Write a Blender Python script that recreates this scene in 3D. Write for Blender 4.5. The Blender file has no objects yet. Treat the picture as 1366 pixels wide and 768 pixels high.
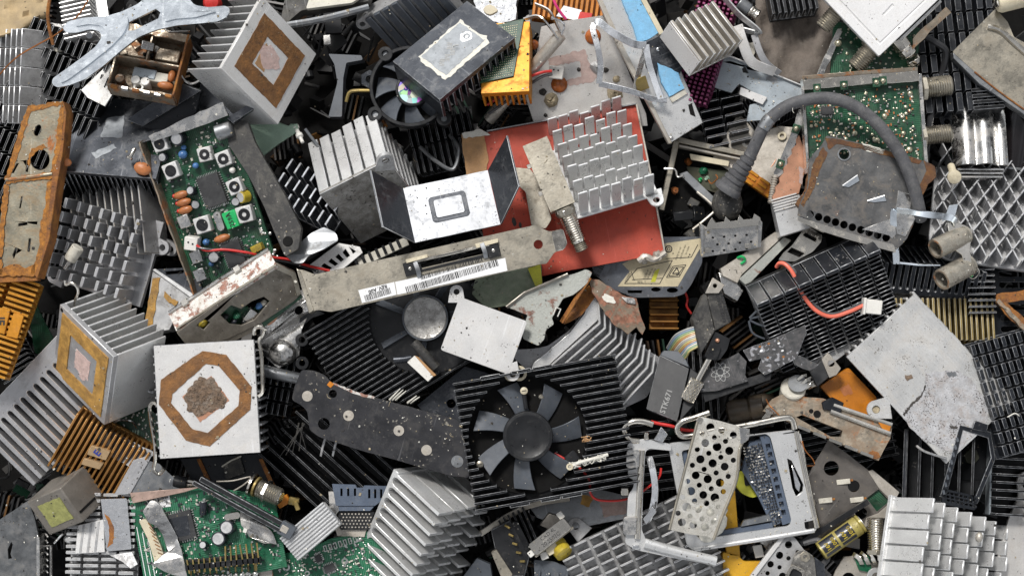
import bpy, bmesh, math, random
from mathutils import Vector, Matrix
from mathutils.geometry import tessellate_polygon
R = random.Random(7)
S = 0.0003      # metres per photograph pixel at z = 0
H = 2200.0      # camera height in the same pixel units
C = bpy.context.scene.collection
rad = math.radians

# ---------------------------------------------------------------- frames
def P(x, y, z=0.0):
    k = (H - z) / H
    return Vector(((x - 683) * k, (384 - y) * k, z))

class Fr:
    def __init__(s, o, ex, ey, ez, w=0, h=0):
        s.o, s.ex, s.ey, s.ez, s.w, s.h = o, ex, ey, ez, w, h
    @property
    def M(s):
        m = Matrix((s.ex, s.ey, s.ez)).transposed().to_4x4()
        m.translation = s.o * S
        return m
    def at(s, px, py, h=0.0):
        d = Vector((px - 683, 384 - py, -H)); c = Vector((0, 0, H))
        o = s.o + s.ez * h
        t = (o - c).dot(s.ez) / d.dot(s.ez)
        q = c + d * t - s.o
        return (q.dot(s.ex), q.dot(s.ey))
    def at3(s, px, py, h=0.0):
        a = s.at(px, py, h); return Vector((a[0], a[1], h))
    def poly(s, pts, h=0.0):
        return [s.at(p[0], p[1], h) for p in pts]
    def loc(s, px, py, z):            # a pixel at a world height -> local point
        q = P(px, py, z) - s.o
        return Vector((q.dot(s.ex), q.dot(s.ey), q.dot(s.ez)))

def frame(p0, pu, pv, z=0.0, g=None, lean=None, sq=False):
    """p0 lower-left, pu lower-right, pv upper-left corner of a rectangle, in photograph pixels; z height of its middle."""
    k = (H - z) / H
    ui = Vector((pu[0] - p0[0], pu[1] - p0[1])); vi = Vector((pv[0] - p0[0], pv[1] - p0[1]))
    u0 = Vector((ui.x, -ui.y)) * k; v0 = Vector((vi.x, -vi.y)) * k; u, v = u0, v0
    c0 = P(p0[0] + (ui.x + vi.x) / 2, p0[1] + (ui.y + vi.y) / 2, z); sh = Vector((c0.x, c0.y)) / (H - z)   # perspective shear at this place
    for _ in range(8 if g is None else 2):
        if g is not None:
            uz = (g[0] * ui.x + g[1] * ui.y) * k; vz = (g[0] * vi.x + g[1] * vi.y) * k
        else:
            d = u.dot(v)
            if sq:
                A = v.length_squared - u.length_squared
                uz = math.sqrt(max(0.0, (A + math.sqrt(A * A + 4 * d * d)) / 2))
                vz = -d / uz if uz > 1e-6 else math.sqrt(max(0, -A))
            else:
                uz = math.sqrt(abs(d)); vz = -math.copysign(uz, d)
            if lean is not None:
                n = Vector((u.x, u.y, uz)).cross(Vector((v.x, v.y, vz)))
                if n.x * lean[0] - n.y * lean[1] < 0: uz, vz = -uz, -vz
        u = u0 - sh * uz; v = v0 - sh * vz
    u3 = Vector((u.x, u.y, uz)); v3 = Vector((v.x, v.y, vz))
    a, b = u3.normalized(), v3.normalized()
    ez = a.cross(b).normalized()
    m = (a + b).normalized(); q = ez.cross(m)
    ex = (m - q).normalized(); ey = (m + q).normalized()
    w, h = u3.length, v3.length
    cx = p0[0] + (ui.x + vi.x) / 2; cy = p0[1] + (ui.y + vi.y) / 2
    o = P(cx, cy, z) - ex * w / 2 - ey * h / 2
    if ez.z < 0: print('FLIPPED frame', p0, pu, pv)
    return Fr(o, ex, ey, ez, w, h)

def PF(cx, cy, z=0.0, g=(0, 0), rot=0.0):
    """plane through pixel (cx,cy) at height z, dz per pixel g (image x right, y down); x axis turned rot degrees clockwise on the picture"""
    n = Vector((-g[0], g[1], 1)).normalized()
    e = Vector((math.cos(rad(rot)), -math.sin(rad(rot)), 0))
    ex = (e - n * e.dot(n)).normalized()
    return Fr(P(cx, cy, z), ex, n.cross(ex), n)

def sub(F, x, y, z, rx=0, ry=0, rz=0):
    m = Matrix((F.ex, F.ey, F.ez)).transposed() @ Matrix.Rotation(rad(rz), 3, 'Z') @ Matrix.Rotation(rad(ry), 3, 'Y') @ Matrix.Rotation(rad(rx), 3, 'X')
    return Fr(F.o + F.ex * x + F.ey * y + F.ez * z, m.col[0].copy(), m.col[1].copy(), m.col[2].copy())

# ---------------------------------------------------------------- mesh builder (pixel units, local to a frame)
class MB:
    def __init__(s): s.v = []; s.f = []
    def add(s, vs, fs):
        b = len(s.v); s.v += [Vector(x) for x in vs]; s.f += [[i + b for i in f] for f in fs]; return s
    def box(s, x0, y0, z0, x1, y1, z1, top=(0, 0)):
        dx, dy = top
        return s.add([(x0, y0, z0), (x1, y0, z0), (x1, y1, z0), (x0, y1, z0), (x0 + dx, y0 + dy, z1), (x1 + dx, y0 + dy, z1), (x1 + dx, y1 + dy, z1), (x0 + dx, y1 + dy, z1)],
                     [(3, 2, 1, 0), (4, 5, 6, 7), (0, 1, 5, 4), (1, 2, 6, 5), (2, 3, 7, 6), (3, 0, 4, 7)])
    def obox(s, c, hx, hy, hz, rz=0, rx=0, ry=0):
        m = Matrix.Rotation(rad(rz), 3, 'Z') @ Matrix.Rotation(rad(ry), 3, 'Y') @ Matrix.Rotation(rad(rx), 3, 'X')
        c = Vector(c)
        vs = [c + m @ Vector((a * hx, b * hy, d * hz)) for d in (-1, 1) for a, b in ((-1, -1), (1, -1), (1, 1), (-1, 1))]
        return s.add(vs, [(3, 2, 1, 0), (4, 5, 6, 7), (0, 1, 5, 4), (1, 2, 6, 5), (2, 3, 7, 6), (3, 0, 4, 7)])
    def prism(s, pts, z0, z1, holes=(), bend=None):
        loops = [list(pts)] + [list(h) for h in holes]
        flat = [p for l in loops for p in l]
        tri = tessellate_polygon([[Vector((p[0], p[1], 0)) for p in l] for l in loops])
        n = len(flat)
        vs = [Vector((p[0], p[1], z0)) for p in flat] + [Vector((p[0], p[1], z1)) for p in flat]
        if bend: vs = [Vector((q.x, q.y, q.z + bend(q.x, q.y))) for q in vs]
        fs = [tuple(reversed(t)) for t in tri] + [tuple(i + n for i in t) for t in tri]
        b = 0
        for l in loops:
            m = len(l)
            for i in range(m):
                j = (i + 1) % m; fs.append((b + i, b + j, b + j + n, b + i + n))
            b += m
        return s.add(vs, fs)
    def lathe(s, prof, c=(0, 0, 0), axis=(0, 0, 1), n=24):
        a = Vector(axis).normalized(); t = a.orthogonal().normalized(); q = a.cross(t); c = Vector(c)
        vs = []; fs = []
        for r, d in prof:
            for i in range(n):
                th = 2 * math.pi * i / n
                vs.append(c + a * d + (t * math.cos(th) + q * math.sin(th)) * r)
        for k in range(len(prof) - 1):
            for i in range(n):
                j = (i + 1) % n; fs.append((k * n + i, k * n + j, (k + 1) * n + j, (k + 1) * n + i))
        fs.append(tuple(range(n - 1, -1, -1))); fs.append(tuple((len(prof) - 1) * n + i for i in range(n)))
        return s.add(vs, fs)
    def cyl(s, c, r, l, axis=(0, 0, 1), n=20, b=0.0):
        if b: return s.lathe([(r - b, 0), (r, b), (r, l - b), (r - b, l)], c, axis, n)
        return s.lathe([(r, 0), (r, l)], c, axis, n)
    def ring(s, ro, ri, l, c=(0, 0, 0), axis=(0, 0, 1), n=28):
        a = Vector(axis).normalized(); t = a.orthogonal().normalized(); q = a.cross(t); c = Vector(c)
        vs = []; fs = []
        for r, d in ((ri, 0), (ro, 0), (ro, l), (ri, l)):
            for i in range(n):
                th = 2 * math.pi * i / n; vs.append(c + a * d + (t * math.cos(th) + q * math.sin(th)) * r)
        for k in range(4):
            for i in range(n):
                j = (i + 1) % n; k2 = (k + 1) % 4; fs.append((k * n + i, k * n + j, k2 * n + j, k2 * n + i))
        return s.add(vs, fs)
    def tube(s, path, r, n=8, smooth=4, r1=None):
        p = cat(path, smooth) if smooth > 1 else [Vector(x) for x in path]
        m = len(p); vs = []; fs = []; nrm = None
        for i in range(m):
            d = (p[min(i + 1, m - 1)] - p[max(i - 1, 0)]).normalized()
            nrm = d.orthogonal().normalized() if nrm is None else (nrm - d * nrm.dot(d)).normalized()
            b = d.cross(nrm); rr = r if r1 is None else r + (r1 - r) * i / (m - 1)
            for k in range(n):
                th = 2 * math.pi * k / n; vs.append(p[i] + (nrm * math.cos(th) + b * math.sin(th)) * rr)
        for i in range(m - 1):
            for k in range(n):
                j = (k + 1) % n; fs.append((i * n + k, i * n + j, (i + 1) * n + j, (i + 1) * n + k))
        fs.append(tuple(range(n - 1, -1, -1))); fs.append(tuple((m - 1) * n + k for k in range(n)))
        return s.add(vs, fs)
    def strap(s, path, wdir, w, t, smooth=1):
        """a flat metal strip following path, width along wdir (one vector or one per point)"""
        p = cat(path, smooth) if smooth > 1 else [Vector(x) for x in path]
        m = len(p); vs = []; fs = []
        for i in range(m):
            d = (p[min(i + 1, m - 1)] - p[max(i - 1, 0)]).normalized()
            wd = Vector(wdir[min(i * len(wdir) // m, len(wdir) - 1)] if isinstance(wdir, list) else wdir)
            wd = (wd - d * wd.dot(d)).normalized(); nn = d.cross(wd)
            for a, b in ((-1, -1), (1, -1), (1, 1), (-1, 1)): vs.append(p[i] + wd * a * w / 2 + nn * b * t / 2)
        for i in range(m - 1):
            for k in range(4):
                j = (k + 1) % 4; fs.append((i * 4 + k, i * 4 + j, (i + 1) * 4 + j, (i + 1) * 4 + k))
        fs.append((3, 2, 1, 0)); fs.append(tuple((m - 1) * 4 + k for k in range(4)))
        return s.add(vs, fs)
    def thread(s, c, axis, r, l, pitch=3.2, depth=1.3, n=22):
        prof = [(r - depth - 1, 0)]; d = 0.6
        while d < l - pitch:
            prof += [(r - depth, d), (r, d + pitch * .5)]; d += pitch
        prof += [(r - depth, l - .6), (r - depth - 1, l)]
        return s.lathe(prof, c, axis, n)
    def dome(s, c, r, h, n=14, k=4, jit=0.0, axis=(0, 0, 1)):
        prof = [(r * 0.98, -h * .3)] + [(max(r * math.cos(i * math.pi / 2 / k), .05), h * math.sin(i * math.pi / 2 / k)) for i in range(k + 1)]
        b = len(s.v); s.lathe(prof, c, axis, n)
        if jit:
            for i in range(b, len(s.v)): s.v[i] = s.v[i] + Vector((R.uniform(-jit, jit), R.uniform(-jit, jit), R.uniform(-jit, jit)))
        return s
    def ell(s, c, rx, ry, rz, n=12, k=6):
        c = Vector(c); vs = []; fs = []
        for i in range(k + 1):
            ph = -math.pi / 2 + math.pi * i / k; cr = max(math.cos(ph), .02)
            for j in range(n):
                th = 2 * math.pi * j / n; vs.append(c + Vector((rx * cr * math.cos(th), ry * cr * math.sin(th), rz * math.sin(ph))))
        for i in range(k):
            for j in range(n):
                q = (j + 1) % n; fs.append((i * n + j, i * n + q, (i + 1) * n + q, (i + 1) * n + j))
        fs.append(tuple(range(n - 1, -1, -1))); fs.append(tuple(k * n + j for j in range(n)))
        return s.add(vs, fs)

def cat(path, k):
    p = [Vector(x) for x in path]; out = []
    for i in range(len(p) - 1):
        a, b, c, d = p[max(i - 1, 0)], p[i], p[i + 1], p[min(i + 2, len(p) - 1)]
        for j in range(k):
            t = j / k
            out.append(0.5 * ((2 * b) + (c - a) * t + (2 * a - 5 * b + 4 * c - d) * t * t + (3 * b - a - 3 * c + d) * t ** 3))
    return out + [p[-1]]

def circ(cx, cy, r, n=18, ry=None, rot=0):
    ry = r if ry is None else ry; a = rad(rot)
    out = []
    for i in range(n):
        th = 2 * math.pi * i / n; x, y = r * math.cos(th), ry * math.sin(th)
        out.append((cx + x * math.cos(a) - y * math.sin(a), cy + x * math.sin(a) + y * math.cos(a)))
    return out
def rect(x0, y0, x1, y1): return [(x0, y0), (x1, y0), (x1, y1), (x0, y1)]
def rrect(x0, y0, x1, y1, r, n=4):
    out = []
    for cx, cy, a in ((x1 - r, y0 + r, -90), (x1 - r, y1 - r, 0), (x0 + r, y1 - r, 90), (x0 + r, y0 + r, 180)):
        for i in range(n + 1):
            th = rad(a + 90 * i / n); out.append((cx + r * math.cos(th), cy + r * math.sin(th)))
    return out
def blob(cx, cy, rx, ry, n=16, j=.18):
    return [(cx + rx * math.cos(2 * math.pi * i / n) * (1 + R.uniform(-j, j)), cy + ry * math.sin(2 * math.pi * i / n) * (1 + R.uniform(-j, j))) for i in range(n)]
def rough_edge(pts, step=6, j=.8):
    """outline with small irregular bites, for torn or corroded sheet"""
    out = []
    for i in range(len(pts)):
        a = Vector(pts[i]); b = Vector(pts[(i + 1) % len(pts)]); n = max(1, int((b - a).length / step))
        for k in range(n):
            q = a.lerp(b, k / n)
            out.append((q.x + (R.uniform(-j, j) if k else 0), q.y + (R.uniform(-j, j) if k else 0)))
    return out
def arcpts(pts, r=3.0, n=3):
    """round the corners of a polygon"""
    out = []
    m = len(pts)
    for i in range(m):
        a, b, c = Vector(pts[i - 1]), Vector(pts[i]), Vector(pts[(i + 1) % m])
        d1, d2 = (a - b), (c - b); k = min(r, d1.length * .45, d2.length * .45)
        p, q = b + d1.normalized() * k, b + d2.normalized() * k
        for j in range(n + 1):
            t = j / n; out.append(tuple((p * (1 - t) ** 2 + b * 2 * t * (1 - t) + q * t * t)[:2]))
    return out

# ---------------------------------------------------------------- objects
def mesh_obj(name, mb, m, bevel=0.6, edge=None, flat=False, seg=1):
    me = bpy.data.meshes.new(name)
    bm = bmesh.new()
    vs = [bm.verts.new(v * S) for v in mb.v]
    for f in mb.f:
        try: bm.faces.new([vs[i] for i in f])
        except ValueError: pass
    bmesh.ops.recalc_face_normals(bm, faces=bm.faces)
    bm.to_mesh(me); bm.free()
    me.materials.append(m)
    o = bpy.data.objects.new(name, me); C.objects.link(o)
    if not flat:
        for p in me.polygons: p.use_smooth = True
        me.set_sharp_from_angle(angle=rad(38))
    if bevel:
        b = o.modifiers.new('edges', 'BEVEL'); b.width = bevel * S; b.segments = 3 if bevel >= 1.5 else seg; b.limit_method = 'ANGLE'; b.angle_limit = rad(42); b.use_clamp_overlap = True
        if edge: me.materials.append(edge); b.material = 1
    return o
def tag(o, label, cat, group=None, kind=None):
    if label: o['label'] = label
    if cat: o['category'] = cat
    if group: o['group'] = group
    if kind: o['kind'] = kind
    return o
def thing(name, label, cat, F, group=None):
    o = bpy.data.objects.new(name, None); C.objects.link(o); o.matrix_world = F.M; o.empty_display_size = .01
    return tag(o, label, cat, group)
def part(name, mb, m, parent, bevel=0.6, edge=None, label=None, F=None, base=None, flat=False):
    o = mesh_obj(name, mb, m, bevel, edge, flat); o.parent = parent
    if F is not None and base is not None: o.matrix_local = base.M.inverted() @ F.M
    if label: o['label'] = label
    return o
def solo(name, label, cat, F, mb, m, bevel=0.6, edge=None, group=None):
    o = mesh_obj(name, mb, m, bevel, edge); o.matrix_world = F.M
    return tag(o, label, cat, group)
def text(parent, s, x, y, z, size, rot, m, name='lettering', bold=0.0):
    cu = bpy.data.curves.new('t', 'FONT'); cu.body = s; cu.size = size * S; cu.extrude = .15 * S; cu.offset = bold * S
    cu.align_x = 'CENTER'; cu.align_y = 'CENTER'; cu.resolution_u = 2
    t = bpy.data.objects.new('t', cu); C.objects.link(t)
    dg = bpy.context.evaluated_depsgraph_get()
    me = bpy.data.meshes.new_from_object(t.evaluated_get(dg)); bpy.data.objects.remove(t)
    me.materials.clear(); me.materials.append(m)
    o = bpy.data.objects.new(name, me); C.objects.link(o); o.parent = parent
    o.matrix_local = Matrix.Translation(Vector((x, y, z)) * S) @ Matrix.Rotation(rad(rot), 4, 'Z')
    return o

# ---------------------------------------------------------------- materials
MATS = {}
def px(f): return 1.0 / (f * S)
def mat(name, col, rough=.45, metal=0.0, var=.25, vs=30, dirt=0.0, dcol=(.06, .045, .03), ds=22, spots=0.0, scol=(.03, .025, .02), ss=5,
        rust=0.0, rcol=(.16, .055, .015), brush=None, bump=.0, bs=3, spec=.5, rv=.25, scratch=0.0, hs=None, alpha=None, grain=.28, trace=None):
    m = bpy.data.materials.new(name); m.use_nodes = True; MATS[name] = m
    nt = m.node_tree; N = nt.nodes; L = nt.links
    b = N['Principled BSDF']; b.inputs['Specular IOR Level'].default_value = spec
    tc = N.new('ShaderNodeTexCoord'); oi = N.new('ShaderNodeObjectInfo')
    mul = N.new('ShaderNodeVectorMath'); mul.operation = 'MULTIPLY_ADD'
    L.new(oi.outputs['Random'], mul.inputs[0]); mul.inputs[1].default_value = (.9, 1.7, 1.3); L.new(tc.outputs['Object'], mul.inputs[2])
    vec = mul.outputs[0]
    def noise(scale, detail=4, rough_=.6, v=None, dist=0.0):
        n = N.new('ShaderNodeTexNoise'); n.inputs['Scale'].default_value = scale; n.inputs['Detail'].default_value = detail
        n.inputs['Roughness'].default_value = rough_; n.inputs['Distortion'].default_value = dist; L.new(v or vec, n.inputs['Vector']); return n.outputs['Fac']
    def ramp(x, a, c, v0=0.0, v1=1.0):
        r = N.new('ShaderNodeMapRange'); r.inputs[1].default_value = a; r.inputs[2].default_value = c; r.inputs[3].default_value = v0; r.inputs[4].default_value = v1
        L.new(x, r.inputs[0]); return r.outputs[0]
    def mixc(f, a, c):
        x = N.new('ShaderNodeMix'); x.data_type = 'RGBA'
        if isinstance(f, float): x.inputs[0].default_value = f
        else: L.new(f, x.inputs[0])
        for k, i in ((a, 6), (c, 7)):
            if isinstance(k, tuple): x.inputs[i].default_value = (*k, 1)
            else: L.new(k, x.inputs[i])
        return x.outputs[2]
    def math_(op, a, c):
        x = N.new('ShaderNodeMath'); x.operation = op
        for k, i in ((a, 0), (c, 1)):
            if isinstance(k, (int, float)): x.inputs[i].default_value = k
            else: L.new(k, x.inputs[i])
        return x.outputs[0]
    n1 = noise(px(vs), 5)
    lo = tuple(max(0, c * (1 - var)) for c in col); hi = tuple(min(1, c * (1 + var)) for c in col)
    c = mixc(ramp(n1, .3, .7), lo, hi)
    rgh = ramp(n1, .25, .75, max(.05, rough - rv * rough), min(1, rough + rv * rough))
    met = None; hgt = None
    if trace:
        vo = N.new('ShaderNodeTexVoronoi'); vo.inputs['Scale'].default_value = px(17); L.new(vec, vo.inputs['Vector'])
        sep = N.new('ShaderNodeSeparateColor'); L.new(vo.outputs['Color'], sep.inputs[0]); f = None
        for ax, (lo_, hi_) in (('X', (.0, .27)), ('Y', (.27, .54))):
            w_ = N.new('ShaderNodeTexWave'); w_.bands_direction = ax; w_.inputs['Scale'].default_value = px(2.6) / 3.2; L.new(tc.outputs['Object'], w_.inputs['Vector'])
            sel = math_('MULTIPLY', math_('GREATER_THAN', sep.outputs[0], lo_), math_('LESS_THAN', sep.outputs[0], hi_))
            g_ = math_('MULTIPLY', sel, ramp(w_.outputs['Fac'], .62, .8, 0, .55)); f = g_ if f is None else math_('MAXIMUM', f, g_)
        c = mixc(f, c, trace)
    if brush:
        mp = N.new('ShaderNodeMapping'); mp.inputs['Scale'].default_value = brush; L.new(vec, mp.inputs['Vector'])
        nb = noise(px(2.2), 4, .7, mp.outputs[0]); c = mixc(ramp(nb, .35, .65, .0, .40), c, tuple(x * .66 for x in col)); hgt = nb
    mask_total = None
    def over(mask, colr, r, keep_metal=False):
        nonlocal c, rgh, mask_total
        c = mixc(mask, c, colr)
        x = N.new('ShaderNodeMix'); L.new(mask, x.inputs[0]); L.new(rgh, x.inputs[2]); x.inputs[3].default_value = r; rgh = x.outputs[0]
        if not keep_metal: mask_total = mask if mask_total is None else math_('MAXIMUM', mask_total, mask)
    if scratch:
        mp = N.new('ShaderNodeMapping'); mp.inputs['Scale'].default_value = (1, .06, .3); mp.inputs['Rotation'].default_value = (.3, .2, .9); L.new(vec, mp.inputs['Vector'])
        nb = noise(px(5), 2, .5, mp.outputs[0], .6); over(ramp(nb, .66, .72, 0, scratch), tuple(min(1, .12 + x * 1.7) for x in col), .4, True)
    if dirt:
        n2 = math_('ADD', math_('MULTIPLY', noise(px(ds), 7, .72, None, .5), .75), math_('MULTIPLY', noise(px(ds * .16), 4, .7), .25)); over(ramp(n2, .60 - .25 * dirt, .70 - .17 * dirt, 0, .25 + .6 * dirt), dcol, .85)
    if rust:
        n3 = noise(px(hs or 26), 7, .7, None, .3); c2 = mixc(ramp(noise(px(7), 4), .35, .65), rcol, tuple(min(1, x * 2.6 + .01) for x in rcol))
        over(ramp(n3, .70 - .35 * rust, .76 - .35 * rust, 0, .95), c2, .9)
    if spots:
        n4 = math_('ADD', noise(px(ss * .8), 2, .5), math_('MULTIPLY', math_('SUBTRACT', noise(px(ss * 9), 3, .6), .5), .75))
        over(ramp(n4, .79 - .15 * spots, .84 - .15 * spots, 0, .85), scol, .8)
    if grain:
        c = mixc(ramp(noise(px(1.6), 2, .6), .35, .7, 0, grain), c, tuple(x * .55 for x in col)); rgh = math_('ADD', rgh, ramp(noise(px(9), 4, .7), .3, .7, -.07, .07))
    L.new(c, b.inputs['Base Color']); L.new(rgh, b.inputs['Roughness'])
    if metal and mask_total is not None:
        L.new(ramp(mask_total, 0, 1, metal, 0.0), b.inputs['Metallic'])
    else: b.inputs['Metallic'].default_value = metal
    if bump:
        bn = N.new('ShaderNodeBump'); bn.inputs['Strength'].default_value = bump; bn.inputs['Distance'].default_value = 2 * S
        L.new(hgt if hgt is not None else noise(px(bs), 4), bn.inputs['Height']); L.new(bn.outputs[0], b.inputs['Normal'])
    if alpha is not None:
        b.inputs['Transmission Weight'].default_value = alpha
    return m
# ---------------------------------------------------------------- the palette
alu = mat('aluminium', (.66, .66, .652), .36, .5, .10, 40, dirt=.35, dcol=(.20, .18, .15), spots=.25, brush=(1, .04, 1), bump=.06)
alu_w = mat('aluminium_clean', (.68, .68, .672), .32, .55, .06, 50, dirt=.25, dcol=(.36, .34, .31), spots=.3, ss=3, bump=.05, scratch=.2)
alu_d = mat('aluminium_dull', (.46, .46, .46), .40, .6, .15, 30, dirt=.55, dcol=(.12, .11, .10), spots=.3)
alu_g = mat('aluminium_grey', (.47, .47, .48), .42, .55, .12, 34, dirt=.4, dcol=(.16, .15, .14), spots=.3, brush=(.05, 1, 1))
alu_warm = mat('aluminium_warm', (.53, .49, .43), .42, .6, .15, 26, dirt=.5, dcol=(.18, .15, .11), spots=.4)
cast = mat('brushed_cast_aluminium', (.60, .60, .59), .42, .4, .12, 40, dirt=.55, dcol=(.40, .37, .33), ds=40, spots=.85, ss=2.4, scol=(.10, .085, .07), brush=(.035, 1, 1), bump=.18)
white_tin = mat('white_painted_tin', (.82, .81, .80), .4, .1, .04, 60, dirt=.25, dcol=(.5, .45, .38), spots=.45, ss=3)
tin_sheet = mat('bright_tin_sheet', (.66, .63, .56), .28, .6, .10, 18, dirt=.35, dcol=(.42, .45, .46), ds=26, spots=.3, bump=.12, bs=12, scratch=.4)
barrel_m = mat('stained_barrel', (.42, .39, .33), .38, .7, .25, 12, dirt=.6, dcol=(.15, .12, .09), ds=12, spots=1.1, ss=2, scol=(.07, .055, .04), bump=.3)
white_pl = mat('white_metal_plate', (.72, .71, .69), .5, .35, .07, 60, dirt=.32, dcol=(.30, .26, .21), spots=.45, ss=4)
white_cl = mat('white_plate', (.66, .65, .635), .42, .3, .06, 60, dirt=.4, dcol=(.47, .44, .40), ds=30, spots=.4, ss=2.5, scratch=.35, bump=.08, bs=20)
dirty_w = mat('dirty_white_plate', (.62, .60, .57), .42, .5, .1, 45, dirt=.42, dcol=(.30, .27, .24), spots=.45, ss=3)
zinc = mat('zinc_plated_steel', (.78, .83, .87), .2, 1.0, .12, 26, dirt=.12, dcol=(.34, .36, .38), ds=16, bump=.10, bs=22, grain=.12, scratch=.3)
nickel = mat('nickel_plate', (.38, .35, .29), .38, .95, .14, 30, dirt=.45, dcol=(.17, .14, .10), spots=.35, bump=.08)
nickel_b = mat('bright_nickel', (.70, .66, .59), .18, 1.0, .12, 24, dirt=.25, dcol=(.20, .17, .12))
chrome = mat('bright_tin', (.80, .80, .80), .16, 1.0, .05, 24, dirt=.15, dcol=(.30, .27, .24), bump=.35, bs=16, grain=.1)
tin = mat('tinned_steel', (.60, .59, .57), .22, 1.0, .14, 22, dirt=.45, dcol=(.20, .17, .14), spots=.3, bump=.22, bs=14)
steel_d = mat('dark_steel_sheet', (.13, .13, .13), .38, .6, .35, 34, dirt=.5, dcol=(.16, .13, .10), spots=.5, scol=(.3, .28, .25), scratch=.6, rust=.16, hs=40)
steel_g = mat('grey_steel', (.27, .28, .29), .42, .85, .2, 30, dirt=.4, dcol=(.15, .13, .11), spots=.3, scratch=.4)
steel_b = mat('blue_grey_sheet', (.34, .38, .41), .45, .6, .14, 36, dirt=.4, dcol=(.22, .21, .19), spots=.3)
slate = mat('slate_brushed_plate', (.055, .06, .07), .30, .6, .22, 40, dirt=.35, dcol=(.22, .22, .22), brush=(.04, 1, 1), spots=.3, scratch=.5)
edge_b = mat('worn_edge', (.27, .275, .285), .4, .4, .8, 7)
edge_w = mat('bright_edge', (.80, .80, .80), .4, .7, .15, 20)
black = mat('black_anodised', (.008, .0085, .0095), .34, .0, .4, 26, dirt=.2, dcol=(.035, .033, .03), spots=.25, scol=(.16, .15, .14), spec=.25)
black2 = mat('black_anodised_blue', (.012, .014, .018), .34, .1, .4, 26, dirt=.25, dcol=(.05, .048, .045), spots=.3, scol=(.2, .19, .18), spec=.32)
black_dusty = mat('black_dusty', (.026, .025, .024), .55, .0, .4, 18, dirt=.55, dcol=(.15, .14, .12), spots=.6, scol=(.28, .26, .23), scratch=.5)
plastic = mat('black_plastic', (.014, .0145, .016), .36, .0, .3, 26, dirt=.3, dcol=(.06, .057, .053), spec=.35)
plastic_g = mat('grey_plastic', (.075, .085, .10), .42, .0, .22, 26, dirt=.35, dcol=(.16, .15, .14))
blade_m = mat('fan_blade_plastic', (.078, .088, .104), .34, .0, .25, 20, dirt=.4, dcol=(.13, .13, .13))
epoxy = mat('chip_epoxy', (.035, .035, .036), .5, .0, .25, 20, dirt=.4, dcol=(.10, .10, .10))
dark_bar = mat('dark_painted_bar', (.018, .018, .021), .40, .0, .3, 30, dirt=.4, dcol=(.055, .05, .045), spots=.5, scol=(.26, .24, .2), scratch=.4)
rust_m = mat('rust', (.19, .07, .018), .75, .0, .55, 16, dirt=.6, dcol=(.46, .19, .03), ds=18, bump=.5)
rusty = mat('rusty_steel_cover', (.29, .265, .20), .34, .5, .3, 22, dirt=.55, dcol=(.24, .14, .05), ds=26, rust=.36, rcol=(.19, .06, .010), hs=46, bump=.2, scratch=.5)
rusty_n = mat('rust_stained_tin', (.38, .33, .26), .30, .8, .3, 18, dirt=.7, dcol=(.15, .08, .035), rust=.46, rcol=(.15, .055, .014), hs=26, bump=.35, bs=8)
rust_white = mat('peeling_rusty_white', (.62, .60, .56), .55, .3, .12, 24, dirt=.35, dcol=(.3, .22, .15), rust=.58, rcol=(.13, .05, .03), hs=14, bump=.3)
rust_grey = mat('rust_blistered_grey', (.36, .37, .34), .6, .3, .15, 24, dirt=.35, dcol=(.2, .17, .13), rust=.45, rcol=(.11, .045, .03), hs=22, bump=.3)
gold = mat('gold_anodised', (.56, .235, .018), .42, .45, .2, 26, dirt=.35, dcol=(.22, .10, .02), spots=.15)
gold_d = mat('bronze_anodised', (.36, .17, .04), .42, .5, .25, 26, dirt=.5, dcol=(.13, .07, .025))
brass = mat('brass_fins', (.36, .27, .10), .42, .8, .2, 26, dirt=.45, dcol=(.10, .08, .04))
amber = mat('amber_plastic', (.50, .17, .01), .35, .0, .25, 26, dirt=.35, dcol=(.2, .08, .02))
purple = mat('magenta_anodised', (.19, .035, .10), .45, .5, .25, 26, dirt=.3, dcol=(.07, .02, .04))
copper = mat('copper_plate', (.58, .30, .19), .42, .65, .15, 26, dirt=.3, dcol=(.26, .13, .08), spots=.2)
copper_w = mat('copper_wire', (.55, .21, .07), .35, .9, .15, 26)
pcb = mat('green_board', (.007, .052, .024), .34, .0, .45, 10, dirt=.5, dcol=(.030, .036, .022), spots=.25, scol=(.12, .25, .15), ss=3, trace=(.07, .22, .12))
pcb_l = mat('bright_green_board', (.008, .105, .048), .36, .0, .35, 9, dirt=.4, dcol=(.035, .085, .05), spots=.35, scol=(.2, .42, .3), ss=3, trace=(.10, .32, .19))
pcb_b = mat('blue_grey_socket', (.085, .11, .155), .42, .0, .2, 20, dirt=.3, dcol=(.15, .15, .15))
solder = mat('solder', (.60, .60, .57), .3, .95, .15, 8)
solder_y = mat('solder_flux', (.48, .45, .33), .35, .8, .3, 8)
ceramic = mat('pale_component', (.58, .55, .47), .5, .0, .15, 12, dirt=.3, dcol=(.25, .2, .14))
white_p = mat('white_plastic', (.72, .70, .65), .4, .0, .08, 20, dirt=.3, dcol=(.35, .30, .24))
cream = mat('cream_plastic', (.62, .55, .40), .45, .0, .15, 20, dirt=.35, dcol=(.28, .22, .14))
cap_can = mat('capacitor_sleeve', (.02, .022, .03), .3, .0, .3, 12)
cap_top = mat('capacitor_top', (.55, .55, .55), .4, .8, .15, 10, dirt=.3)
orange_c = mat('orange_ceramic', (.42, .15, .05), .42, .0, .25, 12, dirt=.25, dcol=(.2, .08, .03))
resin = mat('amber_resin', (.36, .10, .02), .15, .0, .35, 8)
blue_c = mat('blue_component', (.06, .16, .36), .35, .0, .3, 10)
yellow_c = mat('yellow_component', (.48, .36, .03), .35, .0, .3, 12, dirt=.55, dcol=(.16, .11, .03), spots=.4)
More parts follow.
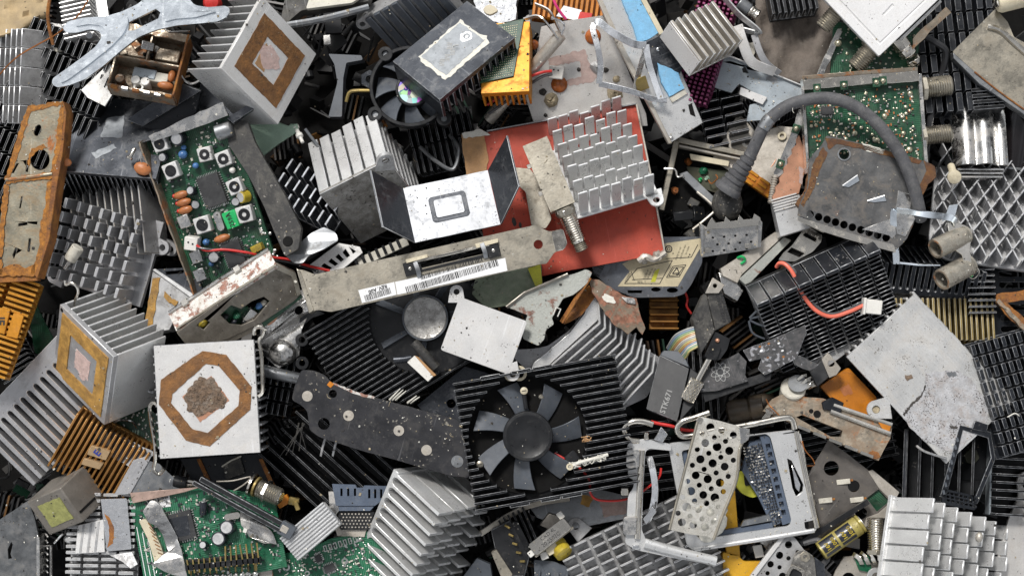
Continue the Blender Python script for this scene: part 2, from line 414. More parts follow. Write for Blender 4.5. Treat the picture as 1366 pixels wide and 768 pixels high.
green_c = mat('green_component', (.02, .42, .12), .35, .0, .12, 12)
red_brd = mat('red_board', (.44, .055, .026), .55, .0, .16, 50, dirt=.45, dcol=(.25, .05, .03), ds=40, spots=.45, scratch=.25, scol=(.2, .05, .03))
cardboard = mat('cardboard_edge', (.42, .24, .11), .8, .0, .25, 16, dirt=.3, dcol=(.3, .16, .07), bump=.3)
paper = mat('crumpled_paper', (.40, .30, .17), .85, .0, .3, 26, bump=.4, bs=10)
foam = mat('blue_foam', (.22, .48, .72), .8, .0, .12, 8, dirt=.3, dcol=(.25, .33, .38), spots=.3, scol=(.14, .28, .40), bump=.3)
rubber = mat('grey_rubber', (.075, .075, .08), .65, .0, .3, 16, dirt=.5, dcol=(.17, .165, .16), ds=12, bump=.15)
red_w = mat('red_insulation', (.55, .03, .025), .35, .0, .15, 20, dirt=.2, dcol=(.25, .03, .03))
coral_w = mat('coral_insulation', (.75, .16, .10), .4, .0, .12, 20)
black_w = mat('black_insulation', (.02, .02, .022), .35, .0, .3, 20)
sticker = mat('white_sticker', (.80, .80, .80), .5, .0, .05, 20, dirt=.15, dcol=(.55, .53, .50))
tan_label = mat('tan_label', (.58, .50, .33), .55, .0, .12, 30, dirt=.3, dcol=(.42, .36, .24))
ink = mat('black_ink', (.015, .015, .016), .6, .0, .2, 10)
grey_ink = mat('pale_ink', (.34, .34, .33), .6, .0, .2, 10)
blue_ink = mat('blue_ink', (.03, .05, .3), .6, .0, .2, 10)
thermal_b = mat('brown_adhesive', (.21, .095, .028), .7, .0, .5, 12, dirt=.55, dcol=(.11, .05, .022), ds=14, spots=.55, ss=2.0, scol=(.40, .29, .16), bump=.7, grain=.4)
thermal_g = mat('ochre_adhesive', (.40, .22, .05), .7, .0, .45, 12, dirt=.5, dcol=(.22, .11, .03), ds=14, spots=.4, ss=2.5, scol=(.55, .40, .18), bump=.4)
thermal_k = mat('grey_paste', (.15, .10, .065), .8, .0, .6, 5, dirt=.5, dcol=(.34, .29, .24), ds=12, spots=.6, ss=2.4, scol=(.06, .04, .03), bump=.8)
rust_dark = mat('dark_rust', (.10, .042, .016), .75, .0, .5, 10, dirt=.5, dcol=(.26, .13, .035), ds=14, bump=.4)
thermal_p = mat('pink_paste', (.55, .40, .36), .8, .0, .2, 6, spots=.8, ss=3, scol=(.72, .68, .66), bump=.4)
residue = mat('silver_residue', (.30, .32, .34), .5, .2, .2, 10, dirt=.4, dcol=(.12, .13, .14), ds=8)
residue_e = mat('cream_residue', (.66, .64, .57), .8, .0, .15, 6, bump=.3)
pinkstain = mat('pink_stain', (.40, .29, .26), .7, .0, .2, 7, dirt=.5, dcol=(.5, .42, .38), ds=6)
soot = mat('soot_crumb', (.05, .045, .04), .9, .0, .5, 5, bump=.5)
clay = mat('ochre_crumb', (.36, .30, .20), .9, .0, .3, 5, bump=.6)
mint = mat('mint_plastic', (.30, .42, .32), .5, .0, .1, 30, dirt=.3, dcol=(.2, .26, .2))
moss = mat('mossy_plate', (.20, .24, .17), .7, .1, .3, 14, dirt=.5, dcol=(.32, .33, .27), ds=10, spots=.5, scol=(.10, .13, .07), bump=.3)
cloth = mat('grey_brown_cloth', (.15, .125, .105), .9, .0, .3, 20, dirt=.4, dcol=(.22, .19, .16), bump=.5)
olive = mat('olive_potting', (.30, .30, .10), .6, .0, .3, 7, spots=.6, scol=(.16, .26, .08), ss=4, bump=.3)
dark_in = mat('dark_interior', (.006, .0057, .0055), .8, .0, .5, 12, dirt=.2, dcol=(.018, .015, .012), spec=.2)  # near-black stands in for the shade inside gaps, bores and wells
yellow_p = mat('yellow_plastic', (.66, .36, .02), .42, .0, .15, 30, dirt=.3, dcol=(.4, .2, .03))
lime = mat('lime_tape', (.55, .55, .05), .45, .0, .15, 20, dirt=.3, dcol=(.3, .3, .05))
ribbon = [mat('ribbon_' + n, c, .45, .0, .1, 20) for n, c in (('grey', (.36, .36, .34)), ('yellow', (.50, .42, .16)), ('green', (.26, .38, .22)), ('blue', (.24, .32, .42)), ('orange', (.50, .26, .10)), ('white', (.58, .55, .48)))]

def holo():
    m = bpy.data.materials.new('holographic_foil'); m.use_nodes = True; nt = m.node_tree; b = nt.nodes['Principled BSDF']
    tc = nt.nodes.new('ShaderNodeTexCoord'); v = nt.nodes.new('ShaderNodeTexVoronoi'); v.inputs['Scale'].default_value = px(9)
    h = nt.nodes.new('ShaderNodeHueSaturation'); h.inputs['Saturation'].default_value = .75; h.inputs['Value'].default_value = .9
    nt.links.new(tc.outputs['Object'], v.inputs['Vector']); nt.links.new(v.outputs['Color'], h.inputs['Color']); nt.links.new(h.outputs[0], b.inputs['Base Color'])
    b.inputs['Metallic'].default_value = .5; b.inputs['Roughness'].default_value = .3
    return m
foil = holo()

# ---------------------------------------------------------------- repeated constructions
def fins_mb(w, h, n, ax, rows, ft, gap, z0, z1, inset=(0, 0, 0, 0), jit=0.0, lean=0.0, keep=None, top=None):
    """upright plates: n of them spaced along ax, each cut into rows pieces along its run"""
    mb = MB(); x0, y0, x1, y1 = inset[0], inset[1], w - inset[2], h - inset[3]
    a0, a1, b0, b1 = (x0, x1, y0, y1) if ax == 'x' else (y0, y1, x0, x1)
    for i in range(n):
        a = a0 + (a1 - a0 - ft) * (i / max(1, n - 1)); L = (b1 - b0 - gap * (rows - 1)) / rows
        for j in range(rows):
            if keep and not keep((i + .5) / n, (j + .5) / rows): continue
            b = b0 + j * (L + gap); zt = z1 if top is None else z0 + (z1 - z0) * top((i + .5) / n, (j + .5) / rows)
            zt += R.uniform(-jit, jit); d = R.uniform(-lean, lean) * (5 if R.random() < .06 and rows > 1 else 1)
            if ax == 'x': mb.box(a, b, z0, a + ft, b + L, zt, top=(d, d * .3))
            else: mb.box(b, a, z0, b + L, a + ft, zt, top=(d * .3, d))
    return mb

def sink(name, label, F, m, up=True, t=7, fh=55, n=9, ax='x', rows=1, ft=3, gap=3, inset=(0, 0, 0, 0), edge=None, mp=None, group=None, jit=0.6, lean=0.3,
         bevel=.6, outline=None, holes=(), keep=None, top=None, cat='heat sink', ears=()):
    r = thing(name, label, cat, F, group)
    pl = MB(); z0, z1 = (-t, 0) if up or True else (0, 0)
    pl.prism(outline or rect(0, 0, F.w, F.h), -t, 0, holes)
    part('base_plate', pl, mp or m, r, bevel, edge)
    if up: fm = fins_mb(F.w, F.h, n, ax, rows, ft, gap, -.5, fh, inset, jit, lean, keep, top)
    else: fm = fins_mb(F.w, F.h, n, ax, rows, ft, gap, -t + .5, -t - fh, inset, jit, lean, keep, top)
    part('cooling_ribs', fm, m, r, bevel, edge)
    for (ex, ey, er, ang) in ears: ear(r, ex, ey, er, ang, mp or m, -t, 0)
    return r

def ear(parent, x, y, r, ang, m, z0, z1, length=None):
    """mounting lug with a hole, its neck running along ang"""
    L = length or r * 1.6; a = rad(ang); d = Vector((math.cos(a), math.sin(a))); q = Vector((-d.y, d.x)); c = Vector((x, y))
    pts = []
    for i in range(13):
        th = a + math.pi / 2 + math.pi * i / 12; pts.append((x + r * math.cos(th), y + r * math.sin(th)))
    e = c + d * L
    pts += [tuple(e - q * r * 1.25), tuple(e + q * r * 1.25)]
    part('mounting_lug', MB().prism(pts, z0, z1, [circ(x, y, r * .45, 12)]), m, parent)

def wire(name, label, pts, r, m, n=8, cat='wire', group=None, smooth=6):
    F = PF(pts[0][0], pts[0][1], pts[0][2])
    return solo(name, label, cat, F, MB().tube([F.loc(*p) for p in pts], r, n, smooth), m, 0, group=group)

def sheet(name, label, cat, c, z, g, pts, t, m, holes=(), rot=0, group=None, bevel=.5, edge=None, rough=None, parts=False):
    """flat plate with an outline taken in photograph pixels"""
    F = PF(c[0], c[1], z, g, rot)
    o = F.poly(pts)
    if rough: o = rough_edge(o, *rough)
    mb = MB().prism(o, -t, 0, [F.poly(h) for h in holes])
    if parts:
        r = thing(name, label, cat, F, group); part('plate', mb, m, r, bevel, edge); return r, F
    return solo(name, label, cat, F, mb, m, bevel, edge, group), F

def fan(parent, F, cx, cy, z, rh, rb, nb, rot, m, mb_, hub_h=10, pitch=32, tip=.55, cap=None, sweep=0.25, wb=.42):
    """impeller: hub and pitched blades; returns the hub"""
    hub = part('fan_hub', MB().lathe([(rh * .3, hub_h - 1.5), (rh * .80, hub_h - 1.5), (rh * .86, hub_h - .2), (rh * .97, hub_h - .6), (rh, hub_h - 2.5), (rh, -10), (rh * .5, -10)], (cx, cy, z), n=40), m, parent, .3)
    for i in range(nb):
        a = rot + 360 * i / nb; vs = []; rows_ = 5
        for k in range(rows_ + 1):
            t = k / rows_; r_ = rh * .92 + (rb - rh * .92) * t; wd = rh * (wb + tip * .5 * t); p_ = rad(pitch * (1 - .35 * t)); sw = rad(sweep * 60 * t)
            for side in (-1, 1):
                for th in (-.9, .9):
                    x = side * wd * math.cos(p_) - th * math.sin(p_); zz = side * wd * math.sin(p_) + th * math.cos(p_) - 3
                    X = r_; Y = x
                    X, Y = X * math.cos(sw) - Y * math.sin(sw), X * math.sin(sw) + Y * math.cos(sw)
                    b = rad(a); vs.append((cx + X * math.cos(b) - Y * math.sin(b), cy + X * math.sin(b) + Y * math.cos(b), z + zz))
        fs = []
        for k in range(rows_):
            o = k * 4
            for q, w_ in ((0, 1), (1, 3), (3, 2), (2, 0)): fs.append((o + q, o + w_, o + 4 + w_, o + 4 + q))
        fs += [(0, 2, 3, 1), (rows_ * 4, rows_ * 4 + 1, rows_ * 4 + 3, rows_ * 4 + 2)]
        part('fan_blade', MB().add(vs, fs), mb_, hub, .3)
    return hub

def fconn(parent, c, axis, r, l, m=None, nut=True, pin=True):
    """screw-thread aerial socket"""
    m = m or nickel; a = Vector(axis).normalized(); c = Vector(c)
    s = part('threaded_socket', MB().thread(c, a, r, l), m, parent, 0)
    if nut: part('hex_nut', MB().lathe([(r * 1.25, 0), (r * 1.25, r * .45)], c, a, 6), m, s)
    if pin: part('socket_bore', MB().lathe([(r * .55, 0), (r * .55, .6)], c + a * (l + .05), a, 14), dark_in, s, 0)
    return s

def ecap(parent, x, y, z, r, h, axis=(0, 0, 1), m=None):
    c = part('capacitor', MB().lathe([(r * .9, 0), (r, .8), (r, h - 1), (r * .9, h)], (x, y, z), axis, 16), m or cap_can, parent, .2)
    a = Vector(axis).normalized()
    part('capacitor_top', MB().lathe([(r * .82, 0), (r * .78, .5)], Vector((x, y, z)) + a * (h - .1), axis, 16), cap_top, c, 0)
    return c

def chip(parent, x, y, z, w, h, t, rot, npin=8, m=None, sides='xy', name='chip'):
    c = part(name, MB().obox((x, y, z + t / 2 + 1), w / 2, h / 2, t / 2, rot), m or epoxy, parent, .5)
    mb = MB(); a = rad(rot)
    for s_ in (-1, 1):
        for i in range(npin):
            for k in sides:
                if k == 'y': lx, ly, hx, hy = (-w / 2 + w * (i + .5) / npin, s_ * (h / 2 + 1.2), w / npin * .22, 1.6)
                else: lx, ly, hx, hy = (s_ * (w / 2 + 1.2), -h / 2 + h * (i + .5) / npin, 1.6, h / npin * .22)
                mb.obox((x + lx * math.cos(a) - ly * math.sin(a), y + lx * math.sin(a) + ly * math.cos(a), z + 1), hx, hy, .7, rot)
    part('pin_pattern', mb, solder, c, 0)
    return c

def trimmer(parent, x, y, z, s_, rot, h=12):
    c = part('trimmer_can', MB().obox((x, y, z + h / 2), s_ / 2, s_ / 2, h / 2, rot), white_pl, parent, 1.2)
    part('trimmer_core', MB().ring(s_ * .37, s_ * (.14 if x > 45 else .02), 1.2, (x, y, z + h - .2), n=20), plastic, c, .2)
    if x <= 45: part('core_slot', MB().obox((x, y, z + h + 1.0), s_ * .04, s_ * .26, .2, rot + 40), ink, c, 0)
    return c

def dots(parent, F, region, n, m, r=(.7, 1.6), z=0, name='solder_dot_pattern', seed=1, inside=None):
    rr = random.Random(seed); mb = MB(); xs = [p[0] for p in region]; ys = [p[1] for p in region]; k = 0; tries = 0
    while k < n and tries < n * 20:
        tries += 1
        x, y = rr.uniform(min(xs), max(xs)), rr.uniform(min(ys), max(ys))
        if not inpoly(x, y, region): continue
        q = rr.uniform(*r); mb.lathe([(q, z - .3), (q * .8, z + q * .5), (q * .25, z + q * .8)], (x, y, 0), n=7); k += 1
    o = part(name, mb, m, parent, 0); o['kind'] = 'stuff'; return o

def smd(parent, F, region, n, mats_, z=0, seed=1, rot=0, size=(1.2, 3.2), name='small_component_pattern'):
    rr = random.Random(seed); xs = [p[0] for p in region]; ys = [p[1] for p in region]
    for mi, m in enumerate(mats_):
        mb = MB(); k = 0; tries = 0
        while k < n // len(mats_) and tries < n * 20:
            tries += 1
            x, y = rr.uniform(min(xs), max(xs)), rr.uniform(min(ys), max(ys))
            if not inpoly(x, y, region): continue
            a, b = rr.uniform(*size), rr.uniform(*size) * .6
            mb.obox((x, y, z + .7), a, b, rr.uniform(.6, 1.3), rot + rr.choice((0, 90))); k += 1
        o = part(name, mb, m, parent, 0); o['kind'] = 'stuff'

def inpoly(x, y, p):
    c = False; j = len(p) - 1
    for i in range(len(p)):
        if (p[i][1] > y) != (p[j][1] > y) and x < (p[j][0] - p[i][0]) * (y - p[i][1]) / (p[j][1] - p[i][1]) + p[i][0]: c = not c
        j = i
    return c
def strip_poly(F, pts, h=0): return F.poly(pts, h)
def film(parent, F, pts, m, name, t=.5, z=0.0, holes=(), rough=None, px_=True):
    o = F.poly(pts, z) if px_ else pts
    if rough: o = rough_edge(o, *rough)
    return part(name, MB().prism(o, z - .2, z + t, [F.poly(h, z) if px_ else h for h in holes]), m, parent, 0)
def barcode(parent, x0, y0, w, h, z, rot, n=40, seed=3, name='barcode_stripes'):
    rr = random.Random(seed); mb = MB(); a = rad(rot); x = 0
    u = w / (n * 1.9)
    while x < w:
        b = u * rr.choice((.6, .6, 1, 1.5)); lx = x + b / 2; ly = h / 2
        mb.obox((x0 + lx * math.cos(a) - ly * math.sin(a), y0 + lx * math.sin(a) + ly * math.cos(a), z), b / 2, h / 2, .15, rot)
        x += b + u * rr.choice((.6, .8, 1.2))
    return part(name, mb, ink, parent, 0)
# ================================================================ the pile, upper left part
def comb_mb(w, b, L, n, ft, depth, z=0.0, root=True, inset=3):
    """end profile of an extruded heat sink: base strip along x, teeth along +y, extruded downward"""
    gap = (w - 2 * inset - n * ft) / (n - 1); pts = [(0, 0), (w, 0)]
    x = w - inset
    pts.append((w, b)); 
    for i in range(n):
        x1 = w - inset - i * (ft + gap); x0 = x1 - ft
        pts += [(x1, b + 1), (x1, b + L), (x0, b + L), (x0, b + 1)]
        if i < n - 1:
            c = x0 - gap / 2
            if root: pts += [(x0 - gap * .15, b - gap * .25), (c, b - gap * .45), (c - gap * .35, b - gap * .25)]
    pts.append((0, b))
    return MB().prism(pts, z - depth, z)

# crossed zinc bracket
F = PF(190, 50, 62, (-.02, .05))
r = thing('crossed_bracket', 'shiny zinc plated X-shaped backing bracket with a slot, lying above the rusty tuner', 'bracket', F)
out = [(205, -14), (250, -16), (252, -2), (259, 7), (277, 10), (301, 8), (307, 12), (304, 22), (291, 29), (262, 32), (237, 34), (208, 40), (184, 50), (162, 67), (138, 88), (113, 106), (92, 114), (76, 117), (69, 112), (70, 105), (94, 88), (113, 74), (128, 62), (136, 50), (133, 42), (121, 39), (103, 44), (89, 44), (83, 38), (90, 29), (111, 24), (141, 22), (162, 16), (185, 5)]
hole = [(171, 41), (172, 30), (208, 12), (214, 17), (211, 25), (178, 41)]
op = arcpts(F.poly(out), 5, 3)
part('plate', MB().prism(op, -6, 0, [F.poly(hole)]), zinc, r, 3.2)
inn = [(100, 36), (140, 30), (170, 22), (172, 30), (166, 45), (150, 62), (120, 86), (90, 108), (80, 112), (98, 94), (122, 76), (140, 60), (145, 46), (136, 35), (118, 33)]
part('pressed_ridge', MB().prism(arcpts(F.poly(inn), 4), -1, 3.2), zinc, r, 2.2)
inn = [(222, 6), (238, -6), (248, 4), (262, 14), (290, 16), (262, 24), (236, 26), (220, 30), (219, 18)]
part('pressed_ridge', MB().prism(arcpts(F.poly(inn), 4), -1, 3.2), zinc, r, 2.2)
for q in ((99, 112), (116, 46), (292, 24)):
    a = F.at(*q); part('stud', MB().lathe([(4, 0), (4, -12), (2.6, -12), (2.6, -38)], (a[0] + 2, a[1] - 1, -5), (.25, -.35, 1), 12), steel_g, r, .3)

wire('copper_wire', 'thin orange copper wire slanting across the top corner', [(121, -6, 30), (108, 16, 30), (93, 32, 32), (72, 48, 25), (50, 60, 20), (26, 74, 10), (10, 88, 5), (-4, 104, 0)], 1.0, copper_w, 6)
wire('rusty_wire', 'stiff brown rusty wire beside the crumpled tan paper', [(68, -8, 0), (64, 14, 0), (65, 34, -4), (71, 60, -10)], 2.3, rust_m, 6)

# crumpled paper
F = PF(25, 20, -40, (.2, .3)); mb = MB(); nx, ny = 9, 7
pts = [[F.at3(-12 + 82 * i / nx * (1 - .12 * j / ny), -14 + 64 * j / ny * (1 - .45 * (i / nx) ** 1.5), R.uniform(-6, 6)) for i in range(nx + 1)] for j in range(ny + 1)]
vs = [p for row in pts for p in row]; fs = [(j * (nx + 1) + i, j * (nx + 1) + i + 1, (j + 1) * (nx + 1) + i + 1, (j + 1) * (nx + 1) + i) for j in range(ny) for i in range(nx)]
b0 = len(vs); vs += [v - Vector((0, 0, 5)) for v in vs]; fs += [tuple(b0 + k for k in reversed(f)) for f in fs]
edge_i = [i for i in range(nx + 1)] + [(j * (nx + 1) + nx) for j in range(1, ny + 1)] + [ny * (nx + 1) + i for i in range(nx - 1, -1, -1)] + [j * (nx + 1) for j in range(ny - 1, 0, -1)]
fs += [(edge_i[k], edge_i[k - 1], edge_i[k - 1] + b0, edge_i[k] + b0) for k in range(len(edge_i))]
solo('crumpled_paper', 'crumpled tan paper scrap in the very corner of the pile', 'paper', F, MB().add(vs, fs), paper, 0).data.set_sharp_from_angle(angle=1.0)

# pale close-finned sink under the bracket
F = frame((95, 62), (152, 52), (78, -18), -45, g=(.1, .25))
r = sink('heat_sink', 'pale grey sink with many thin level fins, behind the copper wire', F, alu_w, n=14, ax='y', ft=2.2, fh=26, inset=(2, 2, 16, 2))
F = PF(65, 45, -40, (.2, .2), 12)
r = thing('small_frame', 'small dull metal frame between the paper and the pale fins', 'metal frame', F)
part('rail', MB().box(-22, 10, -20, 22, 16, 0), tin, r); part('rail', MB().box(-22, -16, -20, -17, 10, 0), tin, r)
part('pale_tab', MB().prism(F.poly([(48, 46), (82, 38), (90, 66), (52, 76)], -4), -8, -4), ceramic, r)

# grey fins at the left edge
F = frame((54, 172), (84, 166), (66, 50), -78, g=(1.25, 0))
r = sink('heat_sink', 'dull grey sink at the picture edge with wide blades cut by cross grooves', F, alu_d, n=5, ax='x', rows=5, ft=2.6, gap=1.4, fh=72, edge=edge_w, jit=.3, lean=.1)
# black pin-fin, diagonal slats
F2 = frame((-52, 246), (66, 276), (74, 48), -62, g=(.20, -.05))
r = sink('heat_sink', 'large black sink of short diagonal slats below the copper wire', F2, black, n=14, ax='x', rows=8, ft=3, gap=4, fh=32, edge=edge_w, jit=.6)

# rusty tuner can, open
F = frame((131, 119), (224, 116), (172, 44), 18, g=(-.06, .34))
r = thing('tuner_can', 'small rust-eaten open tuner can full of tan parts under the crossed bracket', 'tuner', F)
w, h = F.w, F.h
part('floor_plate', MB().box(0, 0, -32, w, h, -29), rusty_n, r)
part('front_wall', MB().prism(rough_edge([(0, -30), (w, -30), (w, -2), (w * .8, 0), (w * .5, -3), (0, -2)], 7, 1.4), -3, 0), rusty_n, r, F=sub(F, 0, 0, 0, rx=90), base=F)
part('side_wall', MB().box(w - 3, 0, -30, w, h, 4), rust_m, r); part('side_wall', MB().box(0, 0, -30, 3, h, -2), rusty_n, r); part('rear_wall', MB().box(3, h - 3, -30, w - 3, h, 0), rusty_n, r)
part('divider', MB().box(3, h * .46, -29, w - 3, h * .49, 2), rusty_n, r); part('divider', MB().box(w * .45, h * .5, -29, w * .48, h - 3, -1), rusty_n, r)
part('tan_block', MB().box(8, h * .55, -29, w * .42, h * .74, -8), rusty_n, r, 1.5); part('tan_block', MB().box(w * .55, h * .58, -29, w * .9, h * .78, -10), rusty_n, r, 1.5)
for i in range(9): part('corroded_bit', MB().obox((R.uniform(.1, .95) * w, R.uniform(.52, .95) * h, R.uniform(-24, 2)), R.uniform(3, 9), R.uniform(2, 6), R.uniform(1, 5), R.uniform(0, 180), R.uniform(-30, 30), R.uniform(-30, 30)), R.choice((rusty_n, rust_m, cardboard, tin, dark_in)), r, .5)
for i in range(6): x = w * (.06 + .16 * i); part('bent_tab', MB().box(x, -2.5, -6, x + 9, 1.5, R.uniform(-1, 3)), R.choice((rusty_n, rust_m, tin)), r, .4)
part('upper_strip', MB().prism(rough_edge([(4, h * .9), (w, h * .88), (w + 2, h * 1.0), (6, h * 1.02)], 6, 1.4), 0, 3), rusty_n, r, .4)
part('grey_block', MB().box(w * .3, h * .24, -29, w * .64, h * .4, -8), steel_b, r, 1.5); part('pale_block', MB().box(w * .5, h * .22, -29, w * .82, h * .38, -9), ceramic, r, 1.5)
for x, m in ((.14, rusty_n), (.38, white_p), (.52, white_p)):
    part('round_core', MB().cyl((w * x, h * .17, -29), 6, 26 if m is white_p else 22, b=.6), m, r)
part('loop_core', MB().ring(7, 4, 6, (w * .44, h * .08, -12)), white_p, r)
part('orange_bead', MB().ell((w * .8, h * .2, -12), 11, 6, 5), orange_c, r, 0); part('orange_bead', MB().ell((w * .86, h * .36, -10), 5, 9, 5), orange_c, r, 0)
part('solder_tag', MB().strap([(w * .3, h, 0), (w * .45, h * 1.08, 2), (w * .7, h * .98, 3), (w, h * 1.05, 4)], (0, 0, 1), 5, 1), tin, r)
sheet('white_scrap', 'white torn plastic scrap under the rusty tuner can', 'scrap plate', (125, 112), -12, (0, .1), [(108, 120), (146, 84), (160, 110), (140, 142), (116, 130)], 3, white_pl)
# slate sink and second slate plate
F = frame((80, 229), (206, 236), (110, 129), -22, g=(.02, .58))
r = sink('heat_sink', 'slate brushed flat-topped sink with a silver smear and black fins', F, black, up=False, n=19, ax='x', fh=64, ft=2.6, edge=edge_b, mp=slate)
film(r, F, [(143, 158), (166, 154), (163, 184), (134, 183)], residue, 'silver_smear', .4, rough=(5, 1.2))
film(r, F, [(122, 204), (152, 192), (156, 198), (128, 212)], residue, 'silver_smear', .4, rough=(4, 1.5))
F = frame((173, 165), (197, 178), (240, 108), -8, g=(.1, -.2))
r = thing('slate_plate', 'dark blue-grey slab behind the rusty tuner, its long edge catching light', 'metal plate', F)
part('slab', MB().prism(F.poly([(168, 160), (190, 169), (268, 121), (243, 112)]), -9, 0), slate, r, 1, edge_b)
part('underside', MB().prism(F.poly([(186, 168), (268, 122), (262, 150), (205, 190)], -12), -22, -12), black2, r)
# rust bracket on the left
F = PF(45, 255, 26, (.08, .02), 0)
r = thing('rusty_cover', 'long rust-edged steel cover with holes and slits standing by the picture edge', 'metal cover', F)
up = [(37, 142), (84, 135), (85, 160), (80, 200), (70, 232), (8, 240), (18, 200), (26, 172)]
lo = [(8, 240), (70, 232), (66, 270), (60, 330), (46, 366), (-6, 366), (-4, 320), (2, 280)]
part('upper_panel', MB().prism(rough_edge(F.poly(up), 8, .7), -3, 0, [F.poly(circ(50, 174, 4.5, 12, 8, 20)), F.poly(circ(53, 213, 13, 18, 14)), F.poly([(15, 231), (22, 218), (25, 218), (18, 231)]), F.poly([(34, 229), (36, 214), (39, 214), (37, 230)])]), rusty, r)
part('lower_panel', MB().prism(rough_edge(F.poly(lo, -1), 8, .7), -4, -1, [F.poly([(28, 262), (30, 262), (27, 278), (25, 278)]), F.poly([(24, 298), (36, 296), (36, 300), (24, 302)]), F.poly([(38, 318), (41, 318), (39, 336), (36, 336)]), F.poly([(16, 340), (20, 330), (23, 331), (18, 346)])]), rusty, r)
fl = [(84, 135), (89, 150), (84, 204), (76, 250), (66, 320), (50, 372), (46, 366), (60, 330), (66, 270), (70, 232), (80, 200), (85, 160)]
part('folded_flange', MB().prism(F.poly(fl), -26, 1), rust_m, r)
part('fold_line', MB().tube([F.at3(8, 240, 0), F.at3(40, 236, 1), F.at3(70, 232, 0)], 2.4, 8), rusty, r, 0)
streak = mat('orange_rust_crust', (.36, .145, .022), .8, .0, .5, 7, dirt=.6, dcol=(.13, .05, .018), ds=9, bump=.6, spots=.4, scol=(.07, .035, .02))
for p4 in ([(37, 142), (84, 135), (84, 140), (60, 145), (42, 149), (38, 158), (30, 186), (22, 214), (12, 240), (6, 240), (18, 200), (28, 168)], [(84, 137), (85, 160), (82, 196), (76, 216), (72, 232), (66, 233), (70, 214), (74, 198), (76, 170), (79, 150)], [(8, 238), (40, 233), (70, 228), (72, 236), (66, 240), (40, 241), (8, 246)], [(70, 240), (67, 270), (61, 330), (47, 366), (40, 366), (52, 330), (54, 300), (61, 268), (64, 242)], [(6, 246), (2, 282), (-3, 322), (-5, 366), (3, 366), (4, 330), (8, 286), (12, 248)], [(-4, 360), (20, 352), (34, 358), (48, 352), (46, 368), (-6, 368)], [(42, 198), (58, 192), (64, 198), (52, 200), (41, 210), (39, 222), (37, 214)]):
    film(r, F, p4, streak, 'rust_crust', .7, rough=(4, 1.5))
part('lower_lip', MB().prism(F.poly([(-8, 366), (46, 366), (50, 374), (-8, 377)]), -14, -2), rust_m, r)
for c in ((88, 216, 8, 'brown resin disc stuck beside the rusty cover'), (190, 225, 12, 'brown resin disc beside the slate sink and tuner board')):
    F = PF(c[0], c[1], 12, (0, 0), 20); r = thing('disc_capacitor', c[3], 'capacitor', F)
    part('disc', MB().ell((0, 0, 0), c[2], c[2] * .72, 5), orange_c, r, 0); part('lead', MB().tube([(-2, 4, 0), (-6, 12, 2), (-4, 20, -4)], 1, 6), tin, r, 0)
F = PF(176, 205, 10, (0, 0), -60)
solo('brass_screw', 'short bright screw lying on the slate sink', 'screw', F, MB().lathe([(4.5, 0), (4.5, 3), (2.4, 3), (2.4, 15), (1, 17)], (-8, 0, 0), (1, 0, 0), 12), nickel_b, .2)

# pin sink with clip, left middle
F = frame((72, 378), (184, 404), (110, 268), -48, g=(.30, .06))
r = sink('heat_sink', 'grey sink of staggered upright pins with two lugs and a tan bead caught among them', F, alu_g, n=7, ax='x', rows=6, ft=4.6, gap=5, fh=42, edge=edge_w, jit=2.5, inset=(3, 6, 14, 4), lean=.8, ears=[(F.w + 8, F.h * .72, 10, 180), (-8, F.h * .04, 10, 0)])
c = F.loc(99, 338, -8)
part('bead', MB().cyl(c - Vector((4, 10, 0)), 8.5, 22, (.38, .9, .1), b=.8), ceramic, r); part('bead_lead', MB().cyl(c - Vector((9, 24, 4)), 3, 18, (.38, .9, .2)), tin, r)
wire('clip_wire', 'hooked spring wire standing over the gold-framed sink', [(87, 374, 25), (88, 380, 25), (95, 377, 28), (102, 382, 28), (104, 390, 24), (99, 404, 14), (97, 418, 0)], 1.8, nickel_b)
# beige chevron fins
F = frame((140, 338), (232, 350), (108, 250), -70, g=(.5, .05))
r = sink('heat_sink', 'grey sink of close blades with beige edges beside the tuner board', F, alu_d, n=11, ax='x', ft=2.6, fh=46, edge=alu_warm, ears=[(F.w + 8, F.h * .05, 9, 150)])
F = PF(18, 300, -60, (0, 0)); 
F = frame((48, 345), (100, 362), (80, 235), -110, g=(.3, .1)); sink('heat_sink', 'black finned sink deep between rusty cover and grey pin sink', F, black, n=9, ax='x', rows=2, ft=2.5, fh=40, edge=edge_b)

# green tuner board in its can
F = frame((265, 396), (374, 361), (194, 188), -6)
r = thing('tuner_board', 'green tuner board with square trimmers and a bright green block', 'circuit board', F)
w, h = F.w, F.h
part('board', MB().box(0, 0, -5, w, h, 0), pcb, r)
part('side_wall', MB().prism(rough_edge([(0, -8), (h, -8), (h, 24), (h * .7, 22), (h * .3, 20), (0, 16)], 9, 1.6), 0, 2.2), rusty_n, r, F=sub(F, -1, 0, 0, rx=90, rz=90), base=F)
part('end_wall', MB().prism(rough_edge(F.poly([(198, 182), (252, 156), (297, 136), (304, 154), (262, 170), (220, 184), (203, 190)], 18), 8, .8), 15, 18), tin, r)
part('end_wall_side', MB().box(0, h - 2, -8, w, h, 15), steel_g, r)
tr = [(213, 192, 20), (228, 228, 21), (273, 206, 19), (298, 212, 20), (313, 249, 20), (270, 300, 22), (326, 286, 22)]
for x, y, s_ in tr:
    a = F.at(x, y, 12); trimmer(r, a[0], a[1], 0, s_, R.uniform(-6, 6), 13)
for x, y, q, hh in ((236, 185, 9, 16), (216, 211, 6, 12), (255, 256, 6, 10), (257, 274, 6, 10), (312, 271, 6, 13), (284, 345, 8, 13)):
    a = F.at(x, y, hh); ecap(r, a[0], a[1], 0, q, hh, (R.uniform(-.2, .4), R.uniform(-.1, .3), 1))
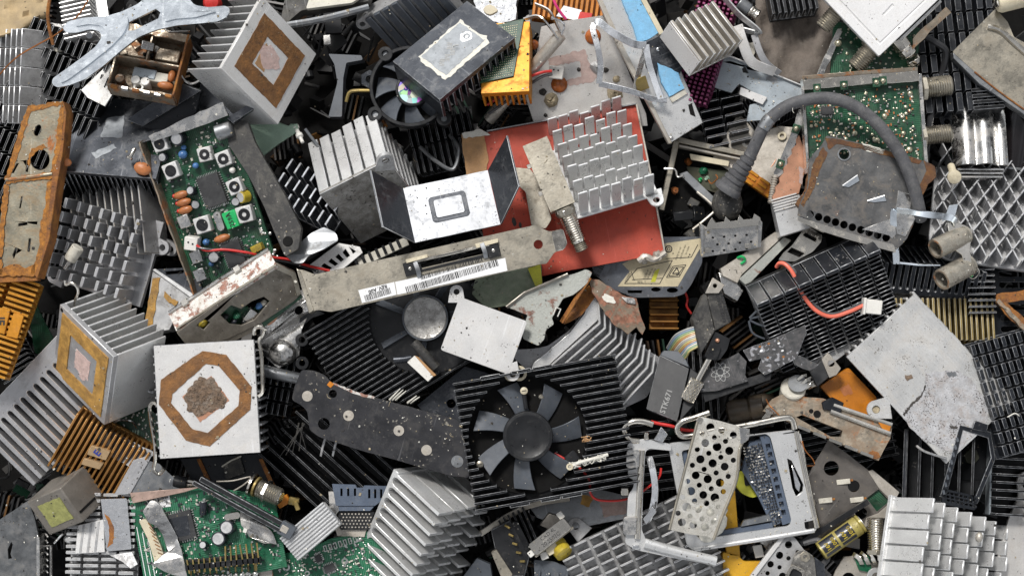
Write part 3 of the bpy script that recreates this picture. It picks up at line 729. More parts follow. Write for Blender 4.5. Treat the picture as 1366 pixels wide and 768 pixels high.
a = F.at(326, 263, 14); ecap(r, a[0], a[1], 0, 8, 14, (-.5, .1, 1), yellow_c)
for x, y, q, m in ((244, 206, 6.5, blue_c), (245, 197, 4, blue_c), (275, 323, 5, blue_c), (261, 221, 4.5, blue_c), (310, 227, 4.5, white_p), (282, 352, 4, blue_c)):
    a = F.at(x, y, 6); part('bead', MB().ell((a[0], a[1], 6), q, q * .9, q * .9), m, r, 0)
for x, y in ((241, 260), (245, 270), (247, 280)):
    a = F.at(x, y, 8); k = part('orange_drop', MB().ell((a[0], a[1], 8), 11, 5.4, 5), orange_c, r, 0); part('red_tip', MB().ell((a[0] - 9, a[1] + 1, 8), 3, 3, 3), red_w, k, 0)
a = F.at(296, 318, 7); part('orange_drop', MB().ell((a[0], a[1], 7), 12, 5.5, 5), orange_c, r, 0)
a = F.at(283, 254, 4); chip(r, a[0], a[1], 0, 31, 42, 5, 2, 13)
a = F.at(312, 338, 4); chip(r, a[0], a[1], 0, 26, 34, 5, 2, 12)
a = F.at(292, 295, 8); part('crystal_can', MB().prism(rrect(a[0] - 5, a[1] - 13, a[0] + 5, a[1] + 13, 4.8), 0, 9), tin, r, .8)
a = F.at(308, 293, 14); gb = part('green_block', MB().obox((a[0], a[1], 8), 9.5, 11.5, 7.5, 2), green_c, r, 1.2); text(gb, '259A', a[0], a[1], 15.8, 9, 92, ink, bold=.15)
a = F.at(343, 331, 9); part('yellow_block', MB().obox((a[0], a[1], 7), 8, 5, 6, 8), yellow_c, r, 1)
for x, y in ((247, 295), (263, 342), (268, 366)):
    a = F.at(x, y, 8); part('silver_can', MB().obox((a[0], a[1], 7), 8, 8.5, 7, 3), tin, r, 1)
a = F.at(255, 325, 16); wc = part('white_connector', MB().obox((a[0], a[1], 10), 9, 9, 9, -25), white_p, r, 1)
part('connector_hole', MB().cyl((a[0] - 2, a[1] + 3, 19), 1.3, .4).cyl((a[0] + 3, a[1] - 1, 19), 1.3, .4), ink, wc, 0)
smd(r, F, rect(4, 4, w - 4, h - 4), 340, (epoxy, ceramic, solder, cap_can), 0, 5, 0, (.8, 2.4)); dots(r, F, rect(4, 4, w - 4, h - 6), 110, solder, (.7, 1.4), 0, seed=4)
dots(r, F, F.poly([(345, 290), (358, 300), (372, 345), (352, 335)]), 16, solder, (2, 2.8), 0, seed=9, name='solder_blob_dots')
wire('red_wire', 'red wire running from the tuner board connector under the peeling can', [(262, 327, 14), (275, 334, 14), (300, 333, 16), (330, 337, 14), (352, 342, 6), (385, 346, 0), (410, 354, -2), (440, 361, -4)], 1.8, red_w)
wire('black_wire', 'black wire twisted beside the red one at the tuner board', [(262, 330, 13), (274, 332, 15), (300, 335, 13), (328, 341, 12), (352, 346, 4), (385, 350, -2), (425, 362, -5)], 1.8, black_w)
# dark cover bar beside the board
F = PF(350, 245, 26, (.12, .05))
r = thing('cover_strip', 'thick dark grey metal strip covering one side of the tuner board', 'metal strip', F)
part('strip', MB().prism(arcpts(F.poly([(301, 158), (330, 162), (340, 190), (360, 225), (382, 264), (402, 304), (398, 332), (380, 342), (366, 310), (352, 275), (330, 232), (305, 194)]), 3), -10, 0), black_dusty, r, 1)
part('top_bar', MB().prism(F.poly([(303, 158), (350, 128), (357, 133), (311, 165)], 9), 2, 11), slate, r, .8, edge_b)
a = F.at3(296, 176, 4); part('clamp', MB().lathe([(6, 0), (11, 1), (11, 22), (7, 24)], a - Vector((8, 2, 0)), (.95, .3, 0), 16), steel_g, r)
a = F.at(384, 322, 0); part('rivet_hole', MB().lathe([(7, 0), (6, .8)], (a[0], a[1], 0)), dark_in, r, 0)
# curled dark scrap
F = PF(418, 325, 14, (-.1, .4))
r = thing('bent_scrap', 'curled dark grey scrap of sheet near the end of the slotted bracket', 'scrap plate', F)
part('sheet', MB().prism(arcpts(F.poly([(378, 336), (390, 338), (400, 322), (415, 310), (432, 304), (448, 312), (452, 322), (432, 334), (412, 340), (404, 350), (392, 349)]), 4), -3, 0, bend=lambda x, y: 5 * math.sin(x / 16)), steel_g, r)
# mint comb
F = PF(362, 170, -25, (.1, -.1), -22)
r = thing('mint_block', 'pale green plastic comb block behind the dark cover strip', 'plastic part', F)
part('plate', MB().prism(F.poly([(324, 172), (340, 150), (362, 160), (384, 168), (396, 165), (398, 175), (372, 192), (346, 212)]), -5, 0), mint, r, .8)
part('comb_ribs', fins_mb(46, 10, 7, 'x', 1, 3.5, 0, -24, -4), mint, r, .4, F=sub(F, -16, -26, 0, rz=14), base=F)
a = F.at(392, 168, 0); part('peg', MB().lathe([(5, 0), (5, 5), (3, 6), (3, 14), (5, 15), (5, 20), (2.5, 21), (2.5, 30)], (a[0], a[1], -6), (.15, -.9, .5), 14), white_p, r)
part('solder_dot_pattern', MB().ell((*F.at(326, 176), 0), 2, 2, 2).ell((*F.at(330, 186), 0), 2, 2, 2).ell((*F.at(335, 196), 0), 2, 2, 2), solder, r, 0)

# diamond sink with brown square
F = frame((297, 91), (371, 167), (350, -4), 34, lean=(1, .35), sq=True)
r = sink('heat_sink', 'silver sink tipped on a corner, its white face showing a brown rusty square ring', F, alu_w, up=False, n=10, ax='y', rows=1, ft=2.4, fh=62, t=6, mp=white_cl)
q = lambda a, b, e=0: [(F.w * a, F.h * a), (F.w * b, F.h * a), (F.w * b, F.h * b), (F.w * a, F.h * b)]
part('adhesive_ring', MB().prism(rough_edge(q(.13, .87), 5, .5), -.2, .7, [rough_edge(q(.31, .69), 5, .5)]), thermal_b, r, 0)
part('copper_smear', MB().prism(blob(F.w * .47, F.h * .52, F.w * .15, F.h * .13, 16, .25), -.2, .5), thermal_p, r, 0)
part('adhesive_flap', MB().prism(rough_edge([(F.w * .34, F.h * .34), (F.w * .5, F.h * .34), (F.w * .42, F.h * .6), (F.w * .34, F.h * .62)], 5, 1), -.2, .4), cardboard, r, 0)
wire('clip_wire', 'twisted spring wire below the tipped sink with brown square ring', [(240, 98, 10), (246, 107, 8), (256, 112, 4), (268, 106, 6), (273, 96, 4)], 1.8, tin)
F = PF(283, 4, -10); solo('bottle_lid', 'small glossy red cap peeking out at the top edge', 'cap', F, MB().lathe([(12, -10), (12, 2), (9, 6), (3, 7)], n=18), red_w, .2)
F = PF(318, 150, -40, (.1, .1), 10); r = thing('smoked_plate', 'dull dark plate under the tipped sink with brown ring', 'metal plate', F); part('plate', MB().box(-60, -30, -5, 40, 30, 0), slate, r)
# ================================================================ upper middle
def fins_round(w, h, n, ft, z0, z1, cuts, ax='y', jit=.8, x0=0, x1=None):
    """full-length blades along x (ax y) with round clearings (cx, cy, r, floor height) left out"""
    mb = MB(); x1 = w if x1 is None else x1
    for i in range(n):
        y = (h - ft) * i / (n - 1); segs = [(x0, x1)]
        for cx, cy, r in cuts:
            dy = abs(y - cy)
            if dy < r:
                d = math.sqrt(r * r - dy * dy); new = []
                for a, b in segs:
                    if cx + d <= a or cx - d >= b: new.append((a, b)); continue
                    if cx - d > a + 4: new.append((a, cx - d))
                    if cx + d < b - 4: new.append((cx + d, b))
                segs = new
        for a, b in segs:
            dz = R.uniform(-jit, jit); mb.box(a, y, z0, b, y + ft, z1 + dz)
    return mb

# grimy connector at the top edge
F = PF(435, 14, -20, (0, .2), -8)
r = thing('grimy_connector', 'grimy brown connector body with a pale worn top, at the upper edge', 'connector', F)
part('body', MB().prism(arcpts(F.poly([(372, 40), (402, 14), (492, 2), (496, -8), (412, -14), (380, -2)], -8), 4), -30, -8), black_dusty, r, 1)
part('worn_top', MB().prism(arcpts(F.poly([(408, 12), (414, -6), (488, -10), (470, 4)], 0), 3), -8, 0), ceramic, r, 1)
part('lower_rail', MB().tube([F.at3(384, 34, -8), F.at3(430, 26, -6), F.at3(492, 10, -8)], 5, 8), steel_g, r, 0)
# grey grooved sink
F = frame((532, 76), (622, 26), (487, 25), -42)
r = sink('heat_sink', 'matt grey sink with broad flat ribs behind the labelled black sink', F, plastic_g, n=8, ax='x', ft=9.5, fh=5, t=26, mp=alu_d, ears=[(-9, F.h - 6, 9, 0)])
F.w, F.h
# black plastic post
F = PF(456, 112, -45, (.1, .1))
r = thing('plastic_post', 'black T-headed plastic post in the dark hollow beside the small fan', 'plastic part', F)
part('post', MB().prism(arcpts(F.poly([(438, 72), (482, 74), (484, 80), (462, 84), (458, 104), (456, 156), (438, 156), (450, 110), (446, 86)]), 2), -18, 0), plastic_g, r, 1)
part('foil_cap', MB().obox(F.at3(437, 54, -6), 5, 7, 4, 5), tin, r)
wire('copper_rod', 'tarnished brass rod bent under the small square fan', [(462, 136, -40), (466, 124, -38), (476, 121, -36), (498, 121, -36)], 2.6, brass)
F = PF(493, 106, -32, (0, 0), 30); solo('hex_spacer', 'dull hexagonal spacer with a hole against the small square fan', 'spacer', F, MB().prism(circ(0, 0, 13, 6), -6, 0, [circ(0, 0, 5, 12)]), slate)
# small fan with holographic hub
F = PF(547, 115, -8, (.02, .08), 14)
r = thing('case_fan', 'small black square fan with a rainbow foil sticker, partly under the labelled sink', 'fan', F)
part('shroud', MB().ring(55, 50, 20, (0, 0, -20), n=40), plastic, r, .8)
for q in ((514, 72), (500, 152), (592, 158), (602, 76)):
    a = F.at(*q); k = part('mounting_lug', MB().ring(10, 4.5, 20, (a[0], a[1], -19.5), n=18), plastic, r, .6)
    part('lug_screw', MB().cyl((a[0], a[1], -16), 4.4, 12, n=12), steel_g, k, .3)
part('back_plate', MB().cyl((0, 0, -22), 54, 2, n=36), dark_in, r, 0)
a = F.at(550, 119); hub = fan(r, F, a[0], a[1], -10, 23, 49, 7, 20, plastic, blade_m, hub_h=9, pitch=38, tip=.7)
st = part('foil_sticker', MB().cyl((a[0], a[1], -2.6), 19, .9, n=30), foil, hub, 0); text(st, 'SPA', a[0] - 1, a[1] + 1, -1.5, 13, 4, blue_ink, bold=.5)
# black sink with residue
F = frame((587, 134), (684, 50), (526, 82), 22, lean=(-.2, -1), g=(.14, .62))
r = sink('heat_sink', 'flat dark slab sink bearing a smeared grey label with cream crust edges', F, black2, up=False, n=13, ax='x', rows=1, ft=4.5, fh=30, t=9, mp=slate, edge=edge_b)
lab = [(558, 76), (568, 67), (590, 48), (604, 36), (614, 26), (622, 34), (640, 46), (650, 48), (653, 58), (636, 72), (618, 88), (604, 100), (594, 107), (580, 96), (566, 86)]
film(r, F, lab, residue_e, 'cream_crust', .5, rough=(4, 1.6)); lc = film(r, F, [(562, 76), (614, 31), (646, 55), (595, 101)], residue, 'grey_label', .9, rough=(4, 1.0))
a = F.at(622, 50); mb = MB(); mb.prism(blob(a[0], a[1], 9, 8, 14, .2), .8, 1.3, [circ(a[0] + 1, a[1], 5, 10)]); mb.ell((a[0] + 1, a[1], 1), 3, 2.5, .5); part('worn_emblem', mb, edge_w, lc, 0)
for i, q in enumerate(((600, 62), (604, 70), (597, 78), (590, 84))):
    a = F.at(*q); text(lc, 'II:I/\\II'[i:i + 5], a[0], a[1], 1.0, 9, 42, grey_ink, 'worn_print', .3)
# gold sink with ball-grid chip
F = frame((634, 129), (697, 117), (652, 36), 2, g=(.14, .45))
r = sink('heat_sink', 'golden sink carrying a green ball-grid chip, poking out from under the labelled sink', F, gold, up=False, n=9, ax='x', ft=3, fh=26, t=9)
cp = film(r, F, [(648, 38), (699, 27), (685, 103), (640, 112)], pcb, 'ball_grid_chip', 3)
mb = MB(); o = F.at(641, 109); a1 = Vector(F.at(684, 102)) - Vector(o); a2 = Vector(F.at(650, 40)) - Vector(o)
for i in range(15):
    for j in range(22):
        q = Vector(o) + a1 * ((i + .6) / 15.3) + a2 * ((j + .3) / 22); mb.lathe([(1.0, 2.6), (.9, 3.4), (.3, 3.7)], (q.x, q.y, 0), n=6)
part('solder_dot_pattern', mb, solder_y, cp, 0)['kind'] = 'stuff'
F = PF(665, 10, -25, (.1, .1), 0)
r = thing('tin_block', 'crumpled bright tin block with a cream core at the upper edge', 'metal scrap', F)
part('shell', MB().prism(rough_edge(F.poly([(632, -10), (690, -12), (688, 26), (668, 32), (646, 28), (634, 14)]), 6, 1.5), -18, 0), chrome, r, 1); part('core', MB().prism(blob(*F.at(654, 14), 9, 7), -2, 3), cream, r)
# metal tube clip
F = PF(728, 70, 2, (.1, -.1))
r = thing('tube_clip', 'dull tin tube with bent claw end, lying on the dirty white plate', 'metal clip', F)
a, b = F.at3(652, 160, -46), F.at3(748, 47, -4); part('tube', MB().tube([a, a.lerp(b, .5), b], 8.5, 12, 1), alu_warm, r, 0)
part('claw', MB().strap([F.at3(744, 52, 2), F.at3(728, 30, 8), F.at3(716, 22, 4), F.at3(700, 26, -2)], (0, .3, 1), 9, 2, 4), tin, r, .3)
part('claw', MB().strap([F.at3(748, 44, 2), F.at3(736, 20, 8), F.at3(728, 12, 4), F.at3(714, 6, -2)], (.3, .3, 1), 7, 2, 4), tin, r, .3)
part('claw', MB().strap([F.at3(750, 46, 2), F.at3(752, 32, 6), F.at3(735, 24, 8)], (0, .3, 1), 8, 2, 3), chrome, r, .3)
# amber comb with labels
F = PF(758, 12, -45, (0, .2), 8)
r = thing('amber_bobbin', 'orange plastic comb block with a white and red label at the upper edge', 'plastic part', F)
part('comb_ribs', fins_mb(96, 40, 14, 'x', 1, 4, 0, -24, 0), amber, r, F=sub(F, -48, -16, 0), base=F); part('core', MB().box(-46, -14, -30, 46, 22, -10), amber, r)
lb = part('paper_label', MB().prism(F.poly([(742, 22), (752, 8), (776, 14), (770, 28)], 1), 1, 1.6), sticker, r, 0); part('red_label', MB().prism(F.poly([(774, 16), (790, 18), (788, 30), (770, 28)], 2), 1.2, 1.9), red_w, r, 0)
wire('pink_wire', 'pink wire dipping past the orange comb block', [(736, -8, 0), (741, 6, 2), (747, 16, -2), (755, 26, -8)], 1.9, mat('pink_insulation', (.75, .05, .22), .35))
# dirty white plate
F = PF(780, 95, -44, (.06, -.16))
r = thing('dirty_plate', 'large grubby white metal plate with amber resin drops and pinkish stain', 'metal plate', F)
pl = [(722, 36), (748, 29), (804, 21), (836, 90), (862, 152), (864, 168), (716, 176), (700, 126), (712, 90)]
part('plate', MB().prism(rough_edge(F.poly(pl), 20, .5), -8, 0), dirty_w, r, .8)
film(r, F, [(732, 77), (756, 72), (780, 66), (786, 84), (798, 104), (790, 110), (760, 115), (752, 108), (775, 103), (773, 82), (742, 88), (732, 87)], pinkstain, 'pink_stain', .3, rough=(3, 1.3))
for x, y, q, m, n in ((791, 49, 11, resin, 'resin_drop'), (746, 113, 11.5, resin, 'resin_drop'), (712, 60, 7, resin, 'resin_drop')):
    a = F.at(x, y); part(n, MB().dome((a[0], a[1], 0), q, 6), m, r, 0)
for x, y, q, m in ((735, 134, 11, clay), (724, 123, 5, soot), (820, 124, 11, clay), (813, 141, 6, soot), (796, 90, 9, alu_d), (808, 94, 4, soot), (772, 93, 3, soot), (822, 106, 5, clay), (728, 154, 3, soot)):
    a = F.at(x, y); part('crumb', MB().dome((a[0], a[1], 0), q, q * .7, 10, 3, q * .16), m, r, 0)
a = F.at(742, 97, 8); c = part('white_connector', MB().obox((a[0], a[1], 8), 10, 8.5, 8, -6), white_p, r, 1.2); part('connector_hole', MB().cyl((a[0] - 3, a[1] + 4, 16), 1.2, .4).cyl((a[0] + 3, a[1] + 3, 16), 1.2, .4), ink, c, 0)
wire('red_wire', 'red wire entering the white plug on the dirty plate', [(650, 140, -40), (680, 120, -30), (704, 104, -16), (722, 97, -14), (736, 95, -16)], 2, red_w)
wire('black_wire', 'grey-black wire entering the white plug on the dirty plate', [(652, 152, -40), (686, 128, -32), (708, 112, -22), (724, 102, -18), (737, 99, -18)], 2, rubber)
# long plate with blue foam
F = PF(868, 90, -8, (-.12, .04), 66)
r = thing('foam_backed_strip', 'long grey metal strip with two patches of blue foam beside the shiny bent clip', 'metal strip', F)
part('plate', MB().prism(F.poly([(795, -8), (850, -10), (884, 44), (910, 98), (938, 164), (894, 191), (858, 120), (824, 58)], 0), -5, 0), alu_w, r, .8)
part('edge_strip', MB().prism(F.poly([(794, -8), (800, -8), (832, 62), (897, 191), (892, 192), (824, 62)], 4), -3, 4), alu_warm, r)
part('edge_strip', MB().prism(F.poly([(850, -10), (857, -10), (886, 44), (880, 47)], 7), -3, 7), cream, r)
part('blue_foam', MB().prism(rough_edge(F.poly([(826, -8), (850, -8), (878, 44), (868, 51), (852, 58), (844, 34)], 5), 5, .7), 0, 5), foam, r, 1)
part('blue_foam', MB().prism(rough_edge(F.poly([(877, 84), (905, 97), (913, 118), (893, 129), (882, 110)], 5), 5, .7), 0, 5), foam, r, 1)
part('dark_bracket', MB().prism(F.poly([(856, 60), (882, 47), (911, 92), (906, 99), (878, 86), (876, 104), (862, 90)], 3), 0, 3), slate, r, .6)
a = F.at(878, 66, 4); part('rivet', MB().dome((a[0], a[1], 3), 3, 2), chrome, r, 0); a = F.at(896, 184, 2); part('rivet', MB().dome((a[0], a[1], 0), 3, 2), tin, r, 0)
part('notch', MB().prism(F.poly([(918, 140), (923, 138), (928, 156), (921, 153)], .5), -1, .5), dark_in, r, 0)
part('end_strip', MB().prism(F.poly([(893, 130), (913, 119), (917, 125), (897, 137)], 3), 0, 3), ceramic, r, .5)
# shiny bent clip
F = PF(835, 85, 10)
r = thing('bent_clip', 'shiny bent spring clip arching over the dirty white plate', 'spring clip', F)
L_ = lambda *p: [F.loc(*q) for q in p]
part('arm', MB().strap(L_((793, 31, 12), (791, 40, 14), (797, 62, 18), (801, 88, 14), (799, 112, 0)), (1, .1, .3), 8, 1.6, 5), chrome, r, .3)
part('arm', MB().strap(L_((793, 31, 12), (800, 30, 18), (812, 40, 24), (828, 50, 28), (846, 59, 30), (862, 61, 28)), (.3, 1, .3), 10, 1.6, 5), chrome, r, .3)
part('arm', MB().strap(L_((799, 112, 0), (822, 117, 4), (848, 124, 8), (870, 132, 8), (890, 134, 10)), (.1, 1, .4), 8, 1.6, 5), chrome, r, .3)
part('arm', MB().strap(L_((862, 60, 28), (866, 84, 26), (874, 110, 20), (882, 132, 12)), (1, .1, .5), 9, 1.6, 5), chrome, r, .3)
part('arm', MB().strap(L_((862, 64, 26), (856, 84, 18), (850, 106, 6), (848, 120, 2)), (1, .1, -.7), 9, 1.6, 4), tin, r, .3)
part('plate_end', MB().obox(F.loc(856, 112, 4), 8, 9, 1, 20, 20), brass, r, .3)

# silver ridged sink, top
F = frame((921, 103), (974, 70), (886, 49), 4, g=(-.38, .55))
r = sink('heat_sink', 'clean silver sink with six smooth ridges resting on the blue-grey sheet', F, alu_warm, n=7, ax='x', rows=1, ft=4.6, fh=34, t=4, edge=edge_w, jit=.3, lean=0)
part('side_skirt', MB().box(-.6, 0, -4, 1.4, F.h, 31), white_cl, r)
F = frame((900, 132), (948, 148), (934, -12), -40, g=(.2, .1))
r = sink('heat_sink', 'magenta sink of small round pins under the silver ridged sink', F, purple, n=8, ax='x', rows=26, ft=4, gap=2.4, fh=26, t=8, lean=0, outline=arcpts(rect(0, 0, F.w, F.h), 18, 5))
# blue-grey sheet
F = PF(1000, 115, -38, (.02, .12), 18)
r = thing('notched_sheet', 'blue-grey steel sheet with notches and a folded tab, beside the cable arch', 'metal sheet', F)
part('sheet', MB().prism(rough_edge(F.poly([(934, 78), (974, 74), (1067, 112), (1070, 128), (1048, 138), (1040, 160), (996, 162), (1000, 140), (1022, 134), (986, 112), (976, 124), (940, 112)]), 14, .6), -4, 0, [F.poly([(990, 92), (994, 88), (999, 98), (991, 97)])]), steel_b, r, .6)
part('folded_tab', MB().prism(F.poly([(988, 116), (1024, 130), (1018, 140), (986, 126)], 5), 2, 5), white_cl, r, .8)
part('rim', MB().strap([F.at3(940, 76, 0), F.at3(975, 76, 2), F.at3(1068, 114, 2)], (0, 0, 1), 5, 2), alu_w, r, .3)
part('scorched_tear', MB().prism(blob(*F.at(1030, 106), 8, 4, 12, .4), -.2, .4), steel_g, r, 0)
F = frame((938, 212), (990, 190), (934, 116), -84, g=(.1, .2))
r = sink('heat_sink', 'black sink of level bright-tipped blades below the blue-grey sheet', F, black2, n=9, ax='y', rows=2, ft=3, fh=34, edge=edge_w)
F = frame((1004, 190), (1060, 150), (988, 150), -96, g=(.1, .3))
r = sink('heat_sink', 'dark sink of many hair-thin blades in the hollow under the cable arch', F, black, n=16, ax='x', ft=1.6, fh=30, edge=edge_b)
# straps and bits to the right of it
F = PF(1000, 50, -22); L_ = lambda *p: [F.loc(*q) for q in p]
r = thing('bent_strap', 'curved pair of grey metal strips hugging the silver ridged sink', 'metal strap', F)
part('strip', MB().strap(L_((962, -8, -10), (984, 18, -8), (1008, 38, -8), (1010, 44, -14), (992, 40, -20)), (.3, .2, 1), 12, 2, 5), alu_w, r, .3)
part('strip', MB().strap(L_((984, 34, -18), (992, 60, -16), (1004, 84, -20), (1034, 96, -26)), (.9, .3, .3), 14, 2, 5), white_cl, r, .3)
part('strip', MB().strap(L_((1006, 46, -18), (1014, 70, -16), (1024, 86, -20), (1040, 98, -28)), (.9, .3, .4), 9, 2, 5), alu_g, r, .3)
part('crumpled_tab', MB().prism(rough_edge(F.poly([(992, 54), (1008, 54), (1010, 68), (1002, 84), (994, 74)]), 5, 1.4), -20, -17), ceramic, r, .3)
F = PF(1000, 14, -14, (0, 0), 35)
r = thing('plug_stub', 'short dark metal plug with a bright ribbed end near the cloth', 'plug', F)
part('body', MB().cyl((-18, 0, 0), 9, 18, (1, 0, 0), 14, 1), steel_g, r); part('bright_end', MB().lathe([(8, 0), (8.5, 2), (7, 4), (8.5, 6), (7, 8), (8.5, 12), (6, 14)], (0, 0, 0), (1, 0, 0), 16), nickel_b, r, .2)
F = PF(1060, 48, -64, (.1, .2)); mb = MB(); n = 14
vs = [F.at3(1008 + 108 * i / n, -12 + 122 * j / n, 8 * math.sin(i * .9 + j * .5) + R.uniform(-4, 4)) for j in range(n + 1) for i in range(n + 1)]
fs = [(j * (n + 1) + i, j * (n + 1) + i + 1, (j + 1) * (n + 1) + i + 1, (j + 1) * (n + 1) + i) for j in range(n) for i in range(n)]
rim = [i for i in range(n + 1)] + [j * (n + 1) + n for j in range(1, n + 1)] + [n * (n + 1) + i for i in range(n - 1, -1, -1)] + [j * (n + 1) for j in range(n - 1, 0, -1)]
b0 = len(vs); vs += [v - Vector((0, 0, 6)) for v in vs]; fs += [tuple(b0 + k for k in reversed(f)) for f in fs] + [(rim[k], rim[k - 1], rim[k - 1] + b0, rim[k] + b0) for k in range(len(rim))]
solo('dusty_cloth', 'dusty grey-brown cloth bunched behind the green boards', 'cloth', F, MB().add(vs, fs), cloth, 0).data.set_sharp_from_angle(angle=3.1)
F = frame((1026, 30), (1086, 18), (1020, -20), -50, g=(0, .3)); sink('heat_sink', 'dark grey comb sink on the cloth at the upper edge', F, plastic, n=8, ax='x', ft=4, fh=22, edge=edge_b)

# red board and its pin sink
F = frame((658, 377), (888, 339), (618, 180), -34, g=(.03, .10))
r = thing('red_board', 'brick-red coated board with torn cardboard edge, under the silver pin sink', 'board', F)
part('board', MB().prism(rough_edge([(0, 0), (F.w, 0), (F.w, F.h), (0, F.h)], 18, .5), -5, 0), red_brd, r, .6)
part('cardboard_edge', MB().prism(rough_edge(F.poly([(615, 180), (645, 174), (652, 214), (648, 232), (622, 236)], 1), 6, .8), -6, 1.2), cardboard, r, .4)
part('torn_white_edge', MB().prism(rough_edge(F.poly([(616, 178), (640, 172), (654, 180), (640, 182), (618, 184)], 2.6), 4, 1.2), 1, 2.6), residue_e, r, 0)
part('metal_rim', MB().strap([Vector((F.w, -4, 0)), Vector((F.w + 1, F.h * .5, 1)), Vector((F.w, F.h, 0))], (0, 0, 1), 10, 2.5), alu_warm, r, .4)
part('metal_rim', MB().strap([Vector((30, F.h + 1, 0)), Vector((F.w, F.h + 1, 0))], (0, 0, 1), 10, 2), steel_g, r, .4)
part('crusty_edge', MB().tube([F.at3(852, 348, 0), F.at3(862, 342, 3), F.at3(872, 346, 1), F.at3(888, 336, 3)], 4.5, 7, 3).dome(F.at3(860, 345, 0), 7, 6, 9, 3, 1.5).dome(F.at3(878, 341, 0), 7, 6, 9, 3, 1.5), alu_warm, r, 0)
a = F.at(690, 300); part('scorch_spot', MB().prism(blob(*F.at(686, 296), 3, 6), -.2, .4).prism(blob(*F.at(694, 300), 2, 4), -.2, .4), soot, r, 0)
F = frame((768, 294), (872, 257), (733, 186), -20, g=(.10, .66))
r = sink('heat_sink', 'silver sink of staggered flat pins sitting on the red board, its lug at a corner', F, alu_w, n=7, ax='y', rows=7, ft=2.6, gap=2.2, fh=46, t=3, edge=edge_w, jit=5, lean=2.4, inset=(4, 4, 5, 2), ears=[(F.w - 6, -7, 10, 90), (8, F.h + 6, 9, -90)])
# tall tuner can with screw socket
F = PF(715, 262, -8, (.1, .12))
r = thing('tuner_bracket', 'dull tin mounting plate lying on the red board under the tall tuner', 'metal bracket', F)
part('plate', MB().prism(arcpts(F.poly([(684, 223), (707, 225), (717, 238), (729, 269), (736, 292), (728, 305), (709, 302), (701, 256), (688, 245)]), 3), -3, 0), nickel, r, .6)
F = frame((736, 281), (767, 269), (697, 196), 30, g=(.05, .12))
r = thing('tuner_can', 'narrow dull nickel tuner can with a threaded aerial socket, lying across the pin sink', 'tuner', F)
w, h = F.w, F.h
part('can', MB().box(0, 0, -26, w, h, 0), nickel, r, 1); part('lid', MB().prism(rough_edge(rect(-1, -1, w + 1, h + 1), 9, .5), 0, 1.6), nickel, r, .5)
for x, y in ((-3, h * .3), (-3, h * .72), (w * .3, -4)): part('tab', MB().box(x - 3, y - 3, -6, x + 3, y + 3, -4), nickel_b, r, .3)
a = Vector((w * .55, -2, -12)); b = F.loc(778, 338, 0) - F.loc(758, 292, 8)
s = fconn(r, a + Vector((0, 0, 0)), b, 11.5, 48, nickel_b); part('solder_collar', MB().lathe([(13, -3), (14, 4), (12.5, 8)], a, b, 18), nickel, s, .4)
part('inner_sleeve', MB().thread(a + b.normalized() * 46, b, 9, 14, 2.6), nickel, s, 0)

# white-finned sink seen from the side
F = frame((478, 332), (562, 281), (436, 260), -6, g=(-.34, -1.05))
r = sink('heat_sink', 'clean white-finned sink standing on edge, its dirty grey underside behind the folded bracket', F, alu_w, up=False, n=8, ax='y', rows=6, ft=4, gap=3.4, fh=92, t=5, edge=edge_w, mp=mat('dirty_underside', (.36, .35, .33), .55, .5, .2, 20, dirt=.75, dcol=(.09, .075, .055), ds=14, spots=.7), jit=2)  # shade of the downward face is put into this darker colour, under dirt blotches
ear(r, F.w - 3, F.h + 1, 11, -120, alu_d, -5, 1)
# folded U bracket
F = frame((553, 326), (665, 297), (540, 253), 26, g=(0, .30))
r = thing('folded_bracket', 'bright U-shaped folded metal bracket with an embossed rectangle, over the red board', 'metal bracket', F)
w, h = F.w, F.h
part('web', MB().prism(rough_edge(rect(0, 0, w, h), 12, .3), -2.5, 0), tin if False else mat('bright_worn_sheet', (.37, .38, .40), .42, .6, .10, 40, dirt=.35, dcol=(.34, .35, .36), spots=.5, ss=3), r, .5)
cx, cy = w * .47, h * .5
part('embossed_ring', MB().prism(rrect(cx - 25, cy - 18, cx + 25, cy + 18, 5), -.5, .9, [rrect(cx - 19, cy - 12.5, cx + 19, cy + 12.5, 3)]), slate, r, .8)  # slate colour stands in for dark reflections on the embossing's slopes
part('embossed_centre', MB().prism(rrect(cx - 19, cy - 12.5, cx + 19, cy + 12.5, 3), -.5, 2.2), MATS['bright_worn_sheet'], r, .6)
def flap(x0, sx, dx, dy, dz, y0, y1, nm='flap'):
    vs = []
    for t in (0, 2.5):
        vs += [(x0 + sx * t, 0, -t * .5), (x0 + sx * t, h, -t * .5), (x0 + dx + sx * t, h + y1, dz), (x0 + dx + sx * t, y0, dz)]
    return part(nm, MB().add(vs, [(0, 1, 2, 3), (7, 6, 5, 4), (0, 4, 5, 1), (1, 5, 6, 2), (2, 6, 7, 3), (3, 7, 4, 0)]), slate, r, .5, edge_w)  # slate colour carries the dark reflections of the inward-facing flaps
flap(0, -1, -36, 11, 56, 11, 13); flap(w, 1, 30, 12, 58, 26, 20)
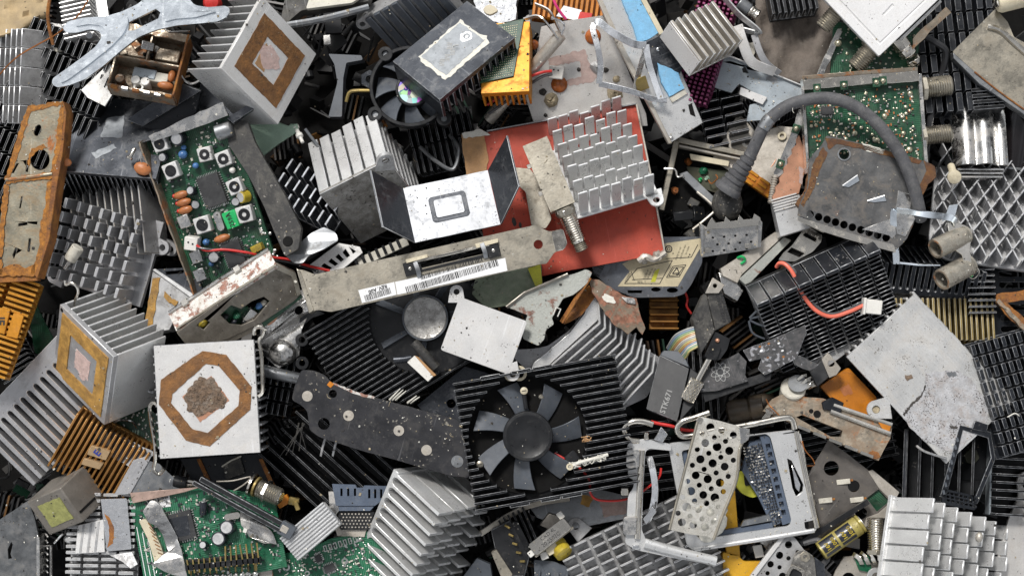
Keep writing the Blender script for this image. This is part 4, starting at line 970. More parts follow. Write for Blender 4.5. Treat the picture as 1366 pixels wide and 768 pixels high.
# slotted expansion bracket
F = PF(580, 356, 36, (.02, .06), -15.5)
r = thing('expansion_bracket', 'long dull nickel slot bracket with ribbon connector opening and barcode stickers', 'metal bracket', F)
out = [(396, 359), (405, 360), (420, 366), (714, 300), (726, 306), (733, 309), (751, 305), (757, 325), (752, 333), (740, 336), (729, 352), (722, 352), (668, 364), (441, 416), (424, 413), (412, 417)]
part('plate', MB().prism(arcpts(F.poly(out), 3, 2), -3, 0, [F.poly(circ(718, 326, 6.2, 16)), F.poly([(553, 347), (653, 325), (656, 336), (556, 359)])]), nickel, r, .6)
part('end_fold', MB().prism(F.poly([(395, 357), (401, 362), (419, 414), (412, 418)], 1), -26, 1.5), nickel, r, .8)
part('end_tab', MB().prism(arcpts(F.poly([(735, 309), (751, 305), (757, 325), (752, 333), (741, 335)], 1.2), 3, 2), 0, 1.2), nickel_b, r, .4)
cn = part('connector_body', MB().prism(F.poly([(541, 349), (664, 321), (668, 338), (545, 366)], 2), -16, 2, [F.poly([(560, 349), (646, 329), (649, 338), (563, 359)], 2)]), plastic, r, .6)
part('connector_shell', MB().prism(F.poly([(552, 347), (652, 324), (653, 328), (553, 351)], 5), 1, 5), nickel_b, cn, .6)
part('contact_row', MB().prism(F.poly([(562, 352), (646, 332), (647, 335), (563, 356)], -3), -10, -3), dark_in, cn, 0)
for q in ((547, 358), (658, 334)):
    a = F.at(q[0], q[1], 3); k = part('end_block', MB().obox((a[0], a[1], 2), 8, 9, 2.4, 0), plastic, cn, .6); part('end_screw', MB().dome((a[0], a[1], 4), 2.6, 1.6), nickel_b, k, 0)
for q in ((556, 358), (645, 333)):
    a = F.at(q[0], q[1], 6); part('latch', MB().strap([Vector((a[0], a[1] - 11, 2)), Vector((a[0] + 1, a[1] - 3, 7)), Vector((a[0], a[1] + 9, 6))], (1, 0, 0), 6, 1.6, 3), steel_g, cn, .3)
part('gold_shell', MB().prism(F.poly([(541, 346), (570, 339), (571, 343), (542, 351)], 6), 2, 6).prism(F.poly([(634, 325), (664, 318), (665, 323), (635, 331)], 6), 2, 6), cream, cn, .5)
s1 = film(r, F, [(478, 387), (526, 376), (529, 393), (483, 404)], sticker, 'sticker', .4); s2 = film(r, F, [(527, 376), (674, 344), (677, 361), (530, 393)], sticker, 'sticker', .55)
a = F.at(503, 386); text(s1, 'REV. A00', a[0] + 1, a[1] + .5, .6, 6.6, 184, ink, bold=.2)
a = F.at(488, 402); barcode(s1, a[0], a[1], 36, 8, .55, 2, 22, 4)
a = F.at(543, 391); barcode(s2, a[0], a[1], 126, 8.5, .75, 1.2, 60, 5)
a = F.at(562, 372); barcode(s2, a[0], a[1] - 1, 84, 6, .75, 1.2, 46, 6)
# vents under the bracket
F = PF(448, 340, -14, (0, .1), -38)
r = thing('vent_strip', 'short white louvred strip with black slots above the slotted bracket', 'vent', F)
hs = [F.poly([(428 + i * 9.6, 349 - i * 6.2 + 6), (432 + i * 9.6, 346.5 - i * 6.2 + 4), (443 + i * 8, 357 - i * 5.4), (439 + i * 8, 360 - i * 5.4)]) for i in range(5)]
part('plate', MB().prism(F.poly([(412, 354), (452, 324), (480, 329), (484, 337), (446, 368), (424, 372)]), -4, 0, hs), white_pl, r, .4)
F = PF(505, 336, -22, (0, .1), -18)
r = thing('comb_strip', 'pale strip with black teeth squeezed between folded bracket and slotted bracket', 'connector strip', F)
part('strip', MB().prism(F.poly([(473, 346), (541, 316), (546, 326), (478, 358)]), -6, 0), ceramic, r, .6); part('teeth', fins_mb(66, 12, 7, 'x', 1, 4, 0, -8, 5), black, r, .5, F=sub(F, -34, -10, 0, rz=6), base=F)
# dark pins with white edges
F = frame((376, 270), (442, 322), (398, 216), -40, g=(.15, .4))
r = sink('heat_sink', 'dark sink with white-edged blades in broken rows beside the cover strip', F, slate, n=8, ax='x', rows=3, ft=3, gap=5, fh=34, edge=edge_w, jit=.5)
wire('thin_pin', 'thin straight metal pin pointing at the white-finned sink', [(407, 172, -20), (424, 195, -22), (436, 210, -26)], 2.2, steel_g, smooth=2)
F = PF(480, 182, -40, (0, 0), -28)
r = thing('dark_rail', 'dark brown rail lying in the hollow left of the small fan', 'rail', F); part('rail', MB().box(-70, -5, -14, 40, 5, 0), rust_m, r, 1); part('rail_top', MB().box(-66, -2, 0, 36, 2, 3), black_dusty, r, .6)
F = frame((560, 240), (640, 215), (548, 170), -95, g=(.1, .1)); sink('heat_sink', 'black sink sunk deep between small fan and red board', F, black, n=10, ax='x', rows=2, ft=3, fh=30, edge=edge_b)
wire('clear_tube', 'dusty clear tube curling in the dark below the small fan', [(560, 196, -60), (580, 214, -54), (604, 226, -56), (612, 200, -60), (600, 180, -70)], 3, steel_g)
# ================================================================ upper right
# white tuner with three aerial sockets
F = frame((1172, 74), (1252, -4), (1092, -12), 34, g=(.02, -.12))
r = thing('white_tuner', 'white diamond-set tuner case with three screw sockets at the upper edge', 'tuner', F)
w, h = F.w, F.h
part('case', MB().box(0, 0, -26, w, h, 0), white_tin, r, 1.2)
part('rim', MB().prism(rect(-2, -2, w + 2, h + 2), -4, 2, [rect(10, 9, w, h)]), white_tin, r, .8)
part('lid', MB().prism(rect(12.5, 11, w, h), -1, 1.2, [F.poly([(1176, 20), (1179, 17), (1190, 5), (1193, 8), (1180, 21)])]), white_tin, r, .6)
part('side_plate', MB().box(34, -9, -28, w, -4, -6), tin, r, .8); part('side_plate', MB().prism(rough_edge([(40, -28), (w, -28), (w, -18), (48, -18)], 9, 1.6), -14, -11), rusty_n, r)
part('gap_rail', MB().box(30, -4, -26, w, -2, -3), dark_in, r, 0)
L_ = lambda *p: [F.loc(*q) for q in p]
for (a, b, rr_) in (((1119, 12, 12), (1097, 38, 4), 11.5), ((1164, 63, 10), (1140, 91, 4), 12.5)):
    p0, p1 = L_(a, b); fconn(r, p0, p1 - p0, rr_, (p1 - p0).length, nickel)
p0, p1 = L_((1194, 48, 10), (1219, 80, 2)); s = part('broken_socket', MB().lathe([(11, 0), (12, 4), (12, 20), (10, 21), (11.5, 24), (11.5, 32), (9, 34)], p0, p1 - p0, 8), nickel_b, r, .6)
part('torn_end', MB().dome(p1, 10, 8, 9, 3, 2.4, (p1 - p0)), nickel_b, s, 0)
# lower board of the pair
F = frame((1098, 122), (1212, 104), (1122, 44), -14, g=(.02, .1))
r = thing('tuner_board', 'small green board with a tin edge wall, between white tuner and larger green board', 'circuit board', F)
part('board', MB().box(0, 0, -4, F.w, F.h, 0), pcb, r); dots(r, F, rect(8, 6, F.w - 4, F.h - 4), 26, solder_y, (1.4, 2.6), 0, seed=21); smd(r, F, rect(8, 6, F.w - 4, F.h - 4), 90, (solder, ceramic), 0, 22, 0, (.8, 1.8))
part('edge_wall', MB().prism(rough_edge(F.poly([(1118, 38), (1124, 42), (1096, 108), (1087, 104)], 10), 7, .8), -6, 10), tin, r)
a = F.at(1118, 58, 10); part('solder_blob', MB().dome((a[0], a[1], 10), 5, 4), solder_y, r, 0)
# the big green tuner board
F = frame((1078, 232), (1232, 222), (1071, 117), 6, g=(.02, .05))
r = thing('tuner_board', 'large green board crowded with solder beads and two threaded sockets, under the arched cable', 'circuit board', F)
w, h = F.w, F.h
part('board', MB().box(0, 0, -4, w, h, 0), pcb, r)
dots(r, F, rect(6, 6, w - 6, h - 8), 130, solder_y, (1.3, 2.9), 0, seed=31); smd(r, F, rect(6, 6, w - 6, h - 6), 420, (solder, ceramic, orange_c, epoxy), 0, 32, 0, (.7, 1.9))
part('top_wall', MB().prism(rough_edge(F.poly([(1070, 105), (1150, 99), (1224, 94), (1226, 108), (1150, 113), (1073, 120)], 12), 10, .8), -8, 12), nickel_b, r); part('rusty_lip', MB().strap([F.at3(1070, 104, 12), F.at3(1150, 97, 13), F.at3(1224, 92, 12)], (0, 1, .3), 5, 2), rusty_n, r, .3)
part('side_wall', MB().box(-3, 0, -12, 1, h, 8), tin, r); part('side_wall', MB().box(w - 1, 0, -12, w + 4, h + 8, 8), tin, r)
for x, y in ((1090, 118), (1126, 114), (1169, 110), (1178, 108)):
    a = F.at(x, y, 13); k = part('board_tab', MB().obox((a[0], a[1], 12), 5, 6, 1.6), pcb, r, .4); part('solder_blob', MB().dome((a[0], a[1], 13.5), 3.6, 3), solder_y, k, 0)
a = F.at(1103, 148, 2); chip(r, a[0], a[1], 0, 15, 11, 3, 0, 5)
for y, rr_, ln in ((118, 14, 40), (182, 12.5, 40)):
    a = F.at3(1229, y, -4); fconn(r, a, (1, .05, 0), rr_, ln, nickel)
for x, y, q in ((1180, 155, 4), (1140, 178, 4), (1160, 196, 4), (1214, 125, 4), (1213, 200, 4.6), (1205, 178, 3.6), (1170, 187, 3.8)):
    a = F.at(x, y); part('solder_blob', MB().dome((a[0], a[1], 0), q, 3), solder_y, r, 0)
F = PF(1040, 205, -14, (.1, 0), -62)
r = thing('tin_edge_strip', 'tin wall strip with green blobs, leaning beside the copper-faced sink', 'metal strip', F)
part('strip', MB().prism(rough_edge(F.poly([(1066, 146), (1074, 150), (1062, 190), (1044, 232), (1033, 240), (1032, 230), (1050, 190)]), 7, .9), -12, 0), tin, r)
for x, y in ((1062, 172), (1041, 219)):
    a = F.at(x, y, 2); k = part('green_tab', MB().obox((a[0], a[1], 1), 6, 5, 1.5, 10), pcb, r, .4); part('solder_blob', MB().dome((a[0], a[1], 2.2), 4, 4), solder_y, k, 0)
# dark holed steel plate
F = PF(1152, 256, 30, (.03, .05), 16)
r = thing('perforated_plate', 'dark scuffed steel plate with rusty corners and a row of round holes', 'metal plate', F)
out = [(1103, 181), (1150, 192), (1194, 203), (1236, 216), (1246, 222), (1247, 236), (1238, 246), (1229, 264), (1222, 290), (1210, 318), (1196, 333), (1166, 322), (1130, 312), (1098, 303), (1064, 287), (1066, 274), (1076, 254), (1080, 212), (1096, 194)]
hl = [F.poly(circ(1126, 206, 7, 16)), ] + [F.poly(circ(1081 + i * 11.25, 286 + i * 3.45 + (0 if i < 3 else 0), 5.2, 14)) for i in range(10)]
part('plate', MB().prism(rough_edge(F.poly(out), 9, .9), -3, 0, hl), steel_d, r, .5)
fl = [(1064, 282), (1076, 279), (1100, 287), (1140, 301), (1164, 300), (1190, 291), (1202, 291), (1206, 320), (1196, 334), (1166, 323), (1130, 313), (1098, 304), (1064, 288)]
hl2 = [F.poly(circ(1081 + i * 11.25, 286 + i * 3.45, 5.4, 14)) for i in range(1, 10)]
part('bright_flange', MB().prism(F.poly(fl, .5), -.5, .8, []), nickel_b, r, 0) if False else None
part('bright_flange', MB().prism(arcpts(F.poly([(1064, 289), (1098, 299.5), (1130, 309.5), (1166, 320), (1192, 326), (1196, 337), (1166, 329), (1130, 319), (1098, 309), (1064, 294)], 1), 2), -8, 1), nickel_b, r, .8)
part('bright_panel', MB().prism(F.poly([(1198, 254), (1222, 262), (1222, 290), (1208, 316), (1196, 312), (1193, 291)], .4), -.5, 1.4), tin, r, .5)
part('bright_panel', MB().prism(F.poly([(1150, 306), (1192, 290), (1196, 312), (1190, 318), (1186, 314), (1160, 308)], .4), -.5, 1.0), tin, r, .3)
for (x0, y0, x1, y1) in ((1124, 248, 1144, 234), (1157, 268, 1180, 261)):
    k = part('slit_tongue', MB().prism(F.poly([(x0, y0), (x1, y1), (x1 + 3, y1 + 7), (x0 + 8, y0 + 2)], 2), .2, 1.6), zinc, r, .3); part('slit_edge', MB().tube([F.at3(x0, y0, 2), F.at3(x1, y1, 2.4)], 1.1, 6, 1), edge_w, k, 0)
part('rusty_flange', MB().prism(rough_edge(F.poly([(1096, 194), (1104, 182), (1098, 206), (1084, 250), (1070, 284), (1062, 272), (1075, 252), (1081, 212)], -1), 6, .7), -14, -1), rust_dark, r, .5)
part('rusty_corner', MB().prism(rough_edge(F.poly([(1232, 214), (1247, 222), (1249, 236), (1238, 246), (1229, 266), (1226, 250), (1236, 228)], .8), 5, .7), -6, 1), rust_dark, r, .4)
for p4 in ([(1100, 184), (1118, 186), (1150, 193), (1194, 204), (1230, 214), (1226, 219), (1190, 210), (1150, 199), (1116, 192), (1106, 200)], [(1098, 196), (1104, 204), (1094, 226), (1084, 254), (1072, 276), (1068, 272), (1078, 250), (1084, 220)], [(1150, 191), (1180, 200), (1178, 206), (1156, 202)]):
    film(r, F, p4, rust_dark if p4[0][0] < 1140 else residue_e, 'rust_crust', .6, rough=(4, .8))
a = F.at(1126, 206); part('hole_collar', MB().ring(9, 6.8, 1.4, (a[0], a[1], -.2), n=18), steel_g, r, .3)
# copper faced sink
F = PF(1052, 250, -4, (-.05, .1), -24)
r = thing('copper_faced_sink', 'copper-faced block with bare silver grooved end beside the dark perforated plate', 'heat sink', F)
cp = [(1066, 180), (1073, 200), (1077, 215), (1066, 258), (1032, 268), (1030, 262)]; L0 = Vector((1030, 262)); L1 = Vector((1066, 180)); ed = []
for i in range(1, 13):
    q = L0.lerp(L1, i / 13); ed += [(q.x + (2 if i % 2 else -1.5), q.y)]
part('copper_face', MB().prism(F.poly(cp + ed), -5, 0), copper, r, .4)
part('silver_block', MB().prism(F.poly([(1031, 269), (1066, 259), (1072, 268), (1094, 300), (1041, 316)], -1), -20, -1), alu_w, r, .8)
part('groove_ribs', MB().box(0, 0, 0, .01, .01, .01).add([], []) if False else fins_mb(36, 17, 5, 'y', 1, 2, 0, -1.5, 1.2), white_cl, r, .4, F=sub(F, *F.at(1033, 283), 0, rz=-8), base=F)
part('spring_edge', MB().thread(F.at3(1028, 272, -12), F.at3(1034, 236, -12) - F.at3(1028, 272, -12), 5, 40, 3.4, 1.4), alu_warm, r, 0)
film(r, F, [(1066, 222), (1072, 226), (1070, 246), (1066, 244)], pinkstain, 'pale_scuff', .4, rough=(3, 1))
# lattice sink
F = frame((1224, 352), (1412, 352), (1262, 212), -28, g=(.04, .42))
r = thing('heat_sink', 'silver sink whose crossed blades form a diamond lattice, behind the twin sockets', 'heat sink', F)
w, h = F.w, F.h; pl = [(0, 22), (22, 0), (w, 0), (w, h), (0, h)]; pl2 = arcpts(pl, 10)
pl2 = arcpts([(0, 22), (22, 0), (w, 0), (w, h - 26), (0, h - 26)], 10); part('base_plate', MB().prism(pl2, -6, 0), alu_d, r, 1)
for sgn in (1, -1):
    mb = MB(); dv = Vector((.50 * sgn, .866)); nv = Vector((dv.y, -dv.x)) if sgn > 0 else Vector((-dv.x + dv.y - dv.y, 0)); nv = Vector((.866, -.5 * sgn)); k = -.5 * h * sgn - 18.5 * 14
    while k < 600:
        c = nv * k; ts = []
        lo_, hi_ = -1e9, 1e9
        for (pn, off) in ((Vector((1, 0)), 2), (Vector((-1, 0)), -w + 2), (Vector((0, 1)), 2), (Vector((0, -1)), -h), (Vector((.7, .7)), 17)):
            den = dv.dot(pn); num = off - c.dot(pn)
            if abs(den) < 1e-6: continue
            t = num / den
            if den > 0: lo_ = max(lo_, t)
            else: hi_ = min(hi_, t)
        if hi_ - lo_ > 8:
            m = int((hi_ - lo_) / 19.6) + 1
            for i in range(m):
                a = c + dv * (lo_ + (hi_ - lo_) * i / m); b = c + dv * (lo_ + (hi_ - lo_) * (i + 1) / m - 1.5); t_ = nv * 1.0
                z1 = 26 + R.uniform(-.5, .5)
                if sgn > 0: mb.add([(*(a - t_), -.5), (*(a + t_), -.5), (*(b + t_), -.5), (*(b - t_), -.5), (*(a - t_), z1), (*(a + t_), z1), (*(b + t_), z1), (*(b - t_), z1)], [(3, 2, 1, 0), (4, 5, 6, 7), (0, 1, 5, 4), (1, 2, 6, 5), (2, 3, 7, 6), (3, 0, 4, 7)])
                else: mb.add([(*(a - t_), -.5), (*(a + t_), -.5), (*(b + t_), -.5), (*(b - t_), -.5), (*(a - t_), z1 - 1.5), (*(a + t_), z1 - 1.5), (*(b + t_), z1 - 1.5), (*(b - t_), z1 - 1.5)], [(3, 2, 1, 0), (4, 5, 6, 7), (0, 1, 5, 4), (1, 2, 6, 5), (2, 3, 7, 6), (3, 0, 4, 7)])
        k += 18.5
    part('lattice_ribs', mb, alu_g, r, .5, edge_w)
F = PF(1273, 236, 12, (.2, -.3))
r = thing('push_pin', 'cream mushroom-headed push pin standing in the lattice sink', 'push pin', F)
part('head', MB().lathe([(8, -2), (9.5, 0), (9, 3), (4, 5)], n=18), cream, r, .3); part('stem', MB().lathe([(5, -2), (5, -10), (6, -11), (5, -12), (5, -26)], (0, 0, 0), (.15, -.4, 1), 14), cream, r, .3)
# black ribbed plastic
F = frame((1228, 160), (1330, 148), (1214, -20), -46, g=(.05, .2))
r = sink('heat_sink', 'black cross-ribbed sink filling the space behind the nickel sockets', F, black2, n=8, ax='x', rows=7, ft=8, gap=3, fh=26, edge=edge_b, ears=[(F.w * .3, -7, 9, 90)])
part('lower_ribs', fins_mb(F.w * .45, 34, 4, 'y', 1, 5, 0, -.5, 30, (4, 4, 2, 0)), black, r, .6, edge_b, F=sub(F, F.w * .55, -6, 0), base=F)
wire('thin_cable', 'thin black cable hanging behind the sockets of the green board', [(1232, 48, 0), (1250, 58, -2), (1262, 70, -4), (1256, 100, -18), (1246, 130, -14), (1240, 165, -10), (1235, 205, -8), (1234, 230, -12)], 4.6, black_w)
F = PF(1322, 78, 8, (.08, .05), 38)
r = thing('bent_can', 'warm grey bent tin can with a rusted lower edge, at the side of the picture', 'metal can', F)
part('top_face', MB().prism(arcpts(F.poly([(1271, 69), (1328, 12), (1344, 30), (1352, 50), (1382, 66), (1390, 160), (1366, 145), (1310, 104)]), 2), -4, 0, bend=lambda x, y: 2.5 * math.sin(y / 20)), nickel, r, .8)
part('side_face', MB().prism(F.poly([(1271, 69), (1310, 104), (1366, 145), (1388, 160), (1386, 168), (1362, 150), (1306, 112), (1272, 78)], -4), -24, -3), steel_g, r, .6)
part('raised_fold', MB().tube([F.at3(1318, 36, 1), F.at3(1334, 40, 4), F.at3(1352, 56, 4), F.at3(1376, 78, 2)], 4, 8), nickel_b, r, 0)
part('rust_line', MB().tube([F.at3(1300, 96, -2), F.at3(1330, 120, -2), F.at3(1366, 146, -2)], 1.2, 6), rust_m, r, 0)
F = PF(1350, 4, 30); r = thing('cream_tube', 'cream plastic tube end poking in at the upper corner', 'tube', F)
part('tube', MB().lathe([(12, -2), (14, 2), (14, 60)], F.loc(1332, 4, 28), (1, .25, 0), 18), cream, r, .4); part('tip', MB().dome(F.loc(1333, 4, 28), 8, 6, axis=(-1, -.2, .2)), nickel_b, r, 0)
F = frame((1266, 228), (1334, 216), (1276, 152), -22, g=(0, .25))
r = thing('corrugated_sleeve', 'mirror-bright corrugated metal sleeve below the bent tin can', 'metal sleeve', F)
n = 26; w, h = F.w, F.h; f = lambda t: 9 * abs(math.sin(t * math.pi * 2.5)) ** .7 + 10 * math.sin(t * math.pi)
vs = [(w * i / n, h * (0 if j == 0 else .86 if j == 1 else 1), f(i / n) - (0 if j < 2 else 6)) for j in range(3) for i in range(n + 1)]; b0 = len(vs); vs += [(x, y, z - 4) for x, y, z in vs]
q = lambda o, s_: [((j * (n + 1) + i + o), (j * (n + 1) + i + 1 + o), ((j + 1) * (n + 1) + i + 1 + o), ((j + 1) * (n + 1) + i + o))[::s_] for j in range(2) for i in range(n)]
fs = q(0, 1) + q(b0, -1) + [(i + 1, i, i + b0, i + 1 + b0) for i in range(n)] + [(j * (n + 1), (j + 1) * (n + 1), (j + 1) * (n + 1) + b0, j * (n + 1) + b0) for j in range(2)] + [((j + 1) * (n + 1) + n, j * (n + 1) + n, j * (n + 1) + n + b0, (j + 1) * (n + 1) + n + b0) for j in range(2)] + [(2 * (n + 1) + i, 2 * (n + 1) + i + 1, 2 * (n + 1) + i + 1 + b0, 2 * (n + 1) + i + b0) for i in range(n)]
part('sleeve', MB().add(vs, fs), tin, r, 0)
for i in range(3): part('lower_lip', MB().box(4 + i, -5 - i * 4, -8 - i * 5, w - 4, -2 - i * 4, 2 - i * 4), tin, r, .5)
F = PF(1346, 186, -40); r = thing('black_cylinder', 'glossy black cylinder standing beside the corrugated sleeve', 'capacitor', F)
part('sleeve', MB().cyl(F.loc(1350, 225, -50), 22, 90, (.1, 1, .15), 26, 2), mat('gloss_black', (.012, .010, .011), .15), r, 0); part('end_ring', MB().ring(23, 19, 3, F.loc(1350, 225, -50), (.1, 1, .15)), steel_g, r, .3)
# twin round sockets on their bracket
F = PF(1244, 320, 36, (0, 0))
r = thing('twin_socket', 'pair of stained barrel sockets on a bright bent wire-thin frame, before the lattice sink', 'socket', F)
L_ = lambda *p: [F.loc(*q) for q in p]
part('frame', MB().strap(L_((1196, 352, 2), (1194, 320, 22), (1192, 284, 44), (1200, 281, 46), (1236, 286, 46), (1270, 291, 42), (1274, 300, 30)), [(.9, .2, .4), (.9, .2, .4), (.5, .5, .7), (.2, 1, .4), (.2, 1, .4)], 9, 2, 3), zinc, r, .4)
part('lower_rod', MB().tube(L_((1196, 350, 0), (1225, 353, 2), (1254, 353, 4)), 1.6, 7, 1), zinc, r, 0)
part('back_plate', MB().prism(rough_edge(F.poly([(1264, 292), (1288, 300), (1299, 306), (1295, 336), (1298, 352), (1290, 362), (1284, 340), (1270, 330)]), 6, .6), -8, -4), nickel_b, r, .5)
part('flag', MB().prism(F.poly([(1262, 284), (1266, 274), (1278, 272), (1274, 288), (1256, 296)], 4), 3, 5), zinc, r, .4)
for a, b, q in (((1248, 332, 42), (1288, 312, 22), 13.5), ((1256, 373, 36), (1294, 352, 16), 14.5)):
    p0, p1 = L_(a, b); d = (p1 - p0); s = part('barrel', MB().ring(q, q * .82, d.length, p0, d, 26), barrel_m, r, .6); part('barrel_collar', MB().ring(q * 1.05, q * .9, 4, p0 + d * .86, d, 26), nickel, s, .5)
    part('rusty_rim', MB().ring(q * .97, q * .80, 1.2, p0 - d.normalized() * .6, d, 26), rusty_n, s, 0); part('inner_wall', MB().cyl(p0 + d * .35, q * .84, 4, d, 20), steel_g, s, 0)
    part('centre_pin', MB().lathe([(2, 0), (2.6, 2), (2.4, 12), (3.6, 13)], p0 + d.normalized() * 2, d, 10), nickel_b, s, 0)
    part('bayonet_nub', MB().dome(p0 + d * .9 + Vector((0, 0, q)), 2.2, 2), nickel, s, 0)
part('green_bead', MB().ell(F.loc(1291, 310, 34), 1.6, 3, 2).ell(F.loc(1294, 352, 30), 2, 2, 2).ell(F.loc(1296, 368, 24), 2, 1.4, 2), green_c, r, 0)
part('rear_tag', MB().strap(L_((1296, 350, 20), (1306, 362, 22), (1298, 372, 18), (1290, 366, 16)), (0, 0, 1), 4, 1.6, 3), nickel_b, r, .3)
# black comb sink, red connector wire
F = frame((1131, 390), (1312, 398), (1141, 350), -6, g=(0, -.35)); F0 = F
r = thing('heat_sink', 'black comb-edged sink lying level under the twin sockets', 'heat sink', F)
part('comb_ribs', comb_mb(F.w, 9, 33, 19, 5.4, 90, 0, True), black2, r, .6, edge_b)
part('lower_skirt', MB().prism(rough_edge([(0, -2), (F.w * .5, -2), (F.w, -2), (F.w + 2, -8), (F.w * .55, -16), (4, -6)], 12, .6), -14, -3), plastic, r, .6, edge_b)
F = frame((1286, 424), (1322, 422), (1286, 340), -36, g=(.1, .2)); sink('heat_sink', 'black sink of short level blades beside the lattice sink corner', F, black2, n=11, ax='y', ft=2.6, fh=30, edge=edge_w)
F = frame((1318, 455), (1380, 450), (1322, 342), -30, g=(0, .1))
r = thing('slotted_frame', 'dark blue-black frame with level slots under the lattice sink', 'plastic frame', F)
part('frame', MB().prism(rect(0, 0, F.w, F.h), -10, 0, [rrect(14, 10 + i * 15, F.w - 4, 18 + i * 15, 3) for i in range(6)]), pcb_b if False else black2, r, .8, edge_b)
F = PF(1352, 414, -4, (.1, .1), 20)
r = thing('rusty_angle', 'rust-brown angle bracket at the side edge above the black pin block', 'metal bracket', F)
part('flange', MB().prism(rough_edge(F.poly([(1330, 392), (1372, 386), (1374, 398), (1344, 404), (1352, 412), (1374, 430), (1374, 446), (1350, 428), (1329, 404)]), 6, 1), -5, 0), rust_m, r); part('upright', MB().prism(rough_edge(F.poly([(1329, 402), (1333, 398), (1374, 440), (1374, 450)], 3), 6, 1), -10, 3), rusty_n, r)
# segmented black sink
F = frame((1034, 474), (1196, 412), (991, 380), -22, g=(-.20, -.55))
r = sink('heat_sink', 'big black sink with a segmented top blade, under the coral wire', F, black, n=18, ax='y', rows=9, ft=2.2, gap=2.2, fh=40, edge=edge_b, jit=.5, inset=(0, 0, 0, 9))
mb = MB(); L9 = (F.w - 16) / 9
for i in range(9): mb.box(i * (L9 + 2), F.h - 6, -.5, i * (L9 + 2) + L9, F.h, 50)
part('segmented_blade', mb, black2, r, .8, edge_b)
a = F.loc(1033, 402, 14); part('long_screw', MB().lathe([(5, 0), (4, 2), (2, 3), (2, 12), (.6, 18)], a, (.1, -1, -.1), 10), brass, r, .2)
part('root_star', MB().tube([F.loc(1000, 424, 4), F.loc(1018, 408, 8), F.loc(1040, 402, 8)], 1.5, 6).tube([F.loc(1000, 425, 4), F.loc(1022, 420, 4), F.loc(1050, 412, 4)], 1.5, 6).tube([F.loc(1000, 427, 4), F.loc(1016, 434, 2), F.loc(1044, 440, 2)], 1.5, 6).tube([F.loc(999, 428, 4), F.loc(1004, 444, 2), F.loc(1020, 452, 0)], 1.5, 6), plastic_g, r, 0)
F = PF(1037, 353, 24)
r = thing('connector_lead', 'coral red twin wire ending in a white plug, draped over the black segmented sink', 'wire', F)
L_ = lambda *p: [F.loc(*q) for q in p]
part('coral_wire', MB().tube(L_((1036, 356, 10), (1040, 351, 18), (1048, 353, 24), (1058, 365, 28), (1068, 388, 28), (1086, 412, 26), (1108, 422, 26), (1132, 416, 26), (1152, 407, 24)), 2.7, 10, 6), coral_w, r, 0)
part('dark_wire', MB().tube(L_((1038, 355, 6), (1050, 352, 16), (1061, 364, 22), (1072, 388, 22), (1090, 410, 20), (1110, 419, 20), (1134, 412, 22), (1152, 405, 22)), 2.4, 8, 6), rubber, r, 0)
p_ = part('white_plug', MB().obox(F.loc(1163, 409, 24), 12, 9.5, 8, -6), white_p, r, 1); part('plug_lip', MB().obox(F.loc(1152, 408, 25), 1.6, 11, 9, -6), white_p, p_, .5)
# rail, tin connector, cage
F = PF(1005, 345, -16, (-.02, .1), -28)
r = thing('worn_rail', 'grimy grey rail with brown trim left of the coral wire', 'rail', F)
part('rail', MB().prism(F.poly([(961, 358), (980, 346), (1034, 309), (1046, 314), (990, 366), (984, 378), (964, 368)]), -14, 0), alu_warm, r, .8); part('brown_trim', MB().prism(F.poly([(986, 372), (1046, 316), (1056, 320), (996, 382)], 2), -10, 2), rust_grey, r, .8)
part('block_end', MB().prism(F.poly([(958, 362), (984, 378), (992, 388), (984, 402), (966, 392)], -6), -34, -6), tin, r, 1); part('green_tie', MB().tube([F.at3(984, 344, 0), F.at3(990, 342, 6), F.at3(994, 347, 3), F.at3(988, 352, 2)], 1.8, 6), green_c, r, 0)
F = PF(1068, 328, -6, (0, .1), -30)
r = thing('tin_latch', 'bright tin socket shell with square windows beneath the perforated plate', 'socket shell', F)
part('shell', MB().prism(arcpts(F.poly([(1072, 306), (1080, 303), (1097, 314), (1096, 322), (1084, 336), (1060, 349), (1038, 347), (1046, 336), (1056, 328)]), 3), -10, 0, [F.poly([(1074, 310), (1090, 318), (1088, 323), (1071, 314)]), F.poly([(1056, 330), (1074, 338), (1066, 343), (1050, 336)])]), nickel_b, r, .8)
part('dark_core', MB().prism(F.poly([(1046, 338), (1075, 306), (1094, 318), (1060, 346)], -8), -16, -8), dark_in, r, 0)
F = PF(976, 316, -8, (.02, -.12), -6)
r = thing('tin_cage', 'bright tin cage with small holes and toothed rim below the cable plug', 'metal cage', F)
hs = [F.poly(circ(951 + i * 15 + (j % 2) * 6, 317 + j * 9 - i * 1.2, 1.9, 8, 1.5)) for j in range(3) for i in range(4)]
part('face', MB().prism(rough_edge(F.poly([(936, 300), (950, 306), (1014, 300), (1015, 328), (1006, 332), (937, 343)]), 10, .5), -3, 0, hs), tin, r, .4)
tt = [(942, 306), (946, 296), (950, 290), (954, 297), (966, 296), (968, 289), (974, 295), (984, 294), (986, 287), (992, 293), (1004, 292), (1006, 285), (1014, 290), (1016, 300), (980, 304)]
part('toothed_rim', MB().prism(F.poly(tt, 6), 3, 6), nickel_b, r, .4); part('side_fold', MB().prism(F.poly([(934, 299), (939, 301), (939, 343), (936, 343)], 6), -14, 6), tin, r, .4); part('side_fold', MB().prism(F.poly([(1012, 292), (1017, 296), (1015, 330), (1011, 330)], 6), -14, 6), tin, r, .4)
part('feet', MB().obox((*F.at(944, 334, 2), 1), 4, 3, 2).obox((*F.at(998, 328, 2), 1), 4, 3, 2), nickel_b, r, .3)
part('dark_back', MB().prism(F.poly([(938, 304), (1014, 300), (1012, 328), (940, 340)], -12), -16, -12), dark_in, r, 0)
